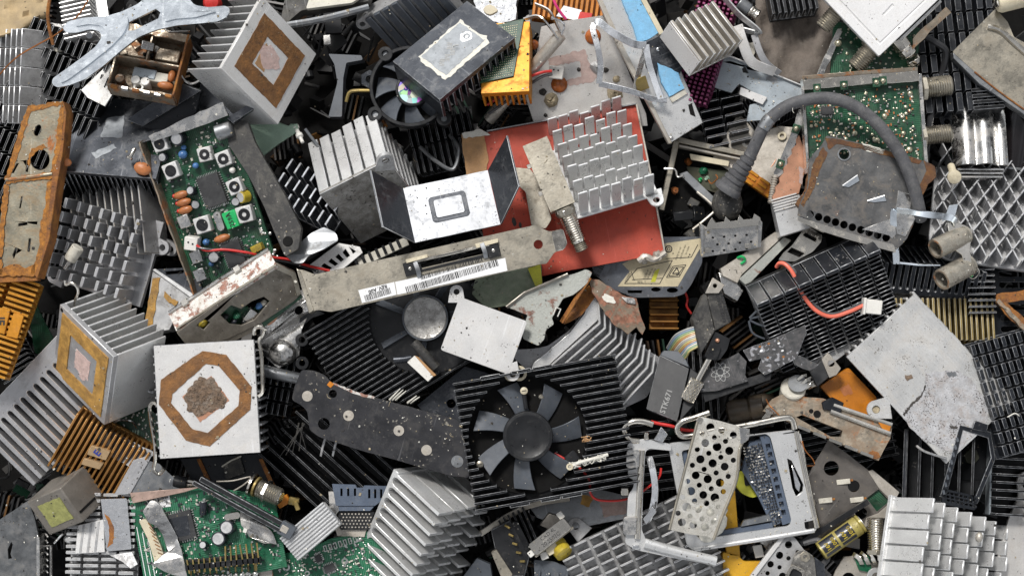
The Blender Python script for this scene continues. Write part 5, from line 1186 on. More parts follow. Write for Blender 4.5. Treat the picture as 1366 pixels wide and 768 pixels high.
# label-bearing drive
F = PF(875, 358, -40, (.03, -.05), -3)
r = thing('hard_drive', 'disk drive corner with a tan printed label, sticking out under the red board', 'disk drive', F)
body = [(786, 340), (792, 364), (813, 384), (846, 397), (900, 396), (913, 392), (922, 380), (937, 350), (936, 316), (880, 316)]
part('case', MB().prism(arcpts(F.poly(body), 4), -24, 0, [F.poly([(837, 387), (857, 387), (856, 391), (838, 391)]), F.poly(circ(875, 386, 6.5, 14, 3)), F.poly(circ(897, 387, 7.5, 14, 3.6))]), mat('drive_case', (.17, .18, .20), .4, .7, .2, 20, dirt=.4, spots=.5, scol=(.3, .3, .3)), r, 1.2)
lb = film(r, F, [(830, 352), (884, 325), (934, 318), (934, 331), (904, 382), (824, 382), (840, 362)], tan_label, 'printed_label', .5)
mb = MB()
def line(x0, y0, x1, y1, t=.9):
    a, b = Vector(F.at(x0, y0)), Vector(F.at(x1, y1)); n_ = (b - a).normalized(); q = Vector((-n_.y, n_.x)) * t / 2; p4 = [a - q, b - q, b + q, a + q]
    mb.prism([tuple(k) for k in p4], .4, .75)
for p4 in ([(833, 378), (850, 358), (897, 347), (880, 378)], [(889, 370), (898, 355), (915, 353), (906, 369)], [(892, 368), (899, 357), (912, 356), (904, 367)]):
    for i in range(4): line(*p4[i], *p4[(i + 1) % 4])
for p4 in ([(897, 365), (903, 357), (906, 364)],):
    for i in range(3): line(*p4[i], *p4[(i + 1) % 3], 1.3)
line(843, 373, 884, 371); line(842, 362, 846, 374); line(902, 366, 908, 366, 1.2); line(888, 345, 922, 343); line(922, 343, 931, 326)
part('label_line_pattern', mb, ink, lb, 0)
for s_, x, y, z_, ro in (('BN: 1', 856, 376, 5, 3), ('02985', 838, 370, 5.5, 62), ('1/27/03 47', 862, 366, 3.4, 62), ('1A 5005 64', 867, 365, 3.4, 62), ('HA 3310', 872, 364, 3.4, 62), ('ROHS', 877, 362, 3.4, 62), ('MADE IN 12V', 905, 338, 3.2, 66), ('CAUTION 05A', 911, 336, 3.2, 66), ('5V 0.65A', 917, 334, 3.2, 66)):
    a = F.at(x, y); text(lb, s_, a[0], a[1], .5, z_, ro, ink)
film(r, F, [(868, 376), (874, 361), (880, 358), (874, 376)], lime, 'green_mark', .3, z=.5)
a = F.at(892, 332); part('round_logo', MB().ring(5, 3.6, .4, (a[0], a[1], .5), n=16).ring(2.4, 1.4, .4, (a[0], a[1], .5), n=12), ink, lb, 0)
a = F.at(808, 364); barcode(r, a[0] - 10, a[1] - 6, 22, 12, .4, 60, 10, 8)
# open tuner full of burnt parts, cable
F = frame((872, 284), (976, 294), (905, 189), -42, g=(.05, .05))
r = thing('open_tuner', 'grimy grey-walled open tuner with burnt insides, under the cable plug', 'tuner', F)
w, h = F.w, F.h
part('floor_plate', MB().box(0, 0, -30, w, h, -27), dark_in, r)
for b in ((0, h - 8, -28, w, h, 0), (0, 0, -28, 8, h, 0), (8, h - 13, -20, w, h - 9, -4)): part('wall', MB().box(*b), nickel if b[0] == 0 else alu_warm, r, 1)
part('cream_strip', MB().prism(F.poly([(920, 205), (973, 215), (972, 222), (922, 213)], -8), -14, -8), cream, r, .6); part('olive_board', MB().prism(F.poly([(916, 222), (972, 228), (968, 262), (922, 246)], -20), -24, -20), mat('burnt_board', (.05, .055, .03), .6, 0, .4, 10, dirt=.5), r, .3)
for x, y, c, q in ((918, 216, copper_w, 5), (938, 228, pcb_l, 6), (934, 240, green_c, 3), (900, 254, orange_c, 5), (943, 238, mint, 3)):
    part('burnt_part', MB().dome(F.at3(x, y, -19), q, q, 9, 3, 1.2), c, r, 0)
part('copper_loop', MB().tube([F.at3(945, 240, -12), F.at3(949, 245, -10), F.at3(957, 238, -8), F.at3(955, 233, -10)], 1, 6), copper_w, r, 0)
part('dark_bar', MB().prism(F.poly([(906, 232), (916, 228), (962, 272), (954, 280)], 0), -10, 0), steel_g, r, .8)
for i in range(12): part('black_chunk', MB().obox(F.loc(R.uniform(874, 950), R.uniform(262, 318), R.uniform(-72, -48)), R.uniform(5, 14), R.uniform(4, 9), R.uniform(3, 7), R.uniform(0, 180), R.uniform(-30, 30), R.uniform(-30, 30)), R.choice((plastic, black, black_dusty)), r, .8)
part('thin_rod', MB().tube([F.loc(930, 256, -40), F.loc(952, 275, -32), F.loc(951, 284, -30), F.loc(924, 306, -34)], 1.8, 6, 2), alu_warm, r, 0); part('solder_wire', MB().tube([F.loc(886, 225, -36), F.loc(900, 226, -34), F.loc(904, 236, -34), F.loc(912, 234, -30)], 1.3, 6), tin, r, 0)
F = PF(985, 250, 6)
r = thing('thick_cable', 'thick grey rubber cable arching from a dusty moulded plug across the green board', 'cable', F)
L_ = lambda *p: [F.loc(*q) for q in p]
part('cable', MB().tube(L_((998, 214, 18), (1010, 188, 24), (1020, 168, 28), (1036, 151, 32), (1056, 139, 36), (1084, 132, 40), (1112, 132, 42), (1140, 142, 44), (1168, 163, 46), (1192, 192, 48), (1206, 216, 48), (1218, 246, 46), (1226, 278, 40), (1228, 292, 30)), 8.3, 14, 6), rubber, r, 0)
a, b = L_((970, 254, 4), (1002, 206, 20)); d = b - a; prof = [(18, -2), (19, 3), (17, 7)]
for i in range(6): t = 8 + i * 7.5; q = 15.5 - i * 1.0; prof += [(q, t), (q, t + 4.6), (q - 2.4, t + 5), (q - 2.6, t + 7.2)]
prof += [(9.5, 54), (8.5, 58)]
part('strain_relief', MB().lathe(prof, a, d, 20), rubber, r, .3)
part('plug_body', MB().ell(F.loc(970, 272, -22), 21, 24, 20, 18, 10), black_dusty, r, 0); part('cable_tape', MB().tube(L_((1018, 172, 28), (1024, 162, 30), (1028, 158, 31)), 9, 12, 2), steel_g, r, 0)
F = PF(1014, 246, -36, (0, .1), 36)
r = thing('amber_strip', 'amber slatted plastic strip between the cable plug and copper-faced sink', 'plastic part', F)
part('strip', MB().box(-24, -9, -8, 30, 9, 0), amber, r, 1); part('ridge_slats', fins_mb(50, 18, 3, 'y', 3, 4, 4, -1, 2), gold, r, .4, F=sub(F, -22, -9, 0), base=F)
F = PF(1010, 196, -56, (.1, .1)); r = thing('bored_plate', 'dull tan plate with a white ring bush behind the thick cable', 'metal plate', F)
part('plate', MB().prism(F.poly([(950, 212), (985, 150), (1010, 178), (1040, 168), (1060, 170), (1032, 250), (990, 240)]), -5, 0), alu_warm, r); a = F.at(997, 190); part('ring_bush', MB().ring(8, 4, 5, (a[0], a[1], -1)), white_p, r, .4); a = F.at(1043, 182); part('ring_bush', MB().ring(6, 3, 5, (a[0], a[1], -1)), cream, r, .4)
wire('copper_pipe', 'curved copper pipe glinting in the hollow beside the copper-faced sink', [(990, 232, -70), (1012, 232, -62), (1030, 222, -58), (1038, 204, -60)], 7, copper)
F = frame((866, 440), (904, 440), (866, 392), -90, g=(0, .1)); sink('heat_sink', 'bronze slatted sink in the dark below the labelled drive', F, gold_d, n=6, ax='y', ft=2.4, fh=18)
wire('magenta_wire', 'short magenta wire in the dark below the labelled drive corner', [(912, 386, -50), (917, 398, -56), (916, 408, -60), (922, 418, -66)], 1.6, red_w)
# ================================================================ middle
# fan sink under the slot bracket
F = frame((482, 560), (690, 452), (398, 441), -30, g=(.02, .03))
r = thing('graphics_cooler', 'black finned cooler whose fan has a worn mirror-like silver hub, beside the plain white plate', 'cooler', F)
w, h = F.w, F.h
part('base_plate', MB().box(0, 0, -12, w, h, -4), black, r)
cx, cy = F.at(568, 424, 4); part('cooling_ribs', fins_round(w, h, 20, 2.4, -4, 16, [(cx, cy, 76)], jit=.4), black, r, .5, edge_b)
part('fan_well', MB().cyl((cx, cy, -5), 76, 2, n=40), plastic, r, 0)
hub = fan(r, F, cx, cy, -2, 32, 70, 7, -30, plastic, blade_m, hub_h=16, pitch=44, tip=.10, wb=.34, sweep=.0)
part('silver_disc', MB().lathe([(29, 0), (29, 1.2), (27.5, 1.8), (26, 1.2)], (cx, cy, 12.8), n=40), mat('worn_foil', (.40, .39, .37), .34, .9, .3, 14, dirt=.6, dcol=(.12, .11, .10), ds=10, bump=.25, bs=7, spots=.5, scol=(.75, .74, .72), ss=5), hub, 0); part('clear_rim', MB().ring(31, 29, 2.5, (cx, cy, 12.6), n=40), plastic_g, hub, .4)
a = F.loc(404, 452, -18); part('side_clip', MB().prism(arcpts(F.poly([(398, 440), (416, 424), (434, 418), (420, 412), (400, 424)], -2), 2), -5, -2), plastic, r, .5)
part('lug', MB().ring(9, 4, 8, F.loc(404, 453, -30)), plastic, r, .5); part('lug', MB().ring(9, 4, 8, F.loc(404, 484, -30)), plastic, r, .5)
for i in range(5):
    a = F.loc(520 + i * 4 + (i > 2) * 12, 533 + (i > 2) * 4, -4); b = F.loc(534 + i * 4 + (i > 2) * 10, 518 + i * 1.5 + (i > 2) * 5, 2)
    part('splayed_pin', MB().tube([a, (a + b) / 2 + Vector((0, 0, 2)), b], 1.9, 6, 2, .6), residue_e, r, 0)
F = PF(562, 490, 8, (.05, .05), 40)
r = thing('white_jumper', 'small white block with brown side beside a dusty dark rod, on the silver-hubbed cooler', 'connector', F)
part('block', MB().prism(F.poly([(543, 483), (553, 474), (578, 502), (571, 509)]), -6, 0), white_p, r, .6); part('brown_side', MB().prism(F.poly([(553, 474), (558, 476), (582, 500), (578, 502)], -1), -8, -1), cardboard, r, .4)
F = PF(568, 474, 4); L_ = lambda *p: [F.loc(*q) for q in p]
r = thing('lens_rod', 'dusty dark rod and a blue-tinted clear stub under the fan blades with silver hub', 'rod', F)
part('rod', MB().tube(L_((552, 456, 4), (566, 472, 5), (582, 490, 4)), 6.5, 10, 1), black_dusty, r, 0); part('clear_stub', MB().tube(L_((526, 480, -4), (540, 479, -2), (550, 477, 0)), 5, 10, 1), slate, r, 0)
F = PF(610, 510, -36, (0, .1), -28)
r = thing('channel_plate', 'black channelled plate with a hole, between the bare white plate and the dark bar', 'metal plate', F)
part('plate', MB().prism(F.poly([(556, 540), (620, 488), (660, 500), (640, 560), (600, 590)]), -5, 0, [F.poly(circ(602, 538, 6, 12))]), slate, r); part('channel', MB().box(-52, 16, 0, 52, 20, 4).box(-52, 24, 0, 52, 27, 4), black, r, .6, edge_b)
# white plate with lugs
F = frame((588, 466), (678, 500), (613, 395), 26, g=(-.01, .03))
r = thing('bare_plate', 'clean white square metal plate with two round lugs beside the silver fan hub', 'metal plate', F)
pl = arcpts(rect(0, 0, F.w, F.h), 4)
part('plate', MB().prism(pl, -4, 0), white_cl, r, .6)
a = F.at(609, 389); ear(r, a[0], a[1], 9, -70, white_cl, -4.2, -.2); a = F.at(684, 499); ear(r, a[0], a[1], 9, 130, white_cl, -4.2, -.2)
c = part('plastic_bush', MB().ring(9, 4, 8, (a[0] - 2, a[1] - 1, -13), n=18), cream, r, .5); part('plastic_bush', MB().ring(10, 6, 6, (a[0] + 8, a[1] + 4, -16), n=18), cream, r, .5)
part('under_ribs', fins_mb(F.w, F.h, 8, 'x', 1, 3, 0, -30, -4, (6, 6, 6, 6)), alu_d, r)
sheet('mossy_plate', 'mottled green-grey plate with a yellow edge below the slotted bracket', 'plate', (685, 380), -14, (0, .1), [(634, 372), (722, 350), (724, 384), (700, 402), (650, 412), (630, 392)], 5, moss, rough=(8, .8))
solo('yellow_edge', 'faded yellow strip along the mossy plate', 'strip', PF(712, 370, -10, (0, .1)), MB().prism(PF(712, 370, -10, (0, .1)).poly([(704, 358), (721, 352), (724, 384), (717, 388)]), -3, 1), lime)
# silver sheet and dome
F = PF(378, 440, -40, (.1, .1), -30)
r = thing('curved_sheet', 'bright curved tin sheet with a round dome beside the octagon-stained sink', 'metal sheet', F)
part('sheet', MB().prism(rough_edge(F.poly([(344, 424), (372, 400), (404, 384), (414, 414), (404, 440), (398, 474), (372, 492), (348, 470)]), 12, .5), -3, 0, [F.poly(circ(399, 414, 5, 12, 6))], bend=lambda x, y: 6 * math.sin(x / 14 + y / 30)), tin, r, .5)
a = F.at(376, 470, 6); part('dome', MB().lathe([(18, 0), (18, 8), (15, 13), (9, 16), (2, 17)], (a[0], a[1], -4), n=24), tin, r, .3); a = F.at(392, 492); part('grey_pipe', MB().tube([F.loc(352, 494, -20), F.loc(376, 500, -16), F.loc(404, 506, -22)], 8, 10), steel_g, r, 0)
# dark bar with pale rivets
F = PF(510, 566, 22, (.02, .03), 16.5)
r = thing('riveted_bar', 'dark painted flat bar with pale rivet dots and chipped edges, pointing at the seven-blade fan', 'metal bar', F)
out = [(402, 493), (418, 494), (433, 500), (443, 511), (478, 524), (545, 542), (614, 561), (622, 600), (626, 637), (600, 634), (545, 618), (480, 600), (442, 588), (425, 582), (413, 573), (410, 548), (402, 540), (389, 533), (393, 515)]
part('bar', MB().prism(rough_edge(arcpts(F.poly(out), 4), 8, .5), -7, 0, [F.poly(circ(444, 525, 5.5, 14)), F.poly(circ(432, 565, 8, 16))]), dark_bar, r, .9, edge_b)
for x, y, q in ((410, 528, 7), (465, 554, 7), (532, 574, 7), (569, 600, 7), (610, 615, 8)):
    a = F.at(x, y); part('pale_rivet', MB().cyl((a[0], a[1], -.3), q, .9, n=20), alu_warm if x < 600 else steel_g, r, 0)
film(r, F, [(478, 523), (500, 529), (500, 532), (484, 529), (466, 522), (446, 513), (444, 510)], rust_white, 'rusty_chip', .4, rough=(4, .6))
film(r, F, [(440, 508), (446, 512), (441, 517), (436, 513)], amber, 'orange_chip', .5)
# cooler with seven-blade fan
F = frame((634, 682), (849, 640), (606, 512), 14, g=(.0, .04))
r = thing('graphics_cooler', 'black square finned cooler with a bare seven-blade fan, the biggest fan of the pile', 'cooler', F)
w, h = F.w, F.h
part('base_plate', MB().box(0, 0, -22, w, h, -14), black, r)
cx, cy = F.at(704, 581, 6); part('cooling_ribs', fins_round(w, h, 20, 2.8, -14, 22, [(cx, cy, 78)], jit=1.2), black, r, .5, edge_b)
part('fan_well', MB().cyl((cx, cy, -13), 78, 2, n=44), dark_in, r, 0)
for i, x in enumerate((.17, .36, .49)):
    part('top_lip', MB().box(w * x, h - 3, 8, w * (x + .12), h + 2, 22.5), black, r, .5, edge_w); part('bottom_lip', MB().box(w * (x + .04), -3, 8, w * (x + .16), 1, 22.5), black, r, .5, edge_w)
hub = fan(r, F, cx, cy, 2, 33, 71, 7, -10, plastic, blade_m, hub_h=20, pitch=36, tip=.24, wb=.34, sweep=.16)
part('hub_disc', MB().cyl((cx, cy, 18.2), 26, .8, n=40), dark_bar, hub, .3)
for x, y, q in ((699, 521, 5), (722, 529, 3.4), (640, 619, 4.6)):
    a = F.at(x, y, 4); k = part('screw', MB().lathe([(q, 0), (q, 1.5), (q * .6, 2.6)], (a[0], a[1], 1 if q > 4 else 4), n=14), cream if q > 4.8 else nickel, r, 0); part('screw_slot', MB().box(a[0] - q * .6, a[1] - .5, 3.4, a[0] + q * .6, a[1] + .5, 4), soot, k, 0)
part('fan_post', MB().tube([Vector((*F.at(699, 524, 2), -2)), Vector((*F.at(702, 545, 2), -2))], 3, 8, 1), plastic, r, 0)
part('red_lead', MB().tube([F.loc(740, 604, 10), F.loc(752, 611, 12), F.loc(772, 622, 12), F.loc(786, 640, 16), F.loc(788, 658, 10), F.loc(802, 667, 6), F.loc(840, 664, 4), F.loc(876, 640, 4), F.loc(882, 624, 0)], 1.6, 6, 6), red_w, r, 0)
part('lead_block', MB().obox(F.loc(763, 610, 16), 8, 7, 5, 30), plastic, r, .6)
mb = MB(); rr = random.Random(4)
for i in range(16):
    t = rr.random(); a = F.loc(760 + 50 * t, 622 - 15 * t, 40) ; q = [a + Vector((rr.uniform(-9, 9), rr.uniform(-5, 5), rr.uniform(-2, 4))) for _ in range(4)]; mb.tube(q, .6, 5, 3)
part('lint_wool', mb.tube([F.loc(758, 622, 40), F.loc(775, 616, 42), F.loc(790, 612, 42), F.loc(811, 606, 40)], 2.4, 7, 4), residue_e, r, 0)
mb = MB()
for i in range(8): a = F.loc(782, 585, 40); q = [a + Vector((rr.uniform(-7, 7), rr.uniform(-4, 4), rr.uniform(-2, 3))) for _ in range(3)]; mb.tube(q, .7, 5, 3)
part('lint_wool', mb, cardboard, r, 0)
part('bearing_ring', MB().ring(4.5, 2.2, 2, F.loc(760, 622, 42)), cream, r, .2)
# rusty triangle and partner
F = PF(735, 410, 6, (.12, .12), -28)
r = thing('blistered_plate', 'grey-green blistered plate with rust at its tip, beside the bare white plate', 'metal plate', F)
part('plate', MB().prism(rough_edge(arcpts(F.poly([(678, 410), (700, 393), (759, 367), (782, 359), (790, 363), (783, 378), (765, 393), (751, 398), (736, 424), (739, 432), (728, 440), (726, 452), (718, 461), (698, 452), (696, 440), (704, 420)]), 2, 2), 8, .6), -3, 0), rust_grey, r, .5)
part('folded_rim', MB().strap([F.at3(676, 410, 1), F.at3(700, 391, 2), F.at3(758, 366, 2)], (0, .3, 1), 8, 2), alu_warm, r, .4)
part('hook', MB().strap([F.loc(738, 420, 10), F.loc(742, 410, 12), F.loc(748, 412, 12), F.loc(744, 422, 10)], (0, 0, 1), 3, 1.6), white_p, r, .2)
F = PF(815, 408, 0, (-.05, .2), 30)
r = thing('rusty_shroud', 'rust-flaked torn shroud draped over the silver chevron sink', 'metal sheet', F)
part('panel', MB().prism(rough_edge(F.poly([(786, 372), (799, 373), (830, 393), (849, 398), (852, 412), (861, 438), (857, 446), (849, 436), (838, 446), (816, 430), (800, 408), (790, 390)]), 6, 1), -3, 0), mat('rust_flaked', (.22, .17, .12), .7, .2, .3, 16, dirt=.5, rust=.65, rcol=(.12, .05, .03), hs=16, spots=.5, scol=(.5, .46, .4), bump=.35), r, .4)
part('white_flake', MB().prism(blob(*F.at(812, 398), 9, 5, 12, .3), -.2, 1), residue_e, r, 0); part('bright_fold', MB().prism(arcpts(F.poly([(828, 396), (846, 398), (848, 406), (836, 404)], 1), 2), 0, 3), tin, r, .5)
part('edge_strip', MB().strap([F.loc(787, 370, 6), F.loc(770, 396, 4), F.loc(749, 430, 0)], (.5, .5, .6), 7, 2, 3), rust_m, r, .4)
part('inner_box', MB().prism(rough_edge(F.poly([(772, 392), (786, 380), (794, 396), (776, 420), (752, 432), (758, 414)], -16), 7, 1), -22, -16), rust_m, r, .4)
# chevron sink
F = PF(795, 455, -34, (-.05, .02), 0)
r = thing('heat_sink', 'bright silver sink with bent chevron blades fanning from a swept corner', 'heat sink', F)
out = [(787, 386), (798, 387), (801, 398), (813, 417), (838, 441), (863, 466), (882, 478), (884, 496), (862, 530), (800, 560), (700, 540), (706, 496), (685, 477), (687, 466), (712, 465), (731, 461), (759, 441), (778, 417), (786, 400)]
part('base_plate', MB().prism(arcpts(F.poly(out), 3), -6, 0), alu_g, r, .8)
part('smooth_face', MB().prism(arcpts(F.poly([(787, 387), (796, 390), (798, 426), (724, 494), (706, 500), (712, 484), (760, 444), (780, 418)], 14), 2), 0, 14), alu_w, r, 2)
mb = MB()
for i in range(11):
    bx, by = 799 + i * 7.0, 431 + i * 6.5
    tp = (797 + i * 8.2, 404 + i * 6.9) if i < 8 else (bx + 3, by - 22)
    lo = (bx - 78 + i * 1.5, by + 68)
    mb.strap([F.loc(lo[0], lo[1], -22), F.loc((lo[0] + bx) / 2, (lo[1] + by) / 2, -21), F.loc(bx, by, -20), F.loc(tp[0], tp[1], -24)], (0, 0, 1), 26, 2.6, 1)
part('cooling_ribs', mb, alu_w, r, .6, edge_w)
# STK chip, ribbon connector
F = PF(890, 512, 10, (.18, .2), -72)
r = thing('power_chip', 'black epoxy power chip with white STK671 print, against the big finned cooler', 'chip', F)
part('body', MB().prism(F.poly([(880, 473), (919, 491), (903, 562), (862, 545)]), -22, 0), epoxy, r, 1, edge_b); part('chamfer_end', MB().prism(F.poly([(885, 467), (911, 468), (920, 490), (880, 473)], -3), -22, -3), plastic_g, r, 1)
a = F.at(889, 535); text(r, 'STK671', a[0], a[1], .3, 10.5, 0, grey_ink, bold=.1)
part('side_frame', MB().prism(F.poly([(921, 490), (934, 500), (926, 540), (906, 562)], -6), -30, -6), plastic, r, .8)
F = PF(948, 430, 26, (-.1, .15), -62)
r = thing('ribbon_connector', 'dusty black socket plug with rainbow ribbon and a knurled thumb screw', 'connector', F)
part('body', MB().prism(F.poly([(939, 391), (943, 394), (954, 441), (935, 472), (924, 424)]), -20, 0), black_dusty, r, 1)
bd = part('socket_face', MB().prism(F.poly([(943, 393), (958, 387), (966, 396), (976, 429), (954, 441)], -2), -22, -2), black_dusty, r, 1)
mb = MB(); o = Vector(F.at(953, 392, -2)); a1 = Vector(F.at(965, 391, -2)) - o; a2 = Vector(F.at(964, 430, -2)) - o
for i in range(2):
    for j in range(10):
        q = o + a1 * (.25 + .5 * i) + a2 * ((j + .5) / 10); mb.obox((q.x, q.y, -1.8), 1.3, 1.9, .4, math.degrees(math.atan2(a2.y, a2.x)))
part('contact_grid', mb, ink, bd, 0)
part('latch_block', MB().prism(arcpts(F.poly([(954, 442), (974, 452), (970, 466), (960, 480), (944, 478), (940, 474)], -4), 2), -20, -4), plastic, r, 1); part('latch_arm', MB().prism(arcpts(F.poly([(950, 458), (962, 462), (956, 480), (942, 478)], 0), 2), -6, 0), plastic, r, 1)
part('brass_rivet', MB().dome(F.at3(957, 454, -3), 3, 3), copper, r, 0)
a, b = F.loc(946, 478, 22), F.loc(930, 508, 18); part('screw_shank', MB().tube([a, b], 4.2, 12, 1), nickel_b, r, 0)
d = (b - a); kn = part('thumb_screw', MB().lathe([(8, 0), (9, 1), (9, 30), (8, 31)], b - d * .05, d, 22), nickel, r, 0)
mb = MB()
for s_ in (-1, 1):
    for i in range(14):
        pts = []
        for t in range(9):
            th = 2 * math.pi * i / 14 + s_ * t * .22; ax = d.normalized(); t1 = ax.orthogonal().normalized(); t2 = ax.cross(t1)
            pts.append(b - d * .05 + ax * (1 + t * 3.6) + (t1 * math.cos(th) + t2 * math.sin(th)) * 9.1)
        mb.tube(pts, .55, 4, 1)
part('knurl_pattern', mb, nickel_b, kn, 0)
part('metal_tab', MB().prism(F.poly([(951, 370), (967, 380), (959, 391), (941, 391)], 2), -2, 2, [F.poly(circ(954, 381, 3, 10), 2)]), alu_warm, r, .6)
cols = [ribbon[k] for k in (0, 3, 2, 1, 4, 5, 0, 1, 4, 3, 5, 2, 1)]
for i, m in enumerate(cols):
    t = i / (len(cols) - 1); p = [(927 + 4 * t, 436 + 26 * t, 22), (914 + 6 * t, 440 + 28 * t, 20), (900 + 16 * t, 448 + 27 * t, 10), (890 + 16 * t, 464 + 22 * t, -20)]
    part('ribbon_strand', MB().tube([F.loc(*q) for q in p], 1.5, 6, 4), m, r, 0)
# fins and bits in the lower centre
F = frame((352, 606), (474, 712), (424, 528), -78, g=(.1, .1))
r = sink('heat_sink', 'black sink with long slanting blades and scraped edges under the riveted bar', F, black, n=8, ax='y', ft=3, fh=44, edge=edge_b, jit=.8)
for i in range(5): a = F.loc(402 + R.uniform(-4, 6), 566 + R.uniform(-4, 8), -34); b = F.loc(372 + i * 9, 610 - i * 3, -34); part('scraped_edge', MB().tube([a, b], 1.3, 6, 1, .5), black_dusty, r, 0)
for i, x in enumerate((428, 444)): part('pale_prong', MB().strap([F.loc(x + 6, 584, -6), F.loc(x + 2, 598, -4), F.loc(x, 608, -8)], (1, 0, 0), 3, 1.4, 2), alu_d, r, .2)
F = frame((348, 545), (392, 560), (352, 452), -70, g=(.1, .1)); sink('heat_sink', 'small black sink with cut ribs between octagon-stained sink and riveted bar', F, black, n=6, ax='x', rows=5, ft=3, gap=4, fh=26, edge=edge_b)
# socket strip and ribbed silver block
F = PF(478, 676, -8, (0, .1), 4)
r = thing('blue_socket', 'blue-grey plastic socket bar with a honeycomb of contacts beside the slotted silver sink', 'socket', F)
part('bar', MB().prism(F.poly([(443, 645), (474, 646), (476, 650), (484, 650), (486, 647), (520, 648), (514, 664), (500, 674), (448, 674)]), -14, 0, [F.poly(rect(454 + i * 9, 651, 457 + i * 9, 661)) for i in (0, 1, 2)] + [F.poly(rect(491 + i * 8, 652, 494 + i * 8, 664)) for i in range(3)]), pcb_b, r, .8)
part('lower_bar', MB().prism(F.poly([(448, 674), (500, 674), (494, 681), (450, 681)], -2), -14, -2), pcb_b, r, .6)
hs = [F.poly(circ(456 + (i % 9) * 4.6 + (i // 9 % 2) * 2, 685 + (i // 9) * 4.4, 1.3, 6), -6) for i in range(45)]
part('contact_grid', MB().prism(F.poly([(450, 682), (500, 682), (492, 706), (454, 706)], -6), -12, -6), plastic, r, .4)
mb = MB()
for i in range(45): a = F.at(456 + (i % 9) * 4.6 + (i // 9 % 2) * 2, 685 + (i // 9) * 4.4, -6); mb.cyl((a[0], a[1], -6), 1.1, .8, n=6)
part('contact_dots', mb, alu_warm, r, 0); part('side_latch', MB().prism(F.poly([(438, 655), (448, 655), (452, 680), (446, 690), (440, 686)], -1), -12, -1), tin, r, .6)
part('pale_base', MB().prism(rough_edge(F.poly([(446, 700), (490, 704), (486, 716), (450, 714)], -10), 5, .8), -14, -10), alu_warm, r, .3)
F = frame((397, 746), (456, 699), (372, 717), 24, g=(.05, .1))
r = sink('heat_sink', 'small pale ribbed silver block lying on the bright green board', F, alu_w, n=9, ax='y', ft=2.3, fh=3, t=16, edge=edge_w, jit=.1, lean=0)
# bright green board
F = frame((370, 812), (530, 786), (359, 742), -14, g=(0, .05))
r = thing('circuit_board', 'bright green board dotted with solder under the slotted silver sink', 'circuit board', F)
w, h = F.w, F.h
part('board', MB().prism(F.poly([(360, 743), (420, 728), (440, 718), (495, 706), (540, 740), (530, 800), (370, 812)]), -4, 0), pcb_l, r)
pl = F.poly([(364, 746), (420, 732), (482, 716), (512, 768), (500, 790), (374, 790)])
smd(r, F, pl, 260, (solder, epoxy, ceramic), 0, 41, 10, (.7, 2.1)); dots(r, F, pl, 90, solder, (.8, 1.9), 0, seed=42)
for i in range(8): a = F.at(434 + i * 6.6, 731 - i * 2.0); part('edge_pad', MB().obox((a[0], a[1], .2), 2.2, 4.2, .5, 8), solder, r, 0); part('pad_hole', MB().obox((a[0], a[1], .5), 1.1, 3, .4, 8), pcb, r, 0)
part('copper_edge', MB().strap([F.at3(360, 742, 0), F.at3(364, 770, 0)], (0, 0, 1), 8, 2), copper, r, .3)
for x, y, q in ((382, 756, 5), (460, 748, 4.5), (410, 764, 3.5), (484, 735, 3)):
    a = F.at(x, y); k = part('ring_pad', MB().ring(q, q * .5, .8, (a[0], a[1], -.1), n=16), solder, r, 0)
a = F.at(440, 757); chip(r, a[0], a[1], 0, 14, 10, 3, 12, 6); a = F.at(425, 744); chip(r, a[0], a[1], 0, 8, 10, 3, 12, 4)
# big slotted silver sink
F = frame((527, 629), (451, 791), (588, 684), 12, g=(.95, 0))
r = thing('heat_sink', 'bright silver sink whose end face shows round-rooted slots, below the riveted bar', 'heat sink', F)
w, h = F.w, F.h
part('base_plate', MB().box(0, 0, -112, w, 9, -25), alu, r, .8)
part('slotted_end', comb_mb(w, 10, h - 10, 13, 4.6, 26, 0), alu, r, .5)
for i in range(3):
    mb = MB()
    for j in range(13):
        x = 3 + (w - 6 - 5.6) * j / 12; mb.box(x, 8, -52 - i * 29, x + 4.0, h - 4 + R.uniform(-7, 7) - (j % 3) * 3, -29 - i * 29, top=(0, 0))
    part('cooling_ribs', mb, alu, r, .5)
# ================================================================ lower left
# gold sink at the edge
F = frame((-62, 482), (12, 507), (-16, 356), -8, g=(-.12, .08))
r = sink('heat_sink', 'golden-orange sink of level blades with two stub tiles marked IE, at the picture edge', F, gold, n=19, ax='y', rows=2, ft=3.6, gap=6, fh=30, t=8, edge=mat('gold_edge', (.80, .50, .12), .35, .7, .15), jit=.5)
for p4, s_ in (([(-14, 408), (14, 412), (6, 446), (-22, 438)], 'IE'), ([(18, 417), (32, 420), (23, 452), (8, 448)], None)):
    k = part('stub_tile', MB().prism(F.poly(p4, 33), 24, 33), gold, r, .8)
    if s_: a = F.at(0, 428, 33); text(k, s_, a[0], a[1], 33.3, 15, -72, ink, bold=.4)
F = frame((18, 520), (58, 496), (-8, 470), -70, g=(.1, .1)); sink('heat_sink', 'grey-tipped black sink in the gap below the golden sink', F, black, n=9, ax='y', ft=2.6, fh=24, edge=edge_w)
sheet('green_scrap', 'corner of a dark green board behind the golden sink', 'circuit board', (54, 440), -60, (.1, 0), [(38, 420), (48, 405), (72, 455), (60, 478), (46, 470)], 4, pcb, rough=(6, .6))
# slotted end-face grey sink at the left edge
F = frame((82, 446), (-44, 567), (146, 505), -30, g=(.10, -.12))
r = thing('heat_sink', 'grey sink at the picture edge with a row of long round-ended slots', 'heat sink', F)
part('slotted_end', comb_mb(F.w, 26, 92, 14, 6.4, 60, 0), alu_g, r, .8, edge_w)
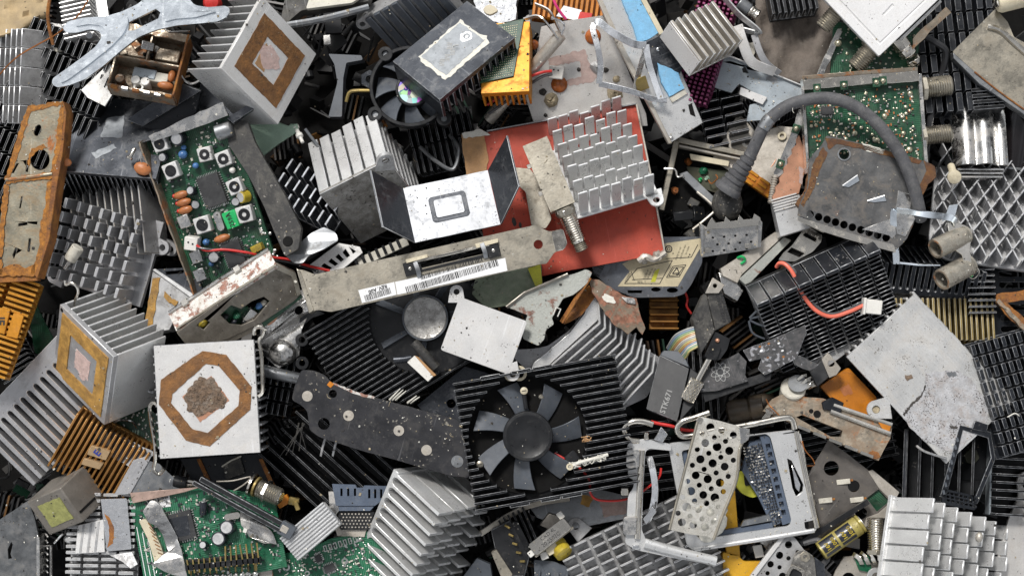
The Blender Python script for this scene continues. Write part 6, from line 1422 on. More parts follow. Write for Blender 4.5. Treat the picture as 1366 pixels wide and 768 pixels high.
# gold-framed sink
F = frame((69, 497), (139, 567), (80, 406), 22, lean=(-1, .5), sq=True)
r = sink('heat_sink', 'grey sink tipped sideways, an ochre square ring and pink paste on its face', F, alu_w, up=False, n=10, ax='x', ft=3, fh=78, t=8, mp=alu_g, edge=edge_w, jit=4)
q = lambda a, b: [(F.w * a, F.h * a), (F.w * b, F.h * a), (F.w * b, F.h * b), (F.w * a, F.h * b)]
part('adhesive_ring', MB().prism(rough_edge(q(.07, .93), 5, .5), -.2, 1.4, [rough_edge(q(.25, .75), 5, .5)]), thermal_g, r, .3)
part('paste_patch', MB().prism(rough_edge(q(.37, .64), 4, 1.5), -.2, .5), thermal_p, r, 0); part('paste_patch', MB().prism(blob(F.w * .52, F.h * .34, 8, 4, 12, .3), -.2, .5), thermal_p, r, 0)
part('corner_hole', MB().cyl((F.w * .045, F.h * .95, -.5), 3, .8, n=12), dark_in, r, 0)
wire('clip_wire', 'bent spring clip under the grey sink with ochre square ring', [(158, 462, 16), (164, 459, 20), (178, 462, 20), (192, 466, 16), (197, 472, 12), (192, 480, 8), (186, 477, 10)], 2.2, nickel_b)
F = PF(190, 488, -20, (0, .2)); r = thing('crumpled_foil', 'crumpled shiny tin bit between the two adhesive-stained sinks', 'metal scrap', F)
part('scrap', MB().prism(rough_edge(F.poly([(172, 490), (186, 474), (206, 470), (206, 504), (190, 514), (178, 508)]), 5, 1.4), -6, 0, bend=lambda x, y: 4 * math.sin(x / 4 + y / 6)), chrome, r, 0); part('wire_loop', MB().tube([F.loc(186, 508, -16), F.loc(200, 522, -14), F.loc(210, 520, -16)], 2, 6), steel_g, r, 0)
# half hidden plate with gold bar
F = PF(225, 395, -30, (.1, .1), 10)
r = thing('gold_striped_block', 'silver block with ochre adhesive stripe half hidden behind the peeling can', 'heat sink', F)
part('front', MB().prism(F.poly([(203, 361), (262, 398), (238, 418), (226, 440), (192, 446)]), -30, 0), alu_d, r, .8); part('dark_top', MB().prism(F.poly([(204, 359), (262, 356), (272, 388), (262, 398)], 2), -30, 2, [F.poly([(221, 362), (246, 360), (244, 364), (222, 366)], 2)]), slate, r, .8)
film(r, F, [(204, 371), (214, 370), (203, 438), (193, 434)], thermal_g, 'ochre_bar', 1.2, rough=(6, 1)); film(r, F, [(220, 388), (228, 396), (238, 402), (234, 408), (224, 402), (219, 396)], thermal_g, 'ochre_crumb', 1.5, rough=(3, 1.2))
part('silver_edge', MB().prism(F.poly([(203, 360), (207, 358), (264, 396), (260, 401)], 3), -4, 3.4), alu_w, r, .5)
# peeling can
F = PF(318, 398, 26, (-.42, -.52), -35)
r = thing('peeling_can', 'rust-mottled peeling white can lying across the lower end of the tuner board', 'metal can', F)
face = [(236, 444), (366, 350), (394, 363), (402, 392), (392, 402), (349, 431), (304, 452), (264, 466), (250, 462)]
hs = [F.poly([(262, 434), (272, 426), (281, 430), (272, 440)]), F.poly([(294, 420), (308, 407), (322, 412), (336, 402), (352, 396), (360, 402), (350, 414), (340, 426), (322, 434), (306, 432)])]
soil = mat('soiled_tin', (.20, .18, .15), .42, .6, .3, 20, dirt=.6, dcol=(.07, .055, .04), spots=.4, scratch=.3)
part('front_face', MB().prism(F.poly(face), -3, 0, hs), soil, r, .6)
zc = lambda x, y: 26 - .42 * (x - 318) - .52 * (y - 398)
F2 = frame((236, 445), (366, 351), (227, 422), zc(301, 397.5) - 9, g=(.36, .46)); part('peeling_side', MB().prism(rough_edge(rect(0, -1, F2.w, F2.h), 14, .3), -4, 0), rust_white, r, .8, F=F2, base=F)
part('seam_rail', MB().tube([Vector((2, F2.h, 1)), Vector((F2.w * .5, F2.h + .5, 1)), Vector((F2.w, F2.h, 1))], 2.6, 8, 1), tin, r, 0, F=F2, base=F); part('seam_rail', MB().tube([Vector((2, 1, 1)), Vector((F2.w, 1, 1))], 1.6, 8, 1), nickel, r, 0, F=F2, base=F)
for t in (.14, .66): part('solder_tag', MB().box(F2.w * t, F2.h - 6, -1, F2.w * t + 10, F2.h + 4, 4), nickel_b, r, 1, F=F2, base=F)
part('end_wall', MB().prism(F.poly([(366, 350), (394, 363), (402, 392), (396, 395), (388, 368), (362, 356)], 1), -4, 1.5), nickel, r, .6)
part('inner_board', MB().prism(F.poly([(262, 436), (302, 404), (340, 412), (372, 396), (372, 410), (320, 440), (274, 450)], -14), -18, -14), pcb, r, .3)
for x, y, q, m in ((271, 431, 7, yellow_c), (300, 423, 6, plastic), (316, 421, 6, pcb_l), (346, 408, 6, blue_c), (352, 404, 5, ceramic), (312, 428, 5, cap_can), (326, 428, 5, plastic)):
    a = F.at3(x, y, -9); part('inner_component', MB().ell(a, q, q * .7, 5), m, r, 0)
part('inner_can', MB().obox(F.at3(334, 420, -9), 9, 7, 5, 20), tin, r, .6); part('copper_flake', MB().prism(blob(*F.at(362, 428, -8), 8, 3), -9, -6), copper, r, 0)
part('green_edge', MB().prism(F.poly([(349, 431), (402, 393), (404, 396), (352, 436)], -4), -8, -3), pcb, r, .3); part('lower_wall', MB().prism(F.poly([(250, 462), (264, 466), (304, 452), (349, 431), (347, 438), (304, 459), (262, 472)], -1), -22, -1), soil, r, .5)
# octagon sink
F = frame((213, 612), (347, 603), (205, 461), 40, g=(-.03, .02))
r = sink('heat_sink', 'white square-faced sink with a brown octagon ring and a crusted grey patch', F, alu_d, up=False, n=14, ax='y', ft=3, fh=70, t=7, mp=white_cl, edge=edge_b, inset=(-3, 2, -3, 2))
oc = [(270, 468), (302, 473), (336, 516), (334, 546), (280, 595), (248, 587), (212, 539), (215, 506)]; ic = [(275, 485), (292, 488), (320, 521), (318, 541), (277, 577), (257, 572), (228, 537), (230, 525)]
part('adhesive_ring', MB().prism(rough_edge(F.poly(oc), 5, .5), -.2, .8, [rough_edge(F.poly(ic), 5, .5)]), thermal_b, r, 0)
film(r, F, [(243, 529), (282, 501), (306, 534), (267, 563)], copper, 'copper_patch', .4, rough=(4, .6))
cr = F.poly([(245, 529), (258, 514), (270, 504), (284, 505), (292, 516), (301, 529), (296, 543), (280, 548), (264, 556), (256, 548), (250, 542)])
mb = MB().prism(rough_edge(cr, 3, 1.2), -.2, 1.2); rr = random.Random(3); k = 0
while k < 110:
    x, y = rr.uniform(*sorted((min(p[0] for p in cr), max(p[0] for p in cr)))), rr.uniform(min(p[1] for p in cr), max(p[1] for p in cr))
    if inpoly(x, y, cr): q = rr.uniform(1.2, 4.5); mb.dome((x, y, .6), q, q * .3, 7, 2, q * .2); k += 1
part('crusted_paste', mb, thermal_k, r, 0)
wire('clip_wire', 'steel spring clip hooked over the upper corner of the octagon-marked sink', [(339, 446, 44), (340, 438, 48), (347, 436, 50), (353, 440, 46), (350, 448, 40), (346, 454, 36), (349, 476, 30), (350, 504, 30), (350, 522, 34), (344, 529, 38)], 2.5, nickel_b)
wire('clip_wire', 'steel spring clip running down beside the octagon-marked sink', [(212, 541, 30), (204, 537, 34), (200, 543, 34), (201, 560, 28), (206, 590, 20), (207, 612, 16), (205, 626, 12), (212, 632, 10), (219, 625, 12)], 2.5, nickel_b)
# bronze sink with E
F = frame((62, 614), (164, 654), (112, 552), -34, g=(-.02, -.25))
r = sink('heat_sink', 'bronze-orange sink of many close blades with a tile marked E, under the grey ochre-ring sink', F, gold_d, n=16, ax='x', ft=3, fh=30, t=8, edge=mat('bronze_edge', (.62, .34, .12), .4, .7, .2), jit=.8)
for p4, s_ in (([(118, 600), (122, 594), (147, 602), (141, 614), (116, 606)], 'E'), ([(108, 619), (112, 611), (138, 618), (133, 626)], None)):
    k = part('stub_tile', MB().prism(F.poly(p4, 34), 20, 34), mat('tan_tile', (.52, .36, .2), .45, .4, .15) if s_ else MATS['tan_tile'], r, .6)
    if s_: a = F.at(130, 604, 34); text(k, 'E', a[0], a[1], 34.3, 13, 82, blue_ink, bold=.4)
# grey plate with tape, pcb behind
F = PF(160, 598, -14, (.1, .2), 30)
r = thing('grey_flap', 'dull grey metal flap with a torn paste patch over the bronze sink', 'metal flap', F)
part('flap', MB().prism(rough_edge(F.poly([(116, 588), (126, 562), (156, 578), (208, 604), (200, 610), (172, 622), (140, 604)]), 9, .6), -3, 0), steel_g, r, .5, edge_w); film(r, F, [(126, 576), (140, 572), (150, 592), (144, 604), (134, 594)], residue_e, 'torn_paste', .8, rough=(3, 1.6))
F = PF(176, 570, -44, (.05, .1), 6)
r = thing('circuit_board', 'dark green board with pale pin row in the gap beside the octagon-marked sink', 'circuit board', F)
part('board', MB().prism(F.poly([(138, 566), (196, 540), (212, 556), (214, 596), (170, 600)]), -4, 0), pcb, r); dots(r, F, F.poly([(150, 564), (192, 546), (208, 560), (208, 590), (170, 590)]), 40, solder, (1, 2.2), 0, seed=51)
mb = MB()
for i in range(10): a = F.at(152 + i * 3.6, 578); mb.obox((a[0], a[1], 1), 1.1, 4.5, 1, 0)
part('pin_pattern', mb, mint, r, 0); part('wire_link', MB().tube([F.loc(148, 566, -34), F.loc(160, 560, -26), F.loc(176, 562, -26), F.loc(182, 570, -34)], 1.5, 6), tin, r, 0)
# grey cube
F = frame((66, 717), (108, 694), (38, 671), 16, g=(.5, -.62))
r = thing('grey_cube', 'small dull grey metal cube with an olive speckled square on one face', 'metal cube', F)
w, h = F.w, F.h
part('cube', MB().box(0, 0, -58, w, h, 0), mat('sooty_block', (.22, .20, .175), .5, .5, .2, 20, dirt=.5, dcol=(.12, .10, .08), spots=.4), r, 2); part('olive_square', MB().prism(rough_edge(rect(w * .2, h * .18, w * .84, h * .8), 5, .7), -.5, .8), olive, r, 0); part('seam', MB().box(w - 1, h * .2, -40, w + .6, h * .26, -4), dark_in, r, 0)
# dark plate lower left corner
F = PF(22, 740, -4, (.1, .05), 0)
r = thing('steel_cover', 'dark mottled steel panel with a slot in the bottom corner of the pile', 'metal panel', F)
part('panel', MB().prism(rough_edge(F.poly([(-20, 706), (38, 667), (46, 690), (51, 715), (50, 790), (-20, 790)]), 10, .6), -4, 0, [F.poly([(11, 745), (10, 732), (15, 722), (17, 726), (14, 738), (16, 744)])]), mat('mottled_steel', (.115, .12, .125), .42, .6, .3, 14, dirt=.5, dcol=(.2, .19, .18), spots=.5, scol=(.03, .03, .03)), r, .8); part('edge_flange', MB().prism(F.poly([(49, 712), (53, 716), (53, 790), (49, 790)]), -20, 1), tin, r, .5)
F = PF(58, 740, -30); L_ = lambda *p: [F.loc(*q) for q in p]
r = thing('pin_strip', 'strip of bent bright pins standing between dark panel and mirror-faced sink', 'pin strip', F)
part('strip', MB().box(-8, -40, -10, 6, 34, 0), plastic, r)
for i in range(8): part('pin', MB().tube(L_((54, 706 + i * 8, -28), (60, 703 + i * 8, -20), (64, 708 + i * 8, -16)), 1.4, 6, 2), tin, r, 0)
part('frame_wire', MB().tube(L_((52, 728, -16), (68, 727, -16), (68, 770, -16)), 1.8, 6, 1), tin, r, 0); part('thin_rod', MB().tube(L_((72, 724, -10), (84, 711, -6)), 1.4, 6, 1), tin, r, 0); part('white_peg', MB().ell(F.loc(94, 718, -16), 9, 7, 6), alu_w, r, 0)
# mirror faced sink
F = frame((88, 792), (178, 786), (102, 660), -22, g=(.02, .12))
r = sink('heat_sink', 'bright-tipped silver sink in the lower corner carrying a small mirror plate with rust crescent', F, alu_d, n=16, ax='y', rows=4, ft=4.4, gap=4, fh=24, edge=edge_w, jit=.3)
k = part('mirror_plate', MB().prism(arcpts(F.poly([(134, 665), (169, 664), (175, 732), (142, 735)], 30), 2), 25, 29), chrome, r, .8); a = F.at(151, 708, 30); mb = MB(); pts = [(139, 683), (146, 690), (152, 704), (151, 724), (143, 730), (146, 714), (145, 700)]
part('rust_crescent', MB().prism(rough_edge(F.poly(pts, 29), 3, .8), 28.8, 29.5), rust_m, k, 0)
part('white_blade', MB().prism(F.poly([(104, 700), (138, 692), (140, 736), (100, 738)], 27), 24, 27), white_cl, r, .5)
for i in range(3): part('shade_groove', MB().prism(F.poly([(110 + i * 10, 700 - i * 2), (113 + i * 10, 699 - i * 2), (108 + i * 10, 737), (105 + i * 10, 737)], 28), 26, 27.5), alu_d, r, 0)
sheet('bent_foil', 'crumpled white-grey tin foil below the little mirror plate', 'foil', (160, 745), 10, (0, .3), [(146, 740), (176, 735), (184, 752), (174, 758), (162, 748)], 2, alu_d)
# bent light sheet behind the green board
F = PF(185, 634, -2, (-.2, .1), -55)
r = thing('folded_sheet', 'folded light and dark metal sheet standing behind the lower green board', 'metal sheet', F)
part('light_face', MB().prism(F.poly([(152, 660), (178, 613), (203, 606), (198, 616), (174, 658)]), -3, 0), alu_g, r, .5, edge_w); part('dark_face', MB().prism(F.poly([(198, 614), (212, 618), (250, 653), (174, 658)], -2), -5, -2), steel_g, r, .5, edge_b)
F = PF(234, 642, -18, (0, 0), 10)
r = thing('coax_plug', 'small black plug with a white ring face and silver tail below the spring clip', 'plug', F)
part('body', MB().cyl((-2, 0, 0), 9, 18, (1, 0, 0), 16, 1), plastic, r); part('white_ring', MB().ring(7.5, 3, 2, (-4, 0, 0), (1, 0, .6), 18), white_p, r, .3); part('silver_tail', MB().box(12, -5, -4, 34, 1, 1).box(10, 2, -4, 30, 6, 2), nickel_b, r, .8)
F = PF(290, 632, -50, (0, .1), 0)
r = thing('black_housing', 'black housing with brown ribs in the shadow under the octagon-marked sink', 'housing', F)
part('panel', MB().prism(F.poly([(240, 612), (350, 604), (372, 660), (270, 668)]), -8, 0), black2, r)  # panel added to stand for the dark side of the octagon sink's fins
for x in (262, 345): part('brown_rib', MB().prism(F.poly([(x, 612), (x + 5, 611), (x + 22, 648), (x + 17, 650)], 4), -4, 4), rust_m, r, .4)
part('taped_patch', MB().prism(rough_edge(F.poly([(297, 622), (320, 608), (326, 630), (302, 640)], 6), 6, 1), 2, 6), black_dusty, r, .3); part('tape_edge', MB().strap([F.at3(296, 622, 7), F.at3(308, 614, 8), F.at3(322, 608, 7)], (0, 0, 1), 4, 2), ceramic, r, .3)
# the lower green board
F = frame((196, 792), (384, 756), (171, 663), -2, g=(0, .05))
r = thing('circuit_board', 'green computer board with two round capacitors, a black chip and torn silver shield', 'circuit board', F)
w, h = F.w, F.h
part('board', MB().prism([(0, 0), (w, 0), (w, h * .74), (w * .55, h * .95), (0, h)], -4, 0), pcb_l, r)
reg = [(8, 6), (w - 6, 6), (w - 6, h * .7), (w * .55, h * .9), (8, h - 6)]
smd(r, F, reg, 460, (epoxy, solder, ceramic, cap_can), 0, 61, 0, (.7, 2.3)); dots(r, F, reg, 90, solder, (.7, 1.4), 0, seed=62)
for i in range(4): part('white_trace', MB().box(3 + i * 6, 14, 0, 4 + i * 6, h - 40 - i * 9, .4), sticker, r, 0) if i < 3 else None
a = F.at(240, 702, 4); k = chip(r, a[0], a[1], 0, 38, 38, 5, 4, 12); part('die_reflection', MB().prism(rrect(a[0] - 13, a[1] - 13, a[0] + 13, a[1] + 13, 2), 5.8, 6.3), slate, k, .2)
for x, y, q, hh in ((301, 703, 9.5, 18), (290, 718, 9.5, 18), (269, 726, 5.2, 14)):
    a = F.at(x, y, hh); ecap(r, a[0] + 2, a[1] - 2, 0, q, hh, (-.06, .1, 1))
a = F.at3(271, 686, 6); ecap(r, a[0], a[1], 6, 5, 18, (.25, 1, .2))
a = F.at(310, 688, 4); part('crystal_can', MB().prism(rrect(a[0] - 11, a[1] - 4.5, a[0] + 11, a[1] + 4.5, 4.4), 0, 6), nickel_b, r, .8)
k = film(r, F, [(196, 668), (226, 659), (228, 675), (200, 678)], sticker, 'sticker', .5); a = F.at(213, 664); barcode(k, a[0] - 9, a[1] - 2, 20, 5, .7, 0, 12, 9); a = F.at(216, 670); text(k, '201101', a[0], a[1] + 1, .7, 5.2, 182, ink); a = F.at(218, 675); text(k, 'A1', a[0], a[1], .7, 5.5, 182, ink)
part('copper_tape', MB().prism(F.poly([(173, 657), (268, 649), (246, 656), (177, 671)], 9), 5, 8), mat('dull_copper_tape', (.42, .30, .25), .45, .5, .2, 20, dirt=.4), r, .4)
part('curved_connector', MB().prism(arcpts(F.poly([(185, 694), (194, 691), (204, 706), (214, 726), (219, 742), (207, 752), (203, 738), (198, 720)], 8), 3), 0, 8), cream, r, 1)
mb = MB()
for i in range(8): a = F.at(200 + i * 2, 700 + i * 5.4, 9); mb.obox((a[0], a[1], 8.6), .5, 4, .4, 30 + i * 4)
part('contact_pattern', mb, rust_m, r, 0)
sh = [(191, 681), (201, 667), (208, 667), (214, 672), (226, 696), (236, 718), (234, 728), (224, 736), (220, 728), (216, 714), (209, 702), (198, 696)]
part('torn_shield', MB().prism(arcpts(F.poly(sh, 16), 3), 12, 15, bend=lambda x, y: 5 * math.sin(y / 14)), tin, r, .6); part('torn_shield', MB().prism(rough_edge(F.poly([(236, 718), (242, 732), (250, 770), (236, 770), (218, 762), (202, 752), (222, 736)], 14), 8, 1), 10, 13, bend=lambda x, y: 5 * math.sin(x / 9)), tin, r, .5)
part('rust_mark', MB().prism(blob(*F.at(205, 687, 16), 4, 6), 15.5, 17), rust_m, r, 0)
# pin header
F = PF(298, 752, 14, (0, 0), -6)
r = thing('pin_header', 'black pin header with a row of brassy pins along the foot of the green board', 'pin header', F)
part('bar', MB().box(-50, -3, -6, 50, 5, 4), plastic, r, .6); part('bar', MB().box(-50, 6, -8, 46, 10, 0), plastic, r, .5)
for i in range(14): x = -46 + i * 7.2; part('pin', MB().obox((x, 10 if i > 6 else 2, 3), 1, 14 if i > 6 else 9, 1, R.uniform(-5, 5)), brass, r, .2)
F = PF(285, 768, 0, (0, 0), -4)
r = thing('solder_row', 'row of bright solder-blobbed pins at the bottom edge', 'pin row', F)
for i in range(12): x = -38 + i * 8.5; k = part('pin', MB().obox((x, 5, 0), 1.1, 11, 1, R.uniform(-8, 8)), brass, r, .2); part('solder_blob', MB().dome((x, 0, 0), 4.2, 4, 9, 3, .8), solder, k, 0)
part('pale_bar', MB().box(-50, -14, -10, 60, -4, -2), alu_warm, r)
# dark double rail, threaded socket, tape
F = PF(318, 672, 30, (.03, .05), 28.5)
r = thing('double_rail', 'dark double rail of black plastic lying across the lower green board', 'rail', F)
a = F.at(262, 646); b = F.at(380, 702)
part('rail', MB().box(a[0] - 6, -7, -10, b[0], -1, 0), plastic, r, 1, edge_b); part('rail', MB().box(a[0], 1, -12, b[0] - 4, 8, -1), plastic, r, 1, edge_b); part('end_block', MB().box(b[0] - 6, -9, -12, b[0] + 14, 10, 0), plastic_g, r, 1); part('cream_window', MB().box(b[0] - 4, -4, -1, b[0] + 6, 5, .8), alu_warm, r, .5)
F = PF(350, 652, 4, (0, 0), 22)
r = thing('aerial_socket', 'nickel threaded aerial socket with washer beside the double rail', 'socket', F)
s = fconn(r, (-6, 0, 0), (1, 0, .25), 12.5, 34, nickel, nut=False, pin=False); part('washer', MB().cyl((-16, 0, -2), 16, 3, (1, 0, .2), 22), nickel_b, r, .3); part('washer', MB().cyl((-10, 0, -1), 14, 3, (1, 0, .2), 22), brass, r, .3); part('hex_nut', MB().lathe([(15.5, 0), (15.5, 5)], (4, 0, 1), (1, 0, .25), 6), nickel_b, r, .4); part('end_cap', MB().lathe([(9, 0), (8, 1.5)], (27, 0, 8.5), (1, 0, .25), 18), nickel_b, s, 0)
part('curled_tin', MB().strap([(-60, -14, -6), (-40, -4, 0), (-20, 10, 4), (-24, -2, 2), (-34, -16, -2)], (0, .2, 1), 7, 1.6, 4), alu_warm, r, .3)
F = PF(345, 708, 8, (0, .1), 20)
r = thing('silver_tape', 'crinkled piece of silver tape below the double rail', 'tape', F)
part('tape', MB().prism(rough_edge(F.poly([(320, 680), (347, 690), (362, 708), (369, 726), (352, 724), (332, 716), (322, 700)]), 6, 1), -2, 0, bend=lambda x, y: 2.5 * math.sin(x / 5)), tin, r, .3); part('white_flake', MB().obox(F.at3(327, 707, 2), 2.5, 3, 1), white_p, r, .3)
F = PF(372, 672, -24); r = thing('amber_chip', 'small orange-brown chip and brass bit beside the threaded socket', 'chip', F); part('chip', MB().obox(F.loc(378, 668, -20), 9, 6, 5, 30), amber, r, .8); part('brass_bit', MB().obox(F.loc(392, 668, -18), 7, 5, 4, -10).obox(F.loc(396, 674, -14), 3, 6, 3, 20), brass, r, .6)
F = PF(362, 755, -8, (0, 0), -80); r = thing('tin_upright', 'pale upright tin strip between the two lower green boards', 'metal strip', F); part('strip', MB().prism(F.poly([(344, 742), (362, 740), (364, 790), (346, 790)]), -8, 0), alu_warm, r, .6); part('pin', MB().tube([F.loc(341, 735, 0), F.loc(342, 770, 0)], 1.6, 6, 1), brass, r, 0)
# ================================================================ lower right
# processor socket frame
F = PF(990, 650, 16, (.0, -.03), -10)
r = thing('socket_frame', 'large bright steel processor socket frame with a lever rod and honeycomb of pins', 'socket frame', F)
outer = [(891, 591), (1058, 573), (1068, 577), (1091, 700), (1088, 709), (924, 734), (916, 726)]; inner = [(909, 601), (1022, 578), (1028, 583), (1056, 694), (1053, 701), (934, 719), (929, 714)]
slot = [(1050, 611), (1056, 614), (1072, 646), (1071, 655), (1062, 662), (1057, 650)]; ch = [(1073, 696), (1086, 693), (1089, 704), (1080, 708), (1074, 704)]
part('frame_plate', MB().prism(arcpts(F.poly(outer), 5), -5, 0, [arcpts(F.poly(inner), 4), F.poly(slot), F.poly(ch)]), MATS['bright_worn_sheet'] if False else alu_w, r, 1.2)
part('rolled_edge', MB().tube([F.at3(1062, 575, -2), F.at3(1076, 640, -1), F.at3(1090, 703, -2)], 4.2, 10, 2), nickel_b, r, 0); part('rolled_edge', MB().tube([F.at3(926, 732, -2), F.at3(1000, 721, -1), F.at3(1086, 707, -2)], 3.4, 10, 2), alu_w, r, 0)
part('slot_tongue', MB().prism(F.poly([(1056, 618), (1068, 646), (1066, 656), (1061, 650)], -6), -9, -6, bend=lambda x, y: 0), chrome, r, .4)
g = part('pin_bed', MB().prism(F.poly([(1000, 590), (1024, 584), (1052, 694), (1030, 702), (1012, 664), (990, 628)], -10), -20, -10), pcb_b, r, .6)
part('bed_rail', MB().prism(F.poly([(1014, 582), (1026, 580), (1056, 696), (1044, 700)], -4), -14, -4, [F.poly([(1021 + i * 2.55, 592 + i * 11), (1027 + i * 2.55, 591 + i * 11), (1028.5 + i * 2.55, 598 + i * 11), (1022.5 + i * 2.55, 599 + i * 11)], -4) for i in range(9)]), pcb_b, r, .5)
part('lower_rail', MB().prism(F.poly([(934, 712), (1030, 696), (1032, 704), (936, 720)], -6), -14, -6), pcb_b, r, .5); part('lower_ledge', MB().prism(F.poly([(988, 702), (992, 694), (1026, 686), (1030, 694)], -3), -10, -3), steel_g, r, .5); part('side_rail', MB().prism(F.poly([(907, 603), (916, 601), (940, 716), (934, 718)], -5), -12, -5), pcb_b, r, .5)
mb = MB(); mh = MB(); rr = random.Random(5)
for i in range(20):
    for j in range(30):
        x, y = 990 + i * 2.9 + j * .95, 590 + j * 3.75 - i * .6
        if not inpoly(x, y, [(992, 594), (1020, 588), (1046, 690), (1036, 698), (1014, 662), (990, 628)]): continue
        a = F.at(x, y, -9); up = rr.random() < (.75 if y < 640 or rr.random() < .3 else .18)
        if up: mb.obox((a[0] + rr.uniform(-.6, .6), a[1] + rr.uniform(-.6, .6), -8.4 + rr.uniform(0, 1.5)), 1.25, .8, .5, rr.uniform(0, 180), rr.uniform(-40, 40))
        else: mh.obox((a[0], a[1], -9.6), 1, 1.2, .5, 10)
k = part('pin_pattern', mb, nickel_b, g, 0); k['kind'] = 'stuff'; k = part('hole_pattern', mh, ink, g, 0); k['kind'] = 'stuff'
# hinge frame
F = PF(870, 655, 26, (.02, .02), 0)
r = thing('hinge_frame', 'C-shaped bright steel hinge frame with rolled barrels and a curled strap', 'hinge frame', F)
out = [(837, 592), (846, 587), (860, 585), (895, 592), (896, 601), (866, 598), (861, 602), (858, 650), (856, 706), (862, 720), (880, 726), (954, 742), (952, 753), (900, 744), (848, 733), (834, 724), (838, 660), (845, 650), (846, 640), (838, 636)]
part('frame', MB().prism(arcpts(F.poly(out), 3, 2), -6, 0), alu_w, r, 1.5)
part('long_edge', MB().tube([F.at3(856, 600, 1), F.at3(853, 655, 1), F.at3(850, 718, 1)], 4, 10, 2), nickel_b, r, 0)
for (a, b) in (((844, 599), (842, 623)), ((840, 688), (838, 712))): part('hinge_barrel', MB().prism(arcpts([(F.at(*a)[0] - 9, F.at(*b)[1]), (F.at(*a)[0] + 8, F.at(*b)[1]), (F.at(*a)[0] + 9, F.at(*a)[1]), (F.at(*a)[0] - 8, F.at(*a)[1])], 4, 3), -10, 7), tin, r, 3)
part('lower_bar', MB().tube([F.at3(860, 724, 0), F.at3(905, 736, 0), F.at3(955, 748, -2)], 7, 10, 2), alu_w, r, 0)
part('nub', MB().obox(F.at3(833, 655, 0), 5, 5, 3), nickel_b, r, 1); part('nub', MB().obox(F.at3(848, 729, 2), 5, 3, 3), chrome, r, 1); part('nub', MB().obox(F.at3(862, 581, 0), 3, 5, 3), nickel_b, r, 1)
L_ = lambda *p: [F.loc(*q) for q in p]
part('curled_strap', MB().strap(L_((866, 609, 14), (871, 628, 20), (874, 652, 22), (871, 676, 16), (863, 695, 8)), (1, 0, .35), 9, 1.6, 4), chrome, r, .3); part('strap_end', MB().prism(rough_edge(F.poly([(870, 676), (876, 682), (862, 699), (858, 692)], 6), 4, 1), 3, 6), chrome, r, .3); part('strap_flag', MB().prism(F.poly([(876, 580), (882, 569), (891, 579), (884, 590), (872, 586)], 4), 1, 4), chrome, r, .4)
part('lever_rod', MB().tube(L_((871, 566, 30), (858, 562, 30), (844, 562, 30), (834, 568, 28), (833, 578, 26), (840, 586, 24), (852, 588, 22)), 4, 10, 5), nickel_b, r, 0)
F = PF(925, 572, 26); L_ = lambda *p: [F.loc(*q) for q in p]
r = thing('lever_rod', 'long hooked steel lever rod along the top of the processor socket frame', 'lever', F)
part('rod', MB().tube(L_((946, 550, 28), (926, 557, 28), (910, 562, 28), (903, 572, 26), (910, 581, 24), (926, 580, 24), (952, 574, 26), (1000, 566, 28), (1044, 557, 28), (1056, 559, 26), (1060, 571, 22)), 4.2, 10, 5), nickel_b, r, 0)
wire('red_wire', 'red wire threaded past the two rod hooks of the socket frame', [(868, 562, 18), (880, 565, 18), (896, 568, 18), (912, 573, 14), (930, 574, 10)], 2.2, red_w); wire('copper_wire', 'fine copper wire hanging from the socket frame corner', [(1070, 588, 20), (1074, 600, 16), (1084, 612, 10), (1086, 620, 4), (1076, 621, 0)], .9, copper_w, 6)
# white things below perforated plate, yellow piece
F = PF(950, 690, 12); r = thing('white_rubble', 'white foam crumbs showing through the perforated plate', 'foam', F)
part('crumb', MB().dome((-22, 6, 0), 16, 7, 12, 3, 1).dome((0, -6, 0), 20, 8, 12, 3, 1).dome((8, 12, 0), 13, 7, 12, 3, 1).dome((-6, -20, 0), 14, 7, 12, 3, 1), residue_e, r, 0)
F = PF(985, 700, -18, (0, .05), 6)
r = thing('yellow_bracket', 'yellow plastic bracket behind the processor socket frame', 'plastic part', F)
part('upright', MB().prism(F.poly([(962, 640), (980, 646), (988, 748), (970, 748)]), -10, 0), yellow_p, r, 1); part('foot', MB().prism(arcpts(F.poly([(964, 736), (985, 740), (992, 748), (1018, 748), (1018, 764), (1006, 790), (966, 790)], 3), 3), -12, 3), yellow_p, r, 1)
F = PF(1000, 645, -8, (0, .1)); r = thing('lime_tape', 'lime yellow tape loop with a black core inside the socket frame', 'tape', F)
part('tape', MB().prism(arcpts(F.poly([(981, 634), (988, 627), (1000, 630), (1006, 648), (1014, 660), (1004, 664), (990, 658), (982, 648)]), 4), -10, 0), lime, r, 1); part('core', MB().prism(arcpts(F.poly([(992, 632), (1000, 630), (1005, 646), (994, 648)], 2), 3), -4, 2), plastic, r, 1)
# perforated bright plate
F = frame((892, 706), (950, 722), (934, 553), 46, g=(.04, .02))
r = thing('perforated_plate', 'bright tin plate full of two sizes of round holes, lying over the socket frames', 'metal plate', F)
Z = [(430, 100, 19), (480, 113, 15), (533, 135, 16), (393, 127, 12), (448, 145, 11), (407, 170, 18), (498, 162, 12), (460, 187, 20), (515, 205, 19), (371, 199, 12), (423, 216, 12), (385, 243, 19), (477, 234, 12), (533, 247, 12), (440, 261, 19), (349, 270, 12), (402, 288, 12), (494, 276, 18), (456, 304, 12), (364, 315, 18), (510, 320, 12), (418, 332, 19), (328, 342, 12), (473, 348, 19), (380, 359, 12), (434, 375, 12), (343, 386, 19), (488, 388, 12), (398, 403, 18), (305, 413, 12), (450, 415, 20), (359, 430, 12), (413, 441, 13), (323, 457, 20), (464, 457, 11), (376, 469, 15), (430, 481, 19), (285, 485, 12), (338, 498, 12), (392, 511, 12), (443, 524, 12), (302, 526, 18), (353, 538, 17), (406, 548, 18)]
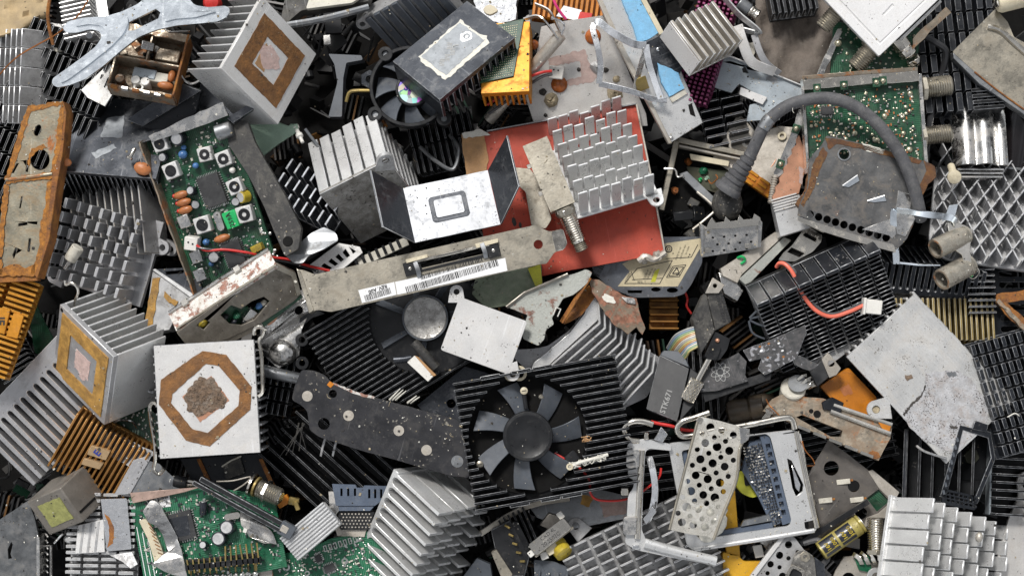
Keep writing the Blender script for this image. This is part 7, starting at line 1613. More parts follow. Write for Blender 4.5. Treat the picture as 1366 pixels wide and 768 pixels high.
hs = [F.poly(circ(820 + x / 3.368, 540 + y / 3.368, q / 3.368, 14)) for x, y, q in Z]
out = [(933, 555), (960, 561), (985, 568), (999, 578), (987, 598), (983, 638), (976, 658), (966, 682), (952, 719), (944, 715), (920, 712), (894, 706)]
part('plate', MB().prism(F.poly(out), -2.5, 0, hs), tin_sheet, r, .4); part('folded_edge', MB().tube([F.at3(998, 578, 0), F.at3(987, 598, 1), F.at3(983, 638, 1), F.at3(966, 682, 1), F.at3(952, 719, 0)], 2, 8, 3), nickel, r, 0); part('folded_edge', MB().tube([F.at3(932, 556, 0), F.at3(912, 632, 0), F.at3(893, 706, 0)], 1.8, 8, 2), nickel, r, 0)
part('curled_corner', MB().prism(rough_edge(F.poly([(985, 570), (1000, 572), (998, 586), (988, 592)], 2), 4, .8), -1, 4), tin, r, .4); part('torn_tab', MB().prism(F.poly([(928, 560), (933, 555), (938, 558), (934, 564)], 1), -1, 3), nickel_b, r, .4)
# curved pin sink
F = frame((800, 852), (976, 770), (744, 734), -22, g=(.02, .12))
r = sink('heat_sink', 'grey sink of rows of short slanting blades with two lugs, under the hinge frame', F, alu_d, n=11, ax='y', rows=9, ft=2.8, gap=4, fh=30, edge=edge_w, jit=.6, lean=.4)
a = F.at(768, 701); ear(r, a[0], a[1], 11, -70, alu_d, -6, 2); a = F.at(938, 757); ear(r, a[0], a[1], 11, 150, alu_d, -6, 2)
# crystal, coil, black parts
F = PF(734, 716, 14, (.05, .05), -38)
r = thing('crystal_can', 'oblong nickel crystal can printed 20.2502, above a yellow coil', 'crystal', F)
part('can', MB().prism(rrect(-30, -8, 30, 10, 4), -10, 0), nickel_b, r, 1.2); part('base_rim', MB().prism(rrect(-32, -10, 32, -7, 1), -10, -3), nickel, r, .5); text(r, 'CXD 4L', 0, 5, .2, 7, 0, ink); text(r, '20.2502C', -1, -3, .2, 7.5, 0, ink)
part('white_peg', MB().obox((28, 14, -8), 4, 5, 3).obox((-34, -2, -8), 4, 4, 3), white_p, r, .6)
F = PF(748, 732, -4); r = thing('yellow_coil', 'yellow wrapped coil under the printed crystal can', 'coil', F); part('coil', MB().lathe([(8, -14), (12, -12), (12.5, -6), (11, -3), (12.5, 0), (12, 9), (8, 11)], (0, 0, 0), (.5, -.6, .6), 18), yellow_c, r, 0); part('tan_tag', MB().obox((-12, 2, 6), 8, 7, 2, 30), cream, r, .6); part('white_foot', MB().obox((-22, -8, 2), 5, 5, 3, 20), white_p, r, .6)
F = PF(685, 730, 0, (.05, .05), 62)
r = thing('black_connector', 'black plastic connector with brassy contacts below the seven-blade fan cooler', 'connector', F)
part('body', MB().prism(F.poly([(655, 706), (680, 694), (708, 735), (700, 768), (668, 768)]), -20, 0), plastic, r, 1, edge_b); part('metal_rim', MB().prism(F.poly([(655, 736), (662, 732), (684, 766), (680, 772), (668, 768)], 4), -12, 4), nickel, r, .8)
part('ridge', MB().prism(F.poly([(682, 696), (690, 694), (708, 730), (702, 736)], 6), -4, 6), black, r, .8)
for i in range(5): part('contact', MB().tube([F.loc(674 + i * 5, 700 + i * 12, 2), F.loc(680 + i * 5, 704 + i * 11, 6)], 1.6, 6, 1), brass, r, 0)
F = PF(735, 756, -8, (0, .1), 8); r = thing('grey_header', 'grey ribbed plastic header at the bottom edge below the crystal can', 'connector', F); part('body', MB().prism(arcpts(F.poly([(712, 746), (738, 748), (758, 756), (760, 790), (714, 790)]), 3), -12, 0), plastic_g, r, 1); part('ridge_slats', fins_mb(40, 18, 4, 'x', 1, 3, 0, 0, 4), plastic_g, r, .5, F=sub(F, -16, -24, 0), base=F)
F = PF(760, 672, -40, (.1, .2), -10)
r = thing('smeared_sheet', 'dark sheet with pink and rusty smears under the big fan cooler edge', 'metal sheet', F)
part('sheet', MB().prism(F.poly([(700, 668), (800, 652), (850, 664), (840, 690), (760, 706), (716, 690)]), -3, 0), steel_g, r); film(r, F, [(800, 668), (836, 664), (836, 684), (806, 690)], pinkstain, 'pink_smear', .5, rough=(5, 1.2)); film(r, F, [(776, 660), (792, 662), (786, 676), (774, 672)], thermal_g, 'rusty_smear', .5, rough=(4, 1))
part('bright_edge', MB().strap([F.loc(640, 712, -30), F.loc(700, 676, -26), F.loc(760, 664, -30)], (.3, .6, .7), 10, 2, 3), alu_warm, r, .3)
F = frame((686, 742), (720, 724), (668, 690), -50, g=(.1, .1)); sink('heat_sink', 'black upright-bladed sink in shadow beside the printed crystal can', F, black, n=6, ax='x', ft=3, fh=30, edge=edge_b)
sheet('pale_block', 'pale plastic block in the gap behind the crystal can', 'plastic part', (735, 692), -28, (0, 0), [(720, 700), (732, 684), (752, 690), (756, 700), (738, 708)], 12, alu_warm)
F = PF(606, 732, -60, (.1, .1)); 
sheet('grey_slab', 'smooth dark grey slab right of the slotted silver sink', 'slab', (650, 752), -30, (.1, 0), [(618, 768), (636, 744), (654, 752), (660, 790), (620, 790)], 10, plastic_g)
# dirty cast plate
F = frame((1123, 477), (1264, 612), (1219, 398), 14, g=(.02, .02))
r = sink('heat_sink', 'large pale brushed plate-backed sink with a rough speckled worn patch and one lug', F, cast, up=False, n=11, ax='y', rows=8, ft=3.4, gap=6, fh=34, t=7, inset=(-3, 6, 4, -2), edge=edge_w)
wp = [(1234, 497), (1250, 495), (1275, 494), (1296, 505), (1318, 540), (1316, 562), (1296, 584), (1272, 604), (1252, 596), (1230, 586), (1212, 568), (1203, 552), (1212, 540), (1226, 528), (1234, 514)]
film(r, F, wp, mat('speckled_oxide', (.44, .44, .45), .75, .1, .25, 10, dirt=.5, dcol=(.30, .24, .20), ds=14, spots=1.2, ss=2.6, scol=(.05, .04, .033), bump=.5), 'worn_patch', .5, rough=(5, 1.6))
film(r, F, [(1204, 552), (1214, 539), (1228, 527), (1234, 513), (1235.5, 515), (1229.5, 529), (1215.5, 542), (1206, 555)], soot, 'dark_fringe', .7, rough=(2, .8)); film(r, F, [(1262, 497), (1274, 495), (1276, 501), (1266, 503)], steel_g, 'dark_fringe', .7, rough=(3, 1))
film(r, F, [(1207, 500), (1216, 499), (1218, 504), (1210, 508)], thermal_k, 'brown_fleck', .6, rough=(3, 1)); film(r, F, [(1266, 567), (1278, 569), (1276, 572), (1268, 571)], soot, 'black_fleck', .6)
a = F.at(1169, 546); ear(r, a[0], a[1], 12, 55, cast, -6.8, -.3); part('lug_plug', MB().cyl((a[0], a[1], -8), 5, 5, n=12), clay, r, 0)
part('bent_corner', MB().strap([F.at3(1222, 594, 2), F.at3(1234, 602, 3), F.at3(1262, 611, 2)], (0, 0, 1), 8, 3, 3), tin, r, .5)
# black pin block
F = frame((1330, 612), (1432, 584), (1281, 460), 4, g=(.02, .10))
r = sink('heat_sink', 'black block sink of many short upright ribs in rows, overlapping the brushed plate', F, black2, n=10, ax='x', rows=9, ft=5.5, gap=3, fh=26, t=6, edge=edge_b, jit=.4, inset=(5, 3, 2, 3))
part('tan_shred', MB().tube([F.loc(1344, 556, 32), F.loc(1354, 551, 34), F.loc(1360, 555, 32)], .9, 5), residue_e, r, 0)
# grey plate with teeth, amber slab
F = PF(1130, 440, -26, (.05, .05), -40)
r = thing('heat_sink', 'smooth grey sink plate with dark comb teeth along one edge, under the white plug', 'heat sink', F)
part('base_plate', MB().prism(arcpts(F.poly([(1072, 480), (1138, 404), (1150, 408), (1184, 396), (1190, 424), (1122, 476), (1100, 492)]), 4), -6, 0), alu_d, r, .8); mb = MB()
o = Vector(F.at(1068, 476)); e = Vector(F.at(1134, 400)); 
for i in range(13):
    q = o.lerp(e, i / 12); d = (e - o).normalized(); nrm = Vector((-d.y, d.x)); mb.obox((q.x + nrm.x * 8, q.y + nrm.y * 8, -6), 9, 1.6, 8, math.degrees(math.atan2(nrm.y, nrm.x)))
part('comb_ribs', mb, alu_d, r, .4, edge_w); part('bore', MB().ring(13, 8, 3, (*F.at(1180, 408), -1), n=18), steel_g, r, .4)
F = frame((1192, 452), (1322, 464), (1184, 397), -34, g=(0, .2)); sink('heat_sink', 'tarnished brass-coloured sink between black comb sink and brushed plate', F, brass, n=19, ax='x', ft=3, fh=30, edge=cream)
F = PF(1132, 520, -26, (.02, .05), 35); r = thing('amber_slab', 'translucent amber slab wedged beside the brushed plate lug', 'plastic part', F); part('slab', MB().prism(arcpts(F.poly([(1094, 515), (1132, 490), (1170, 530), (1164, 556), (1140, 560), (1112, 535)]), 3), -12, 0), amber, r, 1); film(r, F, [(1120, 518), (1132, 512), (1138, 524), (1126, 528)], orange_c, 'scuffed_mark', .3, rough=(3, 1))
F = PF(1100, 488, -2, (.1, -.1), -32)
r = thing('power_transistor', 'grey-tabbed black transistor beside the dark blotchy plate', 'transistor', F)
part('metal_tab', MB().prism(F.poly([(1096, 479), (1105, 470), (1122, 491), (1116, 500), (1106, 504)], 2), -4, 2, [F.poly(circ(1109, 485, 4.6, 14), 2)]), alu_warm, r, .6); part('body', MB().prism(F.poly([(1080, 496), (1096, 480), (1106, 503), (1090, 516)], 2), -12, 2), epoxy, r, 1)
for i in range(3): part('leg', MB().tube([F.loc(1084 + i * 4, 502 + i * 5, -8), F.loc(1070 + i * 4, 508 + i * 5, -6)], 1.6, 6, 1), nickel_b, r, 0)
F = PF(1061, 518, -6, (0, 0), -35)
r = thing('white_can', 'small white round can with three tin legs beside the transistor', 'can', F)
part('can', MB().lathe([(14, 0), (17, 1), (17, 22), (15, 24)], F.loc(1056, 528, -24), (.3, .5, .9), 24), ceramic, r, .3); part('dark_top', MB().cyl(F.loc(1064, 512, -1), 13, 2, (.3, .5, .9), 20), steel_g, r, 0)
for i in range(3): part('leg', MB().strap([F.loc(1064 + i * 5, 506 + i * 6, 0), F.loc(1071 + i * 5, 501 + i * 6, 4), F.loc(1076 + i * 5, 500 + i * 6, 3)], (0, 1, .3), 4, 1.5), nickel_b, r, .2)
# blotchy dark plates
F = PF(1010, 475, 16, (.1, .15), -22)
r = thing('blotchy_bracket', 'broken black blotchy bracket with a scribbled atom mark, under the segmented black sink', 'bracket', F)
bl = mat('blotchy_black', (.035, .036, .038), .35, .1, .4, 12, dirt=.55, dcol=(.12, .11, .11), ds=10, spots=.75, scol=(.34, .34, .36), ss=7, scratch=.6)
part('small_panel', MB().prism(rough_edge(F.poly([(938, 497), (985, 470), (996, 482), (994, 500), (998, 508), (960, 520), (934, 523)]), 6, .7), -5, 0), bl, r, .8, edge_b); part('long_panel', MB().prism(rough_edge(F.poly([(991, 467), (1030, 452), (1074, 433), (1076, 444), (1062, 478), (1020, 500), (1011, 492), (1016, 478), (1000, 482)]), 7, .6), -6, 0), bl, r, .8, edge_b)
part('end_nub', MB().prism(rough_edge(F.poly([(1056, 478), (1066, 474), (1092, 486), (1080, 494), (1060, 486)], -1), 4, .8), -8, -1), bl, r, .8, edge_b); part('backing', MB().prism(F.poly([(936, 522), (1030, 494), (1028, 506), (940, 536)], -6), -14, -6), plastic, r)
a = F.at(961, 496); mb = MB()
for i in range(4): mb.tube([Vector((a[0] + x, a[1] + y, .4)) for x, y in circ(0, 0, 13, 22, 4.5, i * 45)] , .5, 4, 1)
part('scribbled_mark', mb, grey_ink, r, 0)
for i in range(7): a = F.at(R.uniform(1010, 1068), R.uniform(455, 480)); part('rust_fleck', MB().prism(blob(a[0], a[1], 2, 1.4, 8), -.2, .3), rust_m if i < 4 else edge_w, r, 0)
F = PF(992, 545, -40, (0, 0), 0); r = thing('oily_roller', 'oily brown rubber roller in the dark between the power chip and rust-stained tuner', 'roller', F)
part('roller', MB().lathe([(8, 0), (15, 3), (17, 14), (15, 30), (18, 34), (16, 50)], (-22, -6, -6), (1, .2, .2), 20), mat('oily_brown', (.06, .045, .03), .4, 0, .4, 14, dirt=.4), r, .3); part('roller_bore', MB().cyl((-22.5, -6, -6), 4, 1, (1, .2, .2), 12), dark_in, r, 0); part('brown_lump', MB().ell((28, 6, -6), 22, 15, 14), MATS['oily_brown'], r, 0)
# rust stained tuner
F = PF(1108, 568, 6, (.05, .12), 17)
r = thing('tuner_can', 'flat rust-stained tin tuner can with folded rails, below the amber slab', 'tuner', F)
out = [(1018, 548), (1030, 532), (1042, 526), (1098, 531), (1145, 552), (1190, 566), (1188, 584), (1172, 614), (1146, 603), (1100, 582), (1060, 566)]
part('shell', MB().prism(rough_edge(F.poly(out), 8, .6), -16, 0, [F.poly([(1062, 556), (1070, 553), (1124, 574), (1122, 582), (1108, 582)])]), rusty_n, r, .8)
for i, (a, b) in enumerate((((1108, 548), (1188, 578)), ((1112, 540), (1190, 566)))): part('top_rail', MB().tube([F.at3(*a, 3), F.at3(*b, 3)], 3, 6, 1), nickel_b, r, 0)
for i in range(5): x, y = 1064 + i * 21, 566 + i * 8.6; part('rail_segment', MB().prism(F.poly([(x, y), (x + 18, y + 7), (x + 17, y + 11), (x - 1, y + 4)], 2), -4, 2), nickel_b, r, .5)
part('dark_clip', MB().prism(F.poly([(1096, 536), (1110, 529), (1126, 537), (1122, 550), (1098, 546)], 5), 0, 5), black2, r, 1); part('rusty_end', MB().prism(rough_edge(F.poly([(1168, 556), (1190, 566), (1186, 578), (1176, 570)], 4), 4, .7), 0, 4), amber, r, .4); part('rusty_patch', MB().prism(blob(*F.at(1166, 606, 1), 8, 5), -.5, .8), rust_m, r, 0)
part('solder_bits', MB().obox(F.at3(1028, 548, 2), 7, 5, 3, 30).obox(F.at3(1022, 556, 2), 4, 6, 2, -20), nickel_b, r, .6); part('hole_dark', MB().cyl((*F.at(1090, 552), -.4), 5, .8).cyl((*F.at(1082, 548), -.4), 3, .8), dark_in, r, 0)
wire('copper_wire', 'short loose copper wire at the end of the rust-stained tuner', [(1022, 532, 18), (1026, 540, 18), (1032, 546, 20), (1040, 554, 18)], .9, copper_w, 6)
# dark plate with holes
F = PF(1130, 650, -14, (.02, .05), 40)
r = thing('slit_plate', 'dark brown-grey steel plate with round holes and rusty lifted tongues beside the socket frame', 'metal plate', F)
out = [(1105, 586), (1132, 606), (1160, 628), (1197, 658), (1182, 680), (1172, 700), (1150, 706), (1120, 726), (1080, 720), (1074, 640)]
part('plate', MB().prism(rough_edge(F.poly(out), 10, .6), -3, 0, [F.poly(circ(1109, 624, 10, 18)), F.poly(circ(1139, 648, 8, 16)), F.poly(circ(1149, 684, 8, 16)), F.poly([(1156, 664), (1172, 652), (1187, 668), (1170, 682)])]), mat('brown_steel', (.17, .155, .14), .42, .7, .2, 26, dirt=.45, dcol=(.10, .085, .07), spots=.3, scratch=.3), r, .5)
part('pale_border', MB().prism(F.poly([(1158, 628), (1164, 626), (1200, 656), (1184, 684), (1176, 700), (1152, 702), (1156, 690), (1172, 684), (1190, 668), (1172, 650)], .8), -.5, 1), alu_warm, r, .4); part('green_window', MB().prism(F.poly([(1152, 662), (1172, 648), (1190, 668), (1170, 684)], -5), -8, -5), pcb, r, 0)
for a in ((1125, 642), (1101, 667), (1143, 666)): c = F.at3(*a, 1); k = part('lifted_tongue', MB().obox((c.x, c.y, 2), 9, 3.4, 1, 48, 0, -14), ceramic, r, .4); part('tongue_rust', MB().obox((c.x + 3, c.y + 4, 1.2), 8, 1.3, .8, 48), rust_m, k, 0)
a, b = F.loc(1068, 724, -2), F.loc(1158, 668, 4); part('black_strip', MB().tube([a, b], 5, 4, 1), plastic, r, 0)
# capacitor and socket
F = PF(1122, 716, 8, (0, 0), -35)
r = thing('capacitor', 'yellow and black sleeved capacitor printed 1000 16V lying beside the slit plate', 'capacitor', F)
sp = math.hypot(1152 - 1094, 696 - 730); part('yellow_sleeve', MB().lathe([(10, 0), (13, 1), (13, sp - 6), (11.5, sp - 5), (13, sp - 3.5), (13, sp - 1), (10, sp)], (-sp / 2, 0, 0), (1, 0, 0), 24), mat('yellow_sleeve_skin', (.36, .30, .08), .35, .1, .2, 20, dirt=.5, dcol=(.16, .13, .06), spots=.4), r, 0)
def arcband(y0, y1, x0, x1, rr_=13.25):
    a0, a1 = math.asin(y0 / rr_), math.asin(y1 / rr_); vs = []; n_ = 8
    for i in range(n_ + 1):
        t = a0 + (a1 - a0) * i / n_
        for x in (x0, x1): vs += [(x, rr_ * math.sin(t), rr_ * math.cos(t)), (x, (rr_ - .5) * math.sin(t), (rr_ - .5) * math.cos(t))]
    fs = []
    for i in range(n_):
        o, p = i * 4, i * 4 + 4; fs += [(o, o + 2, p + 2, p), (o + 1, p + 1, p + 3, o + 3), (o, p, p + 1, o + 1), (o + 2, o + 3, p + 3, p + 2)]
    fs += [(0, 1, 3, 2), (n_ * 4, n_ * 4 + 2, n_ * 4 + 3, n_ * 4 + 1)]
    return MB().add(vs, fs)
for x in (-30, -4): part('black_band', arcband(-3, 12.4, x, x + 22), cap_can, r, 0); part('black_band_gap', arcband(-9, -5, x, x + 22), cap_can, r, 0)
for x, s_ in ((-22, '16V'), (-12, '1000'), (4, '16V'), (14, '1000')): 
    t = text(r, s_, x, 3, 13.4, 7.5, 90, yellow_c, bold=.15)
part('end_cap', MB().cyl((sp / 2 - .4, 0, 0), 10, 1, (1, 0, 0), 20), cap_top, r, 0)
F = PF(1169, 714, 16, (0, 0), 90)
r = thing('aerial_socket', 'upright nickel threaded socket beside the upright-blade silver sink', 'socket', F)
s = fconn(r, (-24, 0, 0), (1, 0, .1), 12.5, 44, nickel_b, nut=False); part('hex_nut', MB().lathe([(14, 0), (14, 6)], (18, 0, 4), (1, 0, .1), 6), nickel, r, .4)
F = PF(1150, 752, -6, (0, 0), 20); r = thing('tin_scraps', 'tangle of tin scrap with a green board corner under the upright socket', 'metal scrap', F)
part('plate', MB().prism(rough_edge(F.poly([(1112, 768), (1126, 742), (1144, 738), (1160, 752), (1184, 748), (1186, 790), (1112, 790)]), 7, 1.2), -4, 0, [F.poly(circ(1132, 772, 9, 14))]), alu_warm, r, .5); part('green_corner', MB().prism(F.poly([(1140, 744), (1160, 740), (1164, 764), (1146, 760)], 4), 1, 4), pcb_l, r, .4); part('ring_lug', MB().ring(12, 5.5, 4, F.loc(1168, 768, 4)), alu_w, r, .5)
for i in range(4): part('bent_leaf', MB().strap([F.loc(1138 + i * 10, 738 - i * 2, 0), F.loc(1146 + i * 9, 744, 6), F.loc(1150 + i * 9, 752, 2)], (.5, .5, .5), 6, 1.5, 3), nickel_b, r, .2)
F = PF(1068, 712, -10); L_ = lambda *p: [F.loc(*q) for q in p]
wire('grey_lead', 'thick grey lead curling under the yellow capacitor', [(1072, 724, 0), (1090, 720, 4), (1100, 728, 4), (1104, 744, 0), (1096, 756, -4), (1106, 768, -8)], 4, rubber)
# perforated grey sheet and D connector
F = PF(1035, 748, 8, (.0, .1), -42)
r = thing('perforated_sheet', 'grey perforated sheet with a bright folded edge at the bottom, below the socket frame', 'metal sheet', F)
hs = [F.poly(circ(x, y, q, 12)) for x, y, q in ((1052, 726, 5), (1040, 740, 5), (1028, 752, 4.5), (1052, 744, 3), (1064, 736, 3), (1040, 756, 3), (1024, 764, 3), (1044, 768, 5), (1062, 752, 4), (1034, 772, 3))]
part('sheet', MB().prism(arcpts(F.poly([(1047, 712), (1060, 716), (1078, 740), (1066, 800), (1000, 800), (998, 772)]), 3), -3, 0, hs), alu_d, r, .5); part('bright_edge', MB().prism(F.poly([(996, 774), (1046, 708), (1051, 712), (1001, 778)], 3), -5, 3), white_cl, r, .8)
F = PF(1068, 756, 20, (.1, .1), -55)
r = thing('serial_port', 'nickel shelled D-shaped port with a screw post at the bottom edge', 'port', F)
part('flange', MB().prism(arcpts(F.poly([(1060, 737), (1072, 732), (1086, 742), (1092, 790), (1042, 790), (1050, 768)]), 4), -3, 0), nickel_b, r, .8); a = F.at(1074, 742); part('screw_post', MB().ring(7, 3, 6, (a[0], a[1], 0), n=6), nickel, r, .5)
part('shell', MB().prism(arcpts(F.poly([(1048, 766), (1056, 752), (1074, 760), (1076, 790), (1044, 790)], 8), 5), 0, 8, [arcpts(F.poly([(1053, 766), (1058, 757), (1070, 763), (1071, 786), (1050, 786)], 8), 3)]), nickel_b, r, .6); part('core', MB().prism(F.poly([(1053, 766), (1058, 757), (1070, 763), (1071, 786), (1050, 786)], 3), 0, 4), plastic, r, .3); part('side_wing', MB().prism(F.poly([(1086, 742), (1100, 752), (1104, 790), (1092, 790)], -4), -12, -4), slate, r, .6)
F = PF(1030, 706, -18, (0, 0), -30); r = thing('tin_clip', 'small crushed tin clip and white shard between socket frame and perforated sheet', 'metal clip', F); part('clip', MB().prism(rough_edge(F.poly([(1016, 708), (1040, 700), (1048, 712), (1026, 734), (1014, 724)]), 5, 1.2), -8, 0), tin, r, .5); part('white_shard', MB().prism(F.poly([(1004, 728), (1016, 726), (1020, 742), (1008, 744)], 4), 0, 4), white_p, r, .5)
# upright blade silver sink
F = frame((1171, 792), (1284, 824), (1191, 663), 6, g=(-.86, .12))
r = sink('heat_sink', 'big silver sink of tall staggered square blades at the bottom, beside the upright socket', F, alu_w, n=7, ax='x', rows=6, ft=3, gap=2.4, fh=62, t=6, edge=edge_w, jit=4, lean=1, inset=(4, 4, 5, 2))
a = F.loc(1306, 716, 56); part('round_bead', MB().ell(a, 5, 7, 5), alu_warm, r, 0)
# black sinks and black frame
F = frame((1196, 676), (1284, 656), (1226, 588), -44, g=(.28, .1))
r = sink('heat_sink', 'black sink with a few wide tall blades below the brushed plate corner', F, black, n=6, ax='x', ft=3.4, fh=46, edge=edge_b)
part('side_skirt', MB().box(-2, 0, -8, 2, F.h, 50), black2, r, .6, edge_b)
F = PF(1292, 620, 20, (.05, .05), 0)
r = thing('plastic_surround', 'thin black plastic frame with a gridded foot, tilted over black blades', 'plastic frame', F)
part('frame', MB().prism(F.poly([(1280, 566), (1322, 576), (1328, 612), (1304, 672), (1298, 670), (1322, 610), (1318, 584), (1285, 574), (1262, 664), (1254, 662)]), -7, 0), black2, r, .8, edge_b)
part('top_step', MB().prism(F.poly([(1296, 572), (1300, 560), (1318, 566), (1316, 576)], 0), -6, 2), black2, r, .8, edge_b)
gh = [F.poly([(1262 + i * 6 + j * .6, 655 + i * 1.3 + j * 5), (1266 + i * 6 + j * .6, 656 + i * 1.3 + j * 5), (1266 + i * 6 + j * .6, 659 + i * 1.3 + j * 5), (1262 + i * 6 + j * .6, 658 + i * 1.3 + j * 5)]) for i in range(7) for j in range(3)]
part('grid_foot', MB().prism(F.poly([(1258, 651), (1302, 661), (1300, 680), (1256, 672)]), -5, 0, gh), black2, r, .3); mb = MB()
for i in range(8): a = F.at(1277 - i * 2.6, 586 + i * 10); mb.obox((a[0], a[1], .3), 1.6, 3, .5, 14)
part('slot_pattern', mb, plastic_g, r, 0)
F = PF(1295, 608, -26, (0, 0), 10); r = thing('hex_boss', 'dark olive hexagonal boss on a black plate inside the thin black frame', 'boss', F); part('plate', MB().prism(F.poly([(1268, 600), (1300, 580), (1330, 590), (1330, 640), (1280, 640)]), -8, 0), black, r); part('boss', MB().prism(circ(0, 0, 11, 6), 0, 5), mat('olive_metal', (.10, .10, .07), .5, .4), r, .8)
F = frame((1306, 694), (1384, 676), (1334, 602), -20, g=(-.05, .1))
r = sink('heat_sink', 'black sink of level bent-tipped blades at the side edge below the black pin block', F, black, n=10, ax='y', rows=2, ft=3, gap=3, fh=32, edge=edge_b); part('pale_edge', MB().box(-2, 0, -6, 1.5, F.h, 10), steel_b, r, .8)
# white speckled plate, bottom corner
F = PF(1350, 705, -2, (.03, .03), -66)
r = thing('speckled_plate', 'white speckled plate with a round lug hole in the bottom corner', 'metal plate', F)
part('plate', MB().prism(arcpts(F.poly([(1376, 626), (1362, 630), (1356, 640), (1359, 660), (1347, 688), (1332, 738), (1322, 800), (1400, 800), (1400, 626)]), 6), -6, 0, [F.poly(circ(1369, 646, 5, 14))]), dirty_w, r, .8)
# fillers seen in the hollows
F = frame((1060, 640), (1190, 600), (1050, 560), -100, g=(.1, .1)); sink('heat_sink', 'wide black sink deep under the rust-stained tuner', F, black, n=10, ax='y', ft=3, fh=30, edge=edge_b)
F = frame((540, 700), (640, 690), (536, 640), -120, g=(0, .1)); sink('heat_sink', 'black sink deep below the riveted bar end', F, black, n=10, ax='x', ft=3, fh=30, edge=edge_b)
F = frame((830, 660), (900, 650), (820, 570), -80, g=(0, .1)); sink('heat_sink', 'black sink in the dark behind the hinge frame', F, black, n=9, ax='y', ft=3, fh=30, edge=edge_b)
F = frame((890, 560), (960, 560), (880, 470), -100, g=(0, .1)); sink('heat_sink', 'black sink hidden behind power chip and ribbon connector', F, black, n=8, ax='x', ft=3, fh=24, edge=edge_b)
# ================================================================ ground, light, camera
def bed():
    F = PF(683, 384, -250); mb = MB(); nx, ny = 40, 26; W, Hh = 2600, 1700
    f = lambda x, y: 175 * min(1, max(0, (max(abs(x) / 780, abs(y) / 480) - .95) / .35)) + R.uniform(-14, 14)  # rim raised out of view to keep side light out of the hollows
    vs = [(-W / 2 + W * i / nx, -Hh / 2 + Hh * j / ny, f(-W / 2 + W * i / nx, -Hh / 2 + Hh * j / ny)) for j in range(ny + 1) for i in range(nx + 1)]
    fs = [(j * (nx + 1) + i, j * (nx + 1) + i + 1, (j + 1) * (nx + 1) + i + 1, (j + 1) * (nx + 1) + i) for j in range(ny) for i in range(nx)]
    o = mesh_obj('ground', MB().add(vs, fs), dark_in, 0); o.matrix_world = F.M; o['kind'] = 'structure'
bed()
def debris():
    """loose small scrap filling the hollows of the pile"""
    m = bpy.data.materials.new('mixed_scrap'); m.use_nodes = True; nt = m.node_tree; b = nt.nodes['Principled BSDF']
    g = nt.nodes.new('ShaderNodeNewGeometry'); rp = nt.nodes.new('ShaderNodeValToRGB'); rp.color_ramp.interpolation = 'CONSTANT'
    cols = [(0, (.006, .006, .0065)), (.34, (.013, .013, .014)), (.54, (.028, .026, .024)), (.68, (.055, .055, .055)), (.76, (.045, .025, .012)), (.81, (.006, .03, .016)), (.85, (.10, .095, .09)), (.92, (.12, .055, .012)), (.945, (.26, .25, .24))]  # colours darkened to put the hollows' deep shade into the scrap
    e = rp.color_ramp.elements; e[0].position, e[0].color = 0, (*cols[0][1], 1); e[1].position, e[1].color = cols[1][0], (*cols[1][1], 1)
    for p_, c_ in cols[2:]:
        k = e.new(p_); k.color = (*c_, 1)
    nt.links.new(g.outputs['Random Per Island'], rp.inputs[0]); nt.links.new(rp.outputs[0], b.inputs['Base Color']); b.inputs['Roughness'].default_value = .5; b.inputs['Metallic'].default_value = .25
    F = PF(683, 384, 0); mb = MB(); rr = random.Random(11)
    for i in range(6200):
        x, y = rr.uniform(-740, 740), rr.uniform(-440, 440); z = rr.uniform(-235, -85); k = rr.random()
        if i >= 2600:                                    # the heap goes on around the part the photograph shows
            x, y = rr.uniform(-1180, 1180), rr.uniform(-780, 780); t = max(abs(x) / 780, abs(y) / 480)
            if t < .98: continue
            z = -250 + 175 * min(1, max(0, (t - .95) / .35)) + rr.uniform(-4, 34)
        if k < .3: mb.obox((x, y, z), rr.uniform(6, 26), rr.uniform(4, 16), rr.uniform(1, 3), rr.uniform(0, 360), rr.uniform(-40, 40), rr.uniform(-40, 40))
        elif k < .55: mb.obox((x, y, z), rr.uniform(5, 14), rr.uniform(4, 10), rr.uniform(3, 9), rr.uniform(0, 360), rr.uniform(-40, 40), rr.uniform(-40, 40))
        elif k < .7: mb.cyl((x, y, z), rr.uniform(2.5, 8), rr.uniform(8, 26), (rr.uniform(-1, 1), rr.uniform(-1, 1), rr.uniform(-.6, .6)), 12, .6)
        elif k < .85:
            a = Vector((x, y, z)); mb.tube([a, a + Vector((rr.uniform(-30, 30), rr.uniform(-30, 30), 8)), a + Vector((rr.uniform(-50, 50), rr.uniform(-50, 50), 0))], rr.uniform(1, 2.2), 6)
        else:
            d = rr.uniform(0, 180); c = Vector((x, y, z)); q = Matrix.Rotation(rad(d), 3, 'Z')
            for j in range(6): mb.obox(c + q @ Vector((j * 7 - 18, 0, 0)), 1.3, 18, 12, d)
    o = mesh_obj('scrap_debris', mb, m, 0, flat=True); o.matrix_world = F.M; tag(o, 'small dark mixed scrap filling the hollows between the larger pieces', None, None, 'stuff')
debris()

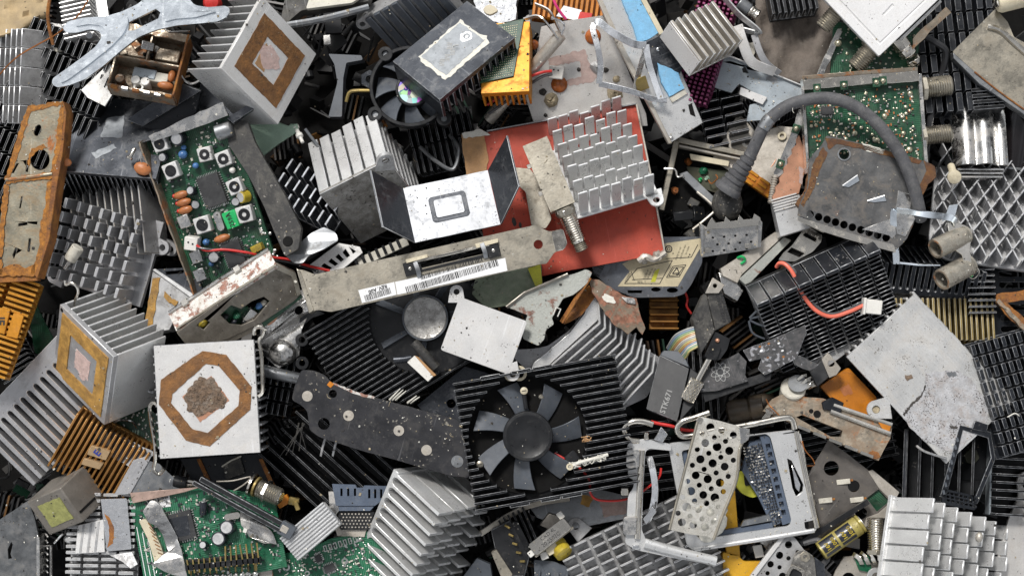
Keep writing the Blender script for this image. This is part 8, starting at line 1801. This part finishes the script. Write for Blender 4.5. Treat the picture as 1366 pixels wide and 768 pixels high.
def grit():
    """crumbs, filings and short wire ends lying on whatever is uppermost"""
    bpy.context.view_layer.update(); dg = bpy.context.evaluated_depsgraph_get(); rr = random.Random(19); S_ = bpy.context.scene
    F = PF(683, 384, 0); sets = [MB(), MB(), MB()]; spots = [(rr.uniform(-690, 690), rr.uniform(-390, 390), rr.uniform(10, 60)) for _ in range(90)]; n = 0
    for _ in range(3000):
        if rr.random() < .75: cx, cy, sd = rr.choice(spots); x, y = rr.gauss(cx, sd), rr.gauss(cy, sd)
        else: x, y = rr.uniform(-690, 690), rr.uniform(-390, 390)
        hit, p, nrm, _i, _o, _m = S_.ray_cast(dg, Vector((x * S, y * S, .2)), Vector((0, 0, -1)))
        if not hit or nrm.z < .55: continue
        q = p / S; k = rr.choice((0, 0, 0, 1, 1, 2)); a = rr.uniform(.3, .8) * (2.0 if rr.random() < .08 else 1); n += 1
        if rr.random() < .035:
            d = Vector((rr.uniform(-1, 1), rr.uniform(-1, 1), 0)) * rr.uniform(3, 9); e = Vector((-d.y, d.x, 0)) * rr.uniform(-.4, .4); sets[k].tube([q + nrm * .5, q + d * .5 + e + nrm * .9, q + d + nrm * .5], .35, 5, 3)
        else: sets[k].obox(q + nrm * a * .3, a * rr.uniform(.6, 1.5), a, a * .5, rr.uniform(0, 180), rr.uniform(-30, 30), rr.uniform(-30, 30))
    for mb, m, lb in zip(sets, (soot, clay, residue_e), ('fine dark grit sprinkled over the scrap', 'tan crumbs and dust sprinkled over the scrap', 'pale filings and flakes sprinkled over the scrap')):
        o = mesh_obj('grit', mb, m, 0, flat=True); o.matrix_world = F.M; tag(o, lb, None, None, 'stuff')
grit()
GROUPS = {'heat sink': 'heat sinks scattered through the pile', 'circuit board': 'green circuit boards in the pile', 'wire': 'loose wires and lengths of wire', 'tuner': 'metal cased tuners', 'cooler': 'fan coolers from graphics cards',
          'metal plate': 'loose metal plates', 'metal sheet': 'bent metal sheets', 'metal bracket': 'loose metal brackets', 'connector': 'loose connectors', 'capacitor': 'loose capacitors', 'plastic part': 'odd plastic parts', 'chip': 'loose chips', 'socket': 'loose sockets', 'metal scrap': 'crumpled tin scraps', 'metal strip': 'loose metal strips'}
for o in list(C.objects):
    if o.parent is None and o.get('category') in GROUPS and not o.get('group'): o['group'] = GROUPS[o['category']]
sc = bpy.context.scene
wd = bpy.data.worlds.new('World'); sc.world = wd; wd.use_nodes = True; nt = wd.node_tree
sky = nt.nodes.new('ShaderNodeTexSky'); sky.sky_type = 'NISHITA'; sky.sun_disc = False
SUN_EL, SUN_AZ = 46, 335         # azimuth clockwise from the top of the picture
sky.sun_elevation = rad(SUN_EL); sky.sun_rotation = rad(SUN_AZ); sky.dust_density = 1.0; sky.air_density = 1.0; sky.ozone_density = 1.0
hsv = nt.nodes.new('ShaderNodeHueSaturation'); hsv.inputs['Saturation'].default_value = .15
tcw = nt.nodes.new('ShaderNodeTexCoord'); cn = nt.nodes.new('ShaderNodeTexNoise'); cn.inputs['Scale'].default_value = 2.6; cn.inputs['Detail'].default_value = 5; cn.inputs['Distortion'].default_value = .4
nt.links.new(tcw.outputs['Generated'], cn.inputs['Vector']); cr = nt.nodes.new('ShaderNodeMapRange'); nt.links.new(cn.outputs['Fac'], cr.inputs[0])
for i, v in ((1, .38), (2, .62), (3, .35), (4, 2.3)): cr.inputs[i].default_value = v      # made-up cloud patches, added so smooth metal reflects light and dark
cm = nt.nodes.new('ShaderNodeVectorMath'); cm.operation = 'SCALE'; nt.links.new(hsv.outputs[0], cm.inputs[0]); nt.links.new(cr.outputs[0], cm.inputs['Scale'])
nt.links.new(sky.outputs[0], hsv.inputs['Color']); nt.links.new(cm.outputs[0], nt.nodes['Background'].inputs['Color']); nt.nodes['Background'].inputs['Strength'].default_value = .10
sl = bpy.data.lights.new('sun', 'SUN'); sl.energy = 2.4; sl.angle = rad(12); sl.color = (1, .97, .93)
so = bpy.data.objects.new('sun', sl); C.objects.link(so)
d = Vector((math.sin(rad(SUN_AZ)) * math.cos(rad(SUN_EL)), math.cos(rad(SUN_AZ)) * math.cos(rad(SUN_EL)), math.sin(rad(SUN_EL))))
so.rotation_euler = (-d).to_track_quat('-Z', 'Y').to_euler()
cam = bpy.data.cameras.new('camera'); co = bpy.data.objects.new('camera', cam); C.objects.link(co); sc.camera = co
co.location = (0, 0, H * S); cam.sensor_width = 36; cam.lens = 36 * H / 1366; cam.clip_start = .01; cam.clip_end = 50
sc.view_settings.view_transform = 'Standard'; sc.view_settings.look = 'None'; sc.view_settings.exposure = 0.36; sc.view_settings.gamma = 1
sc.cycles.max_bounces = 8
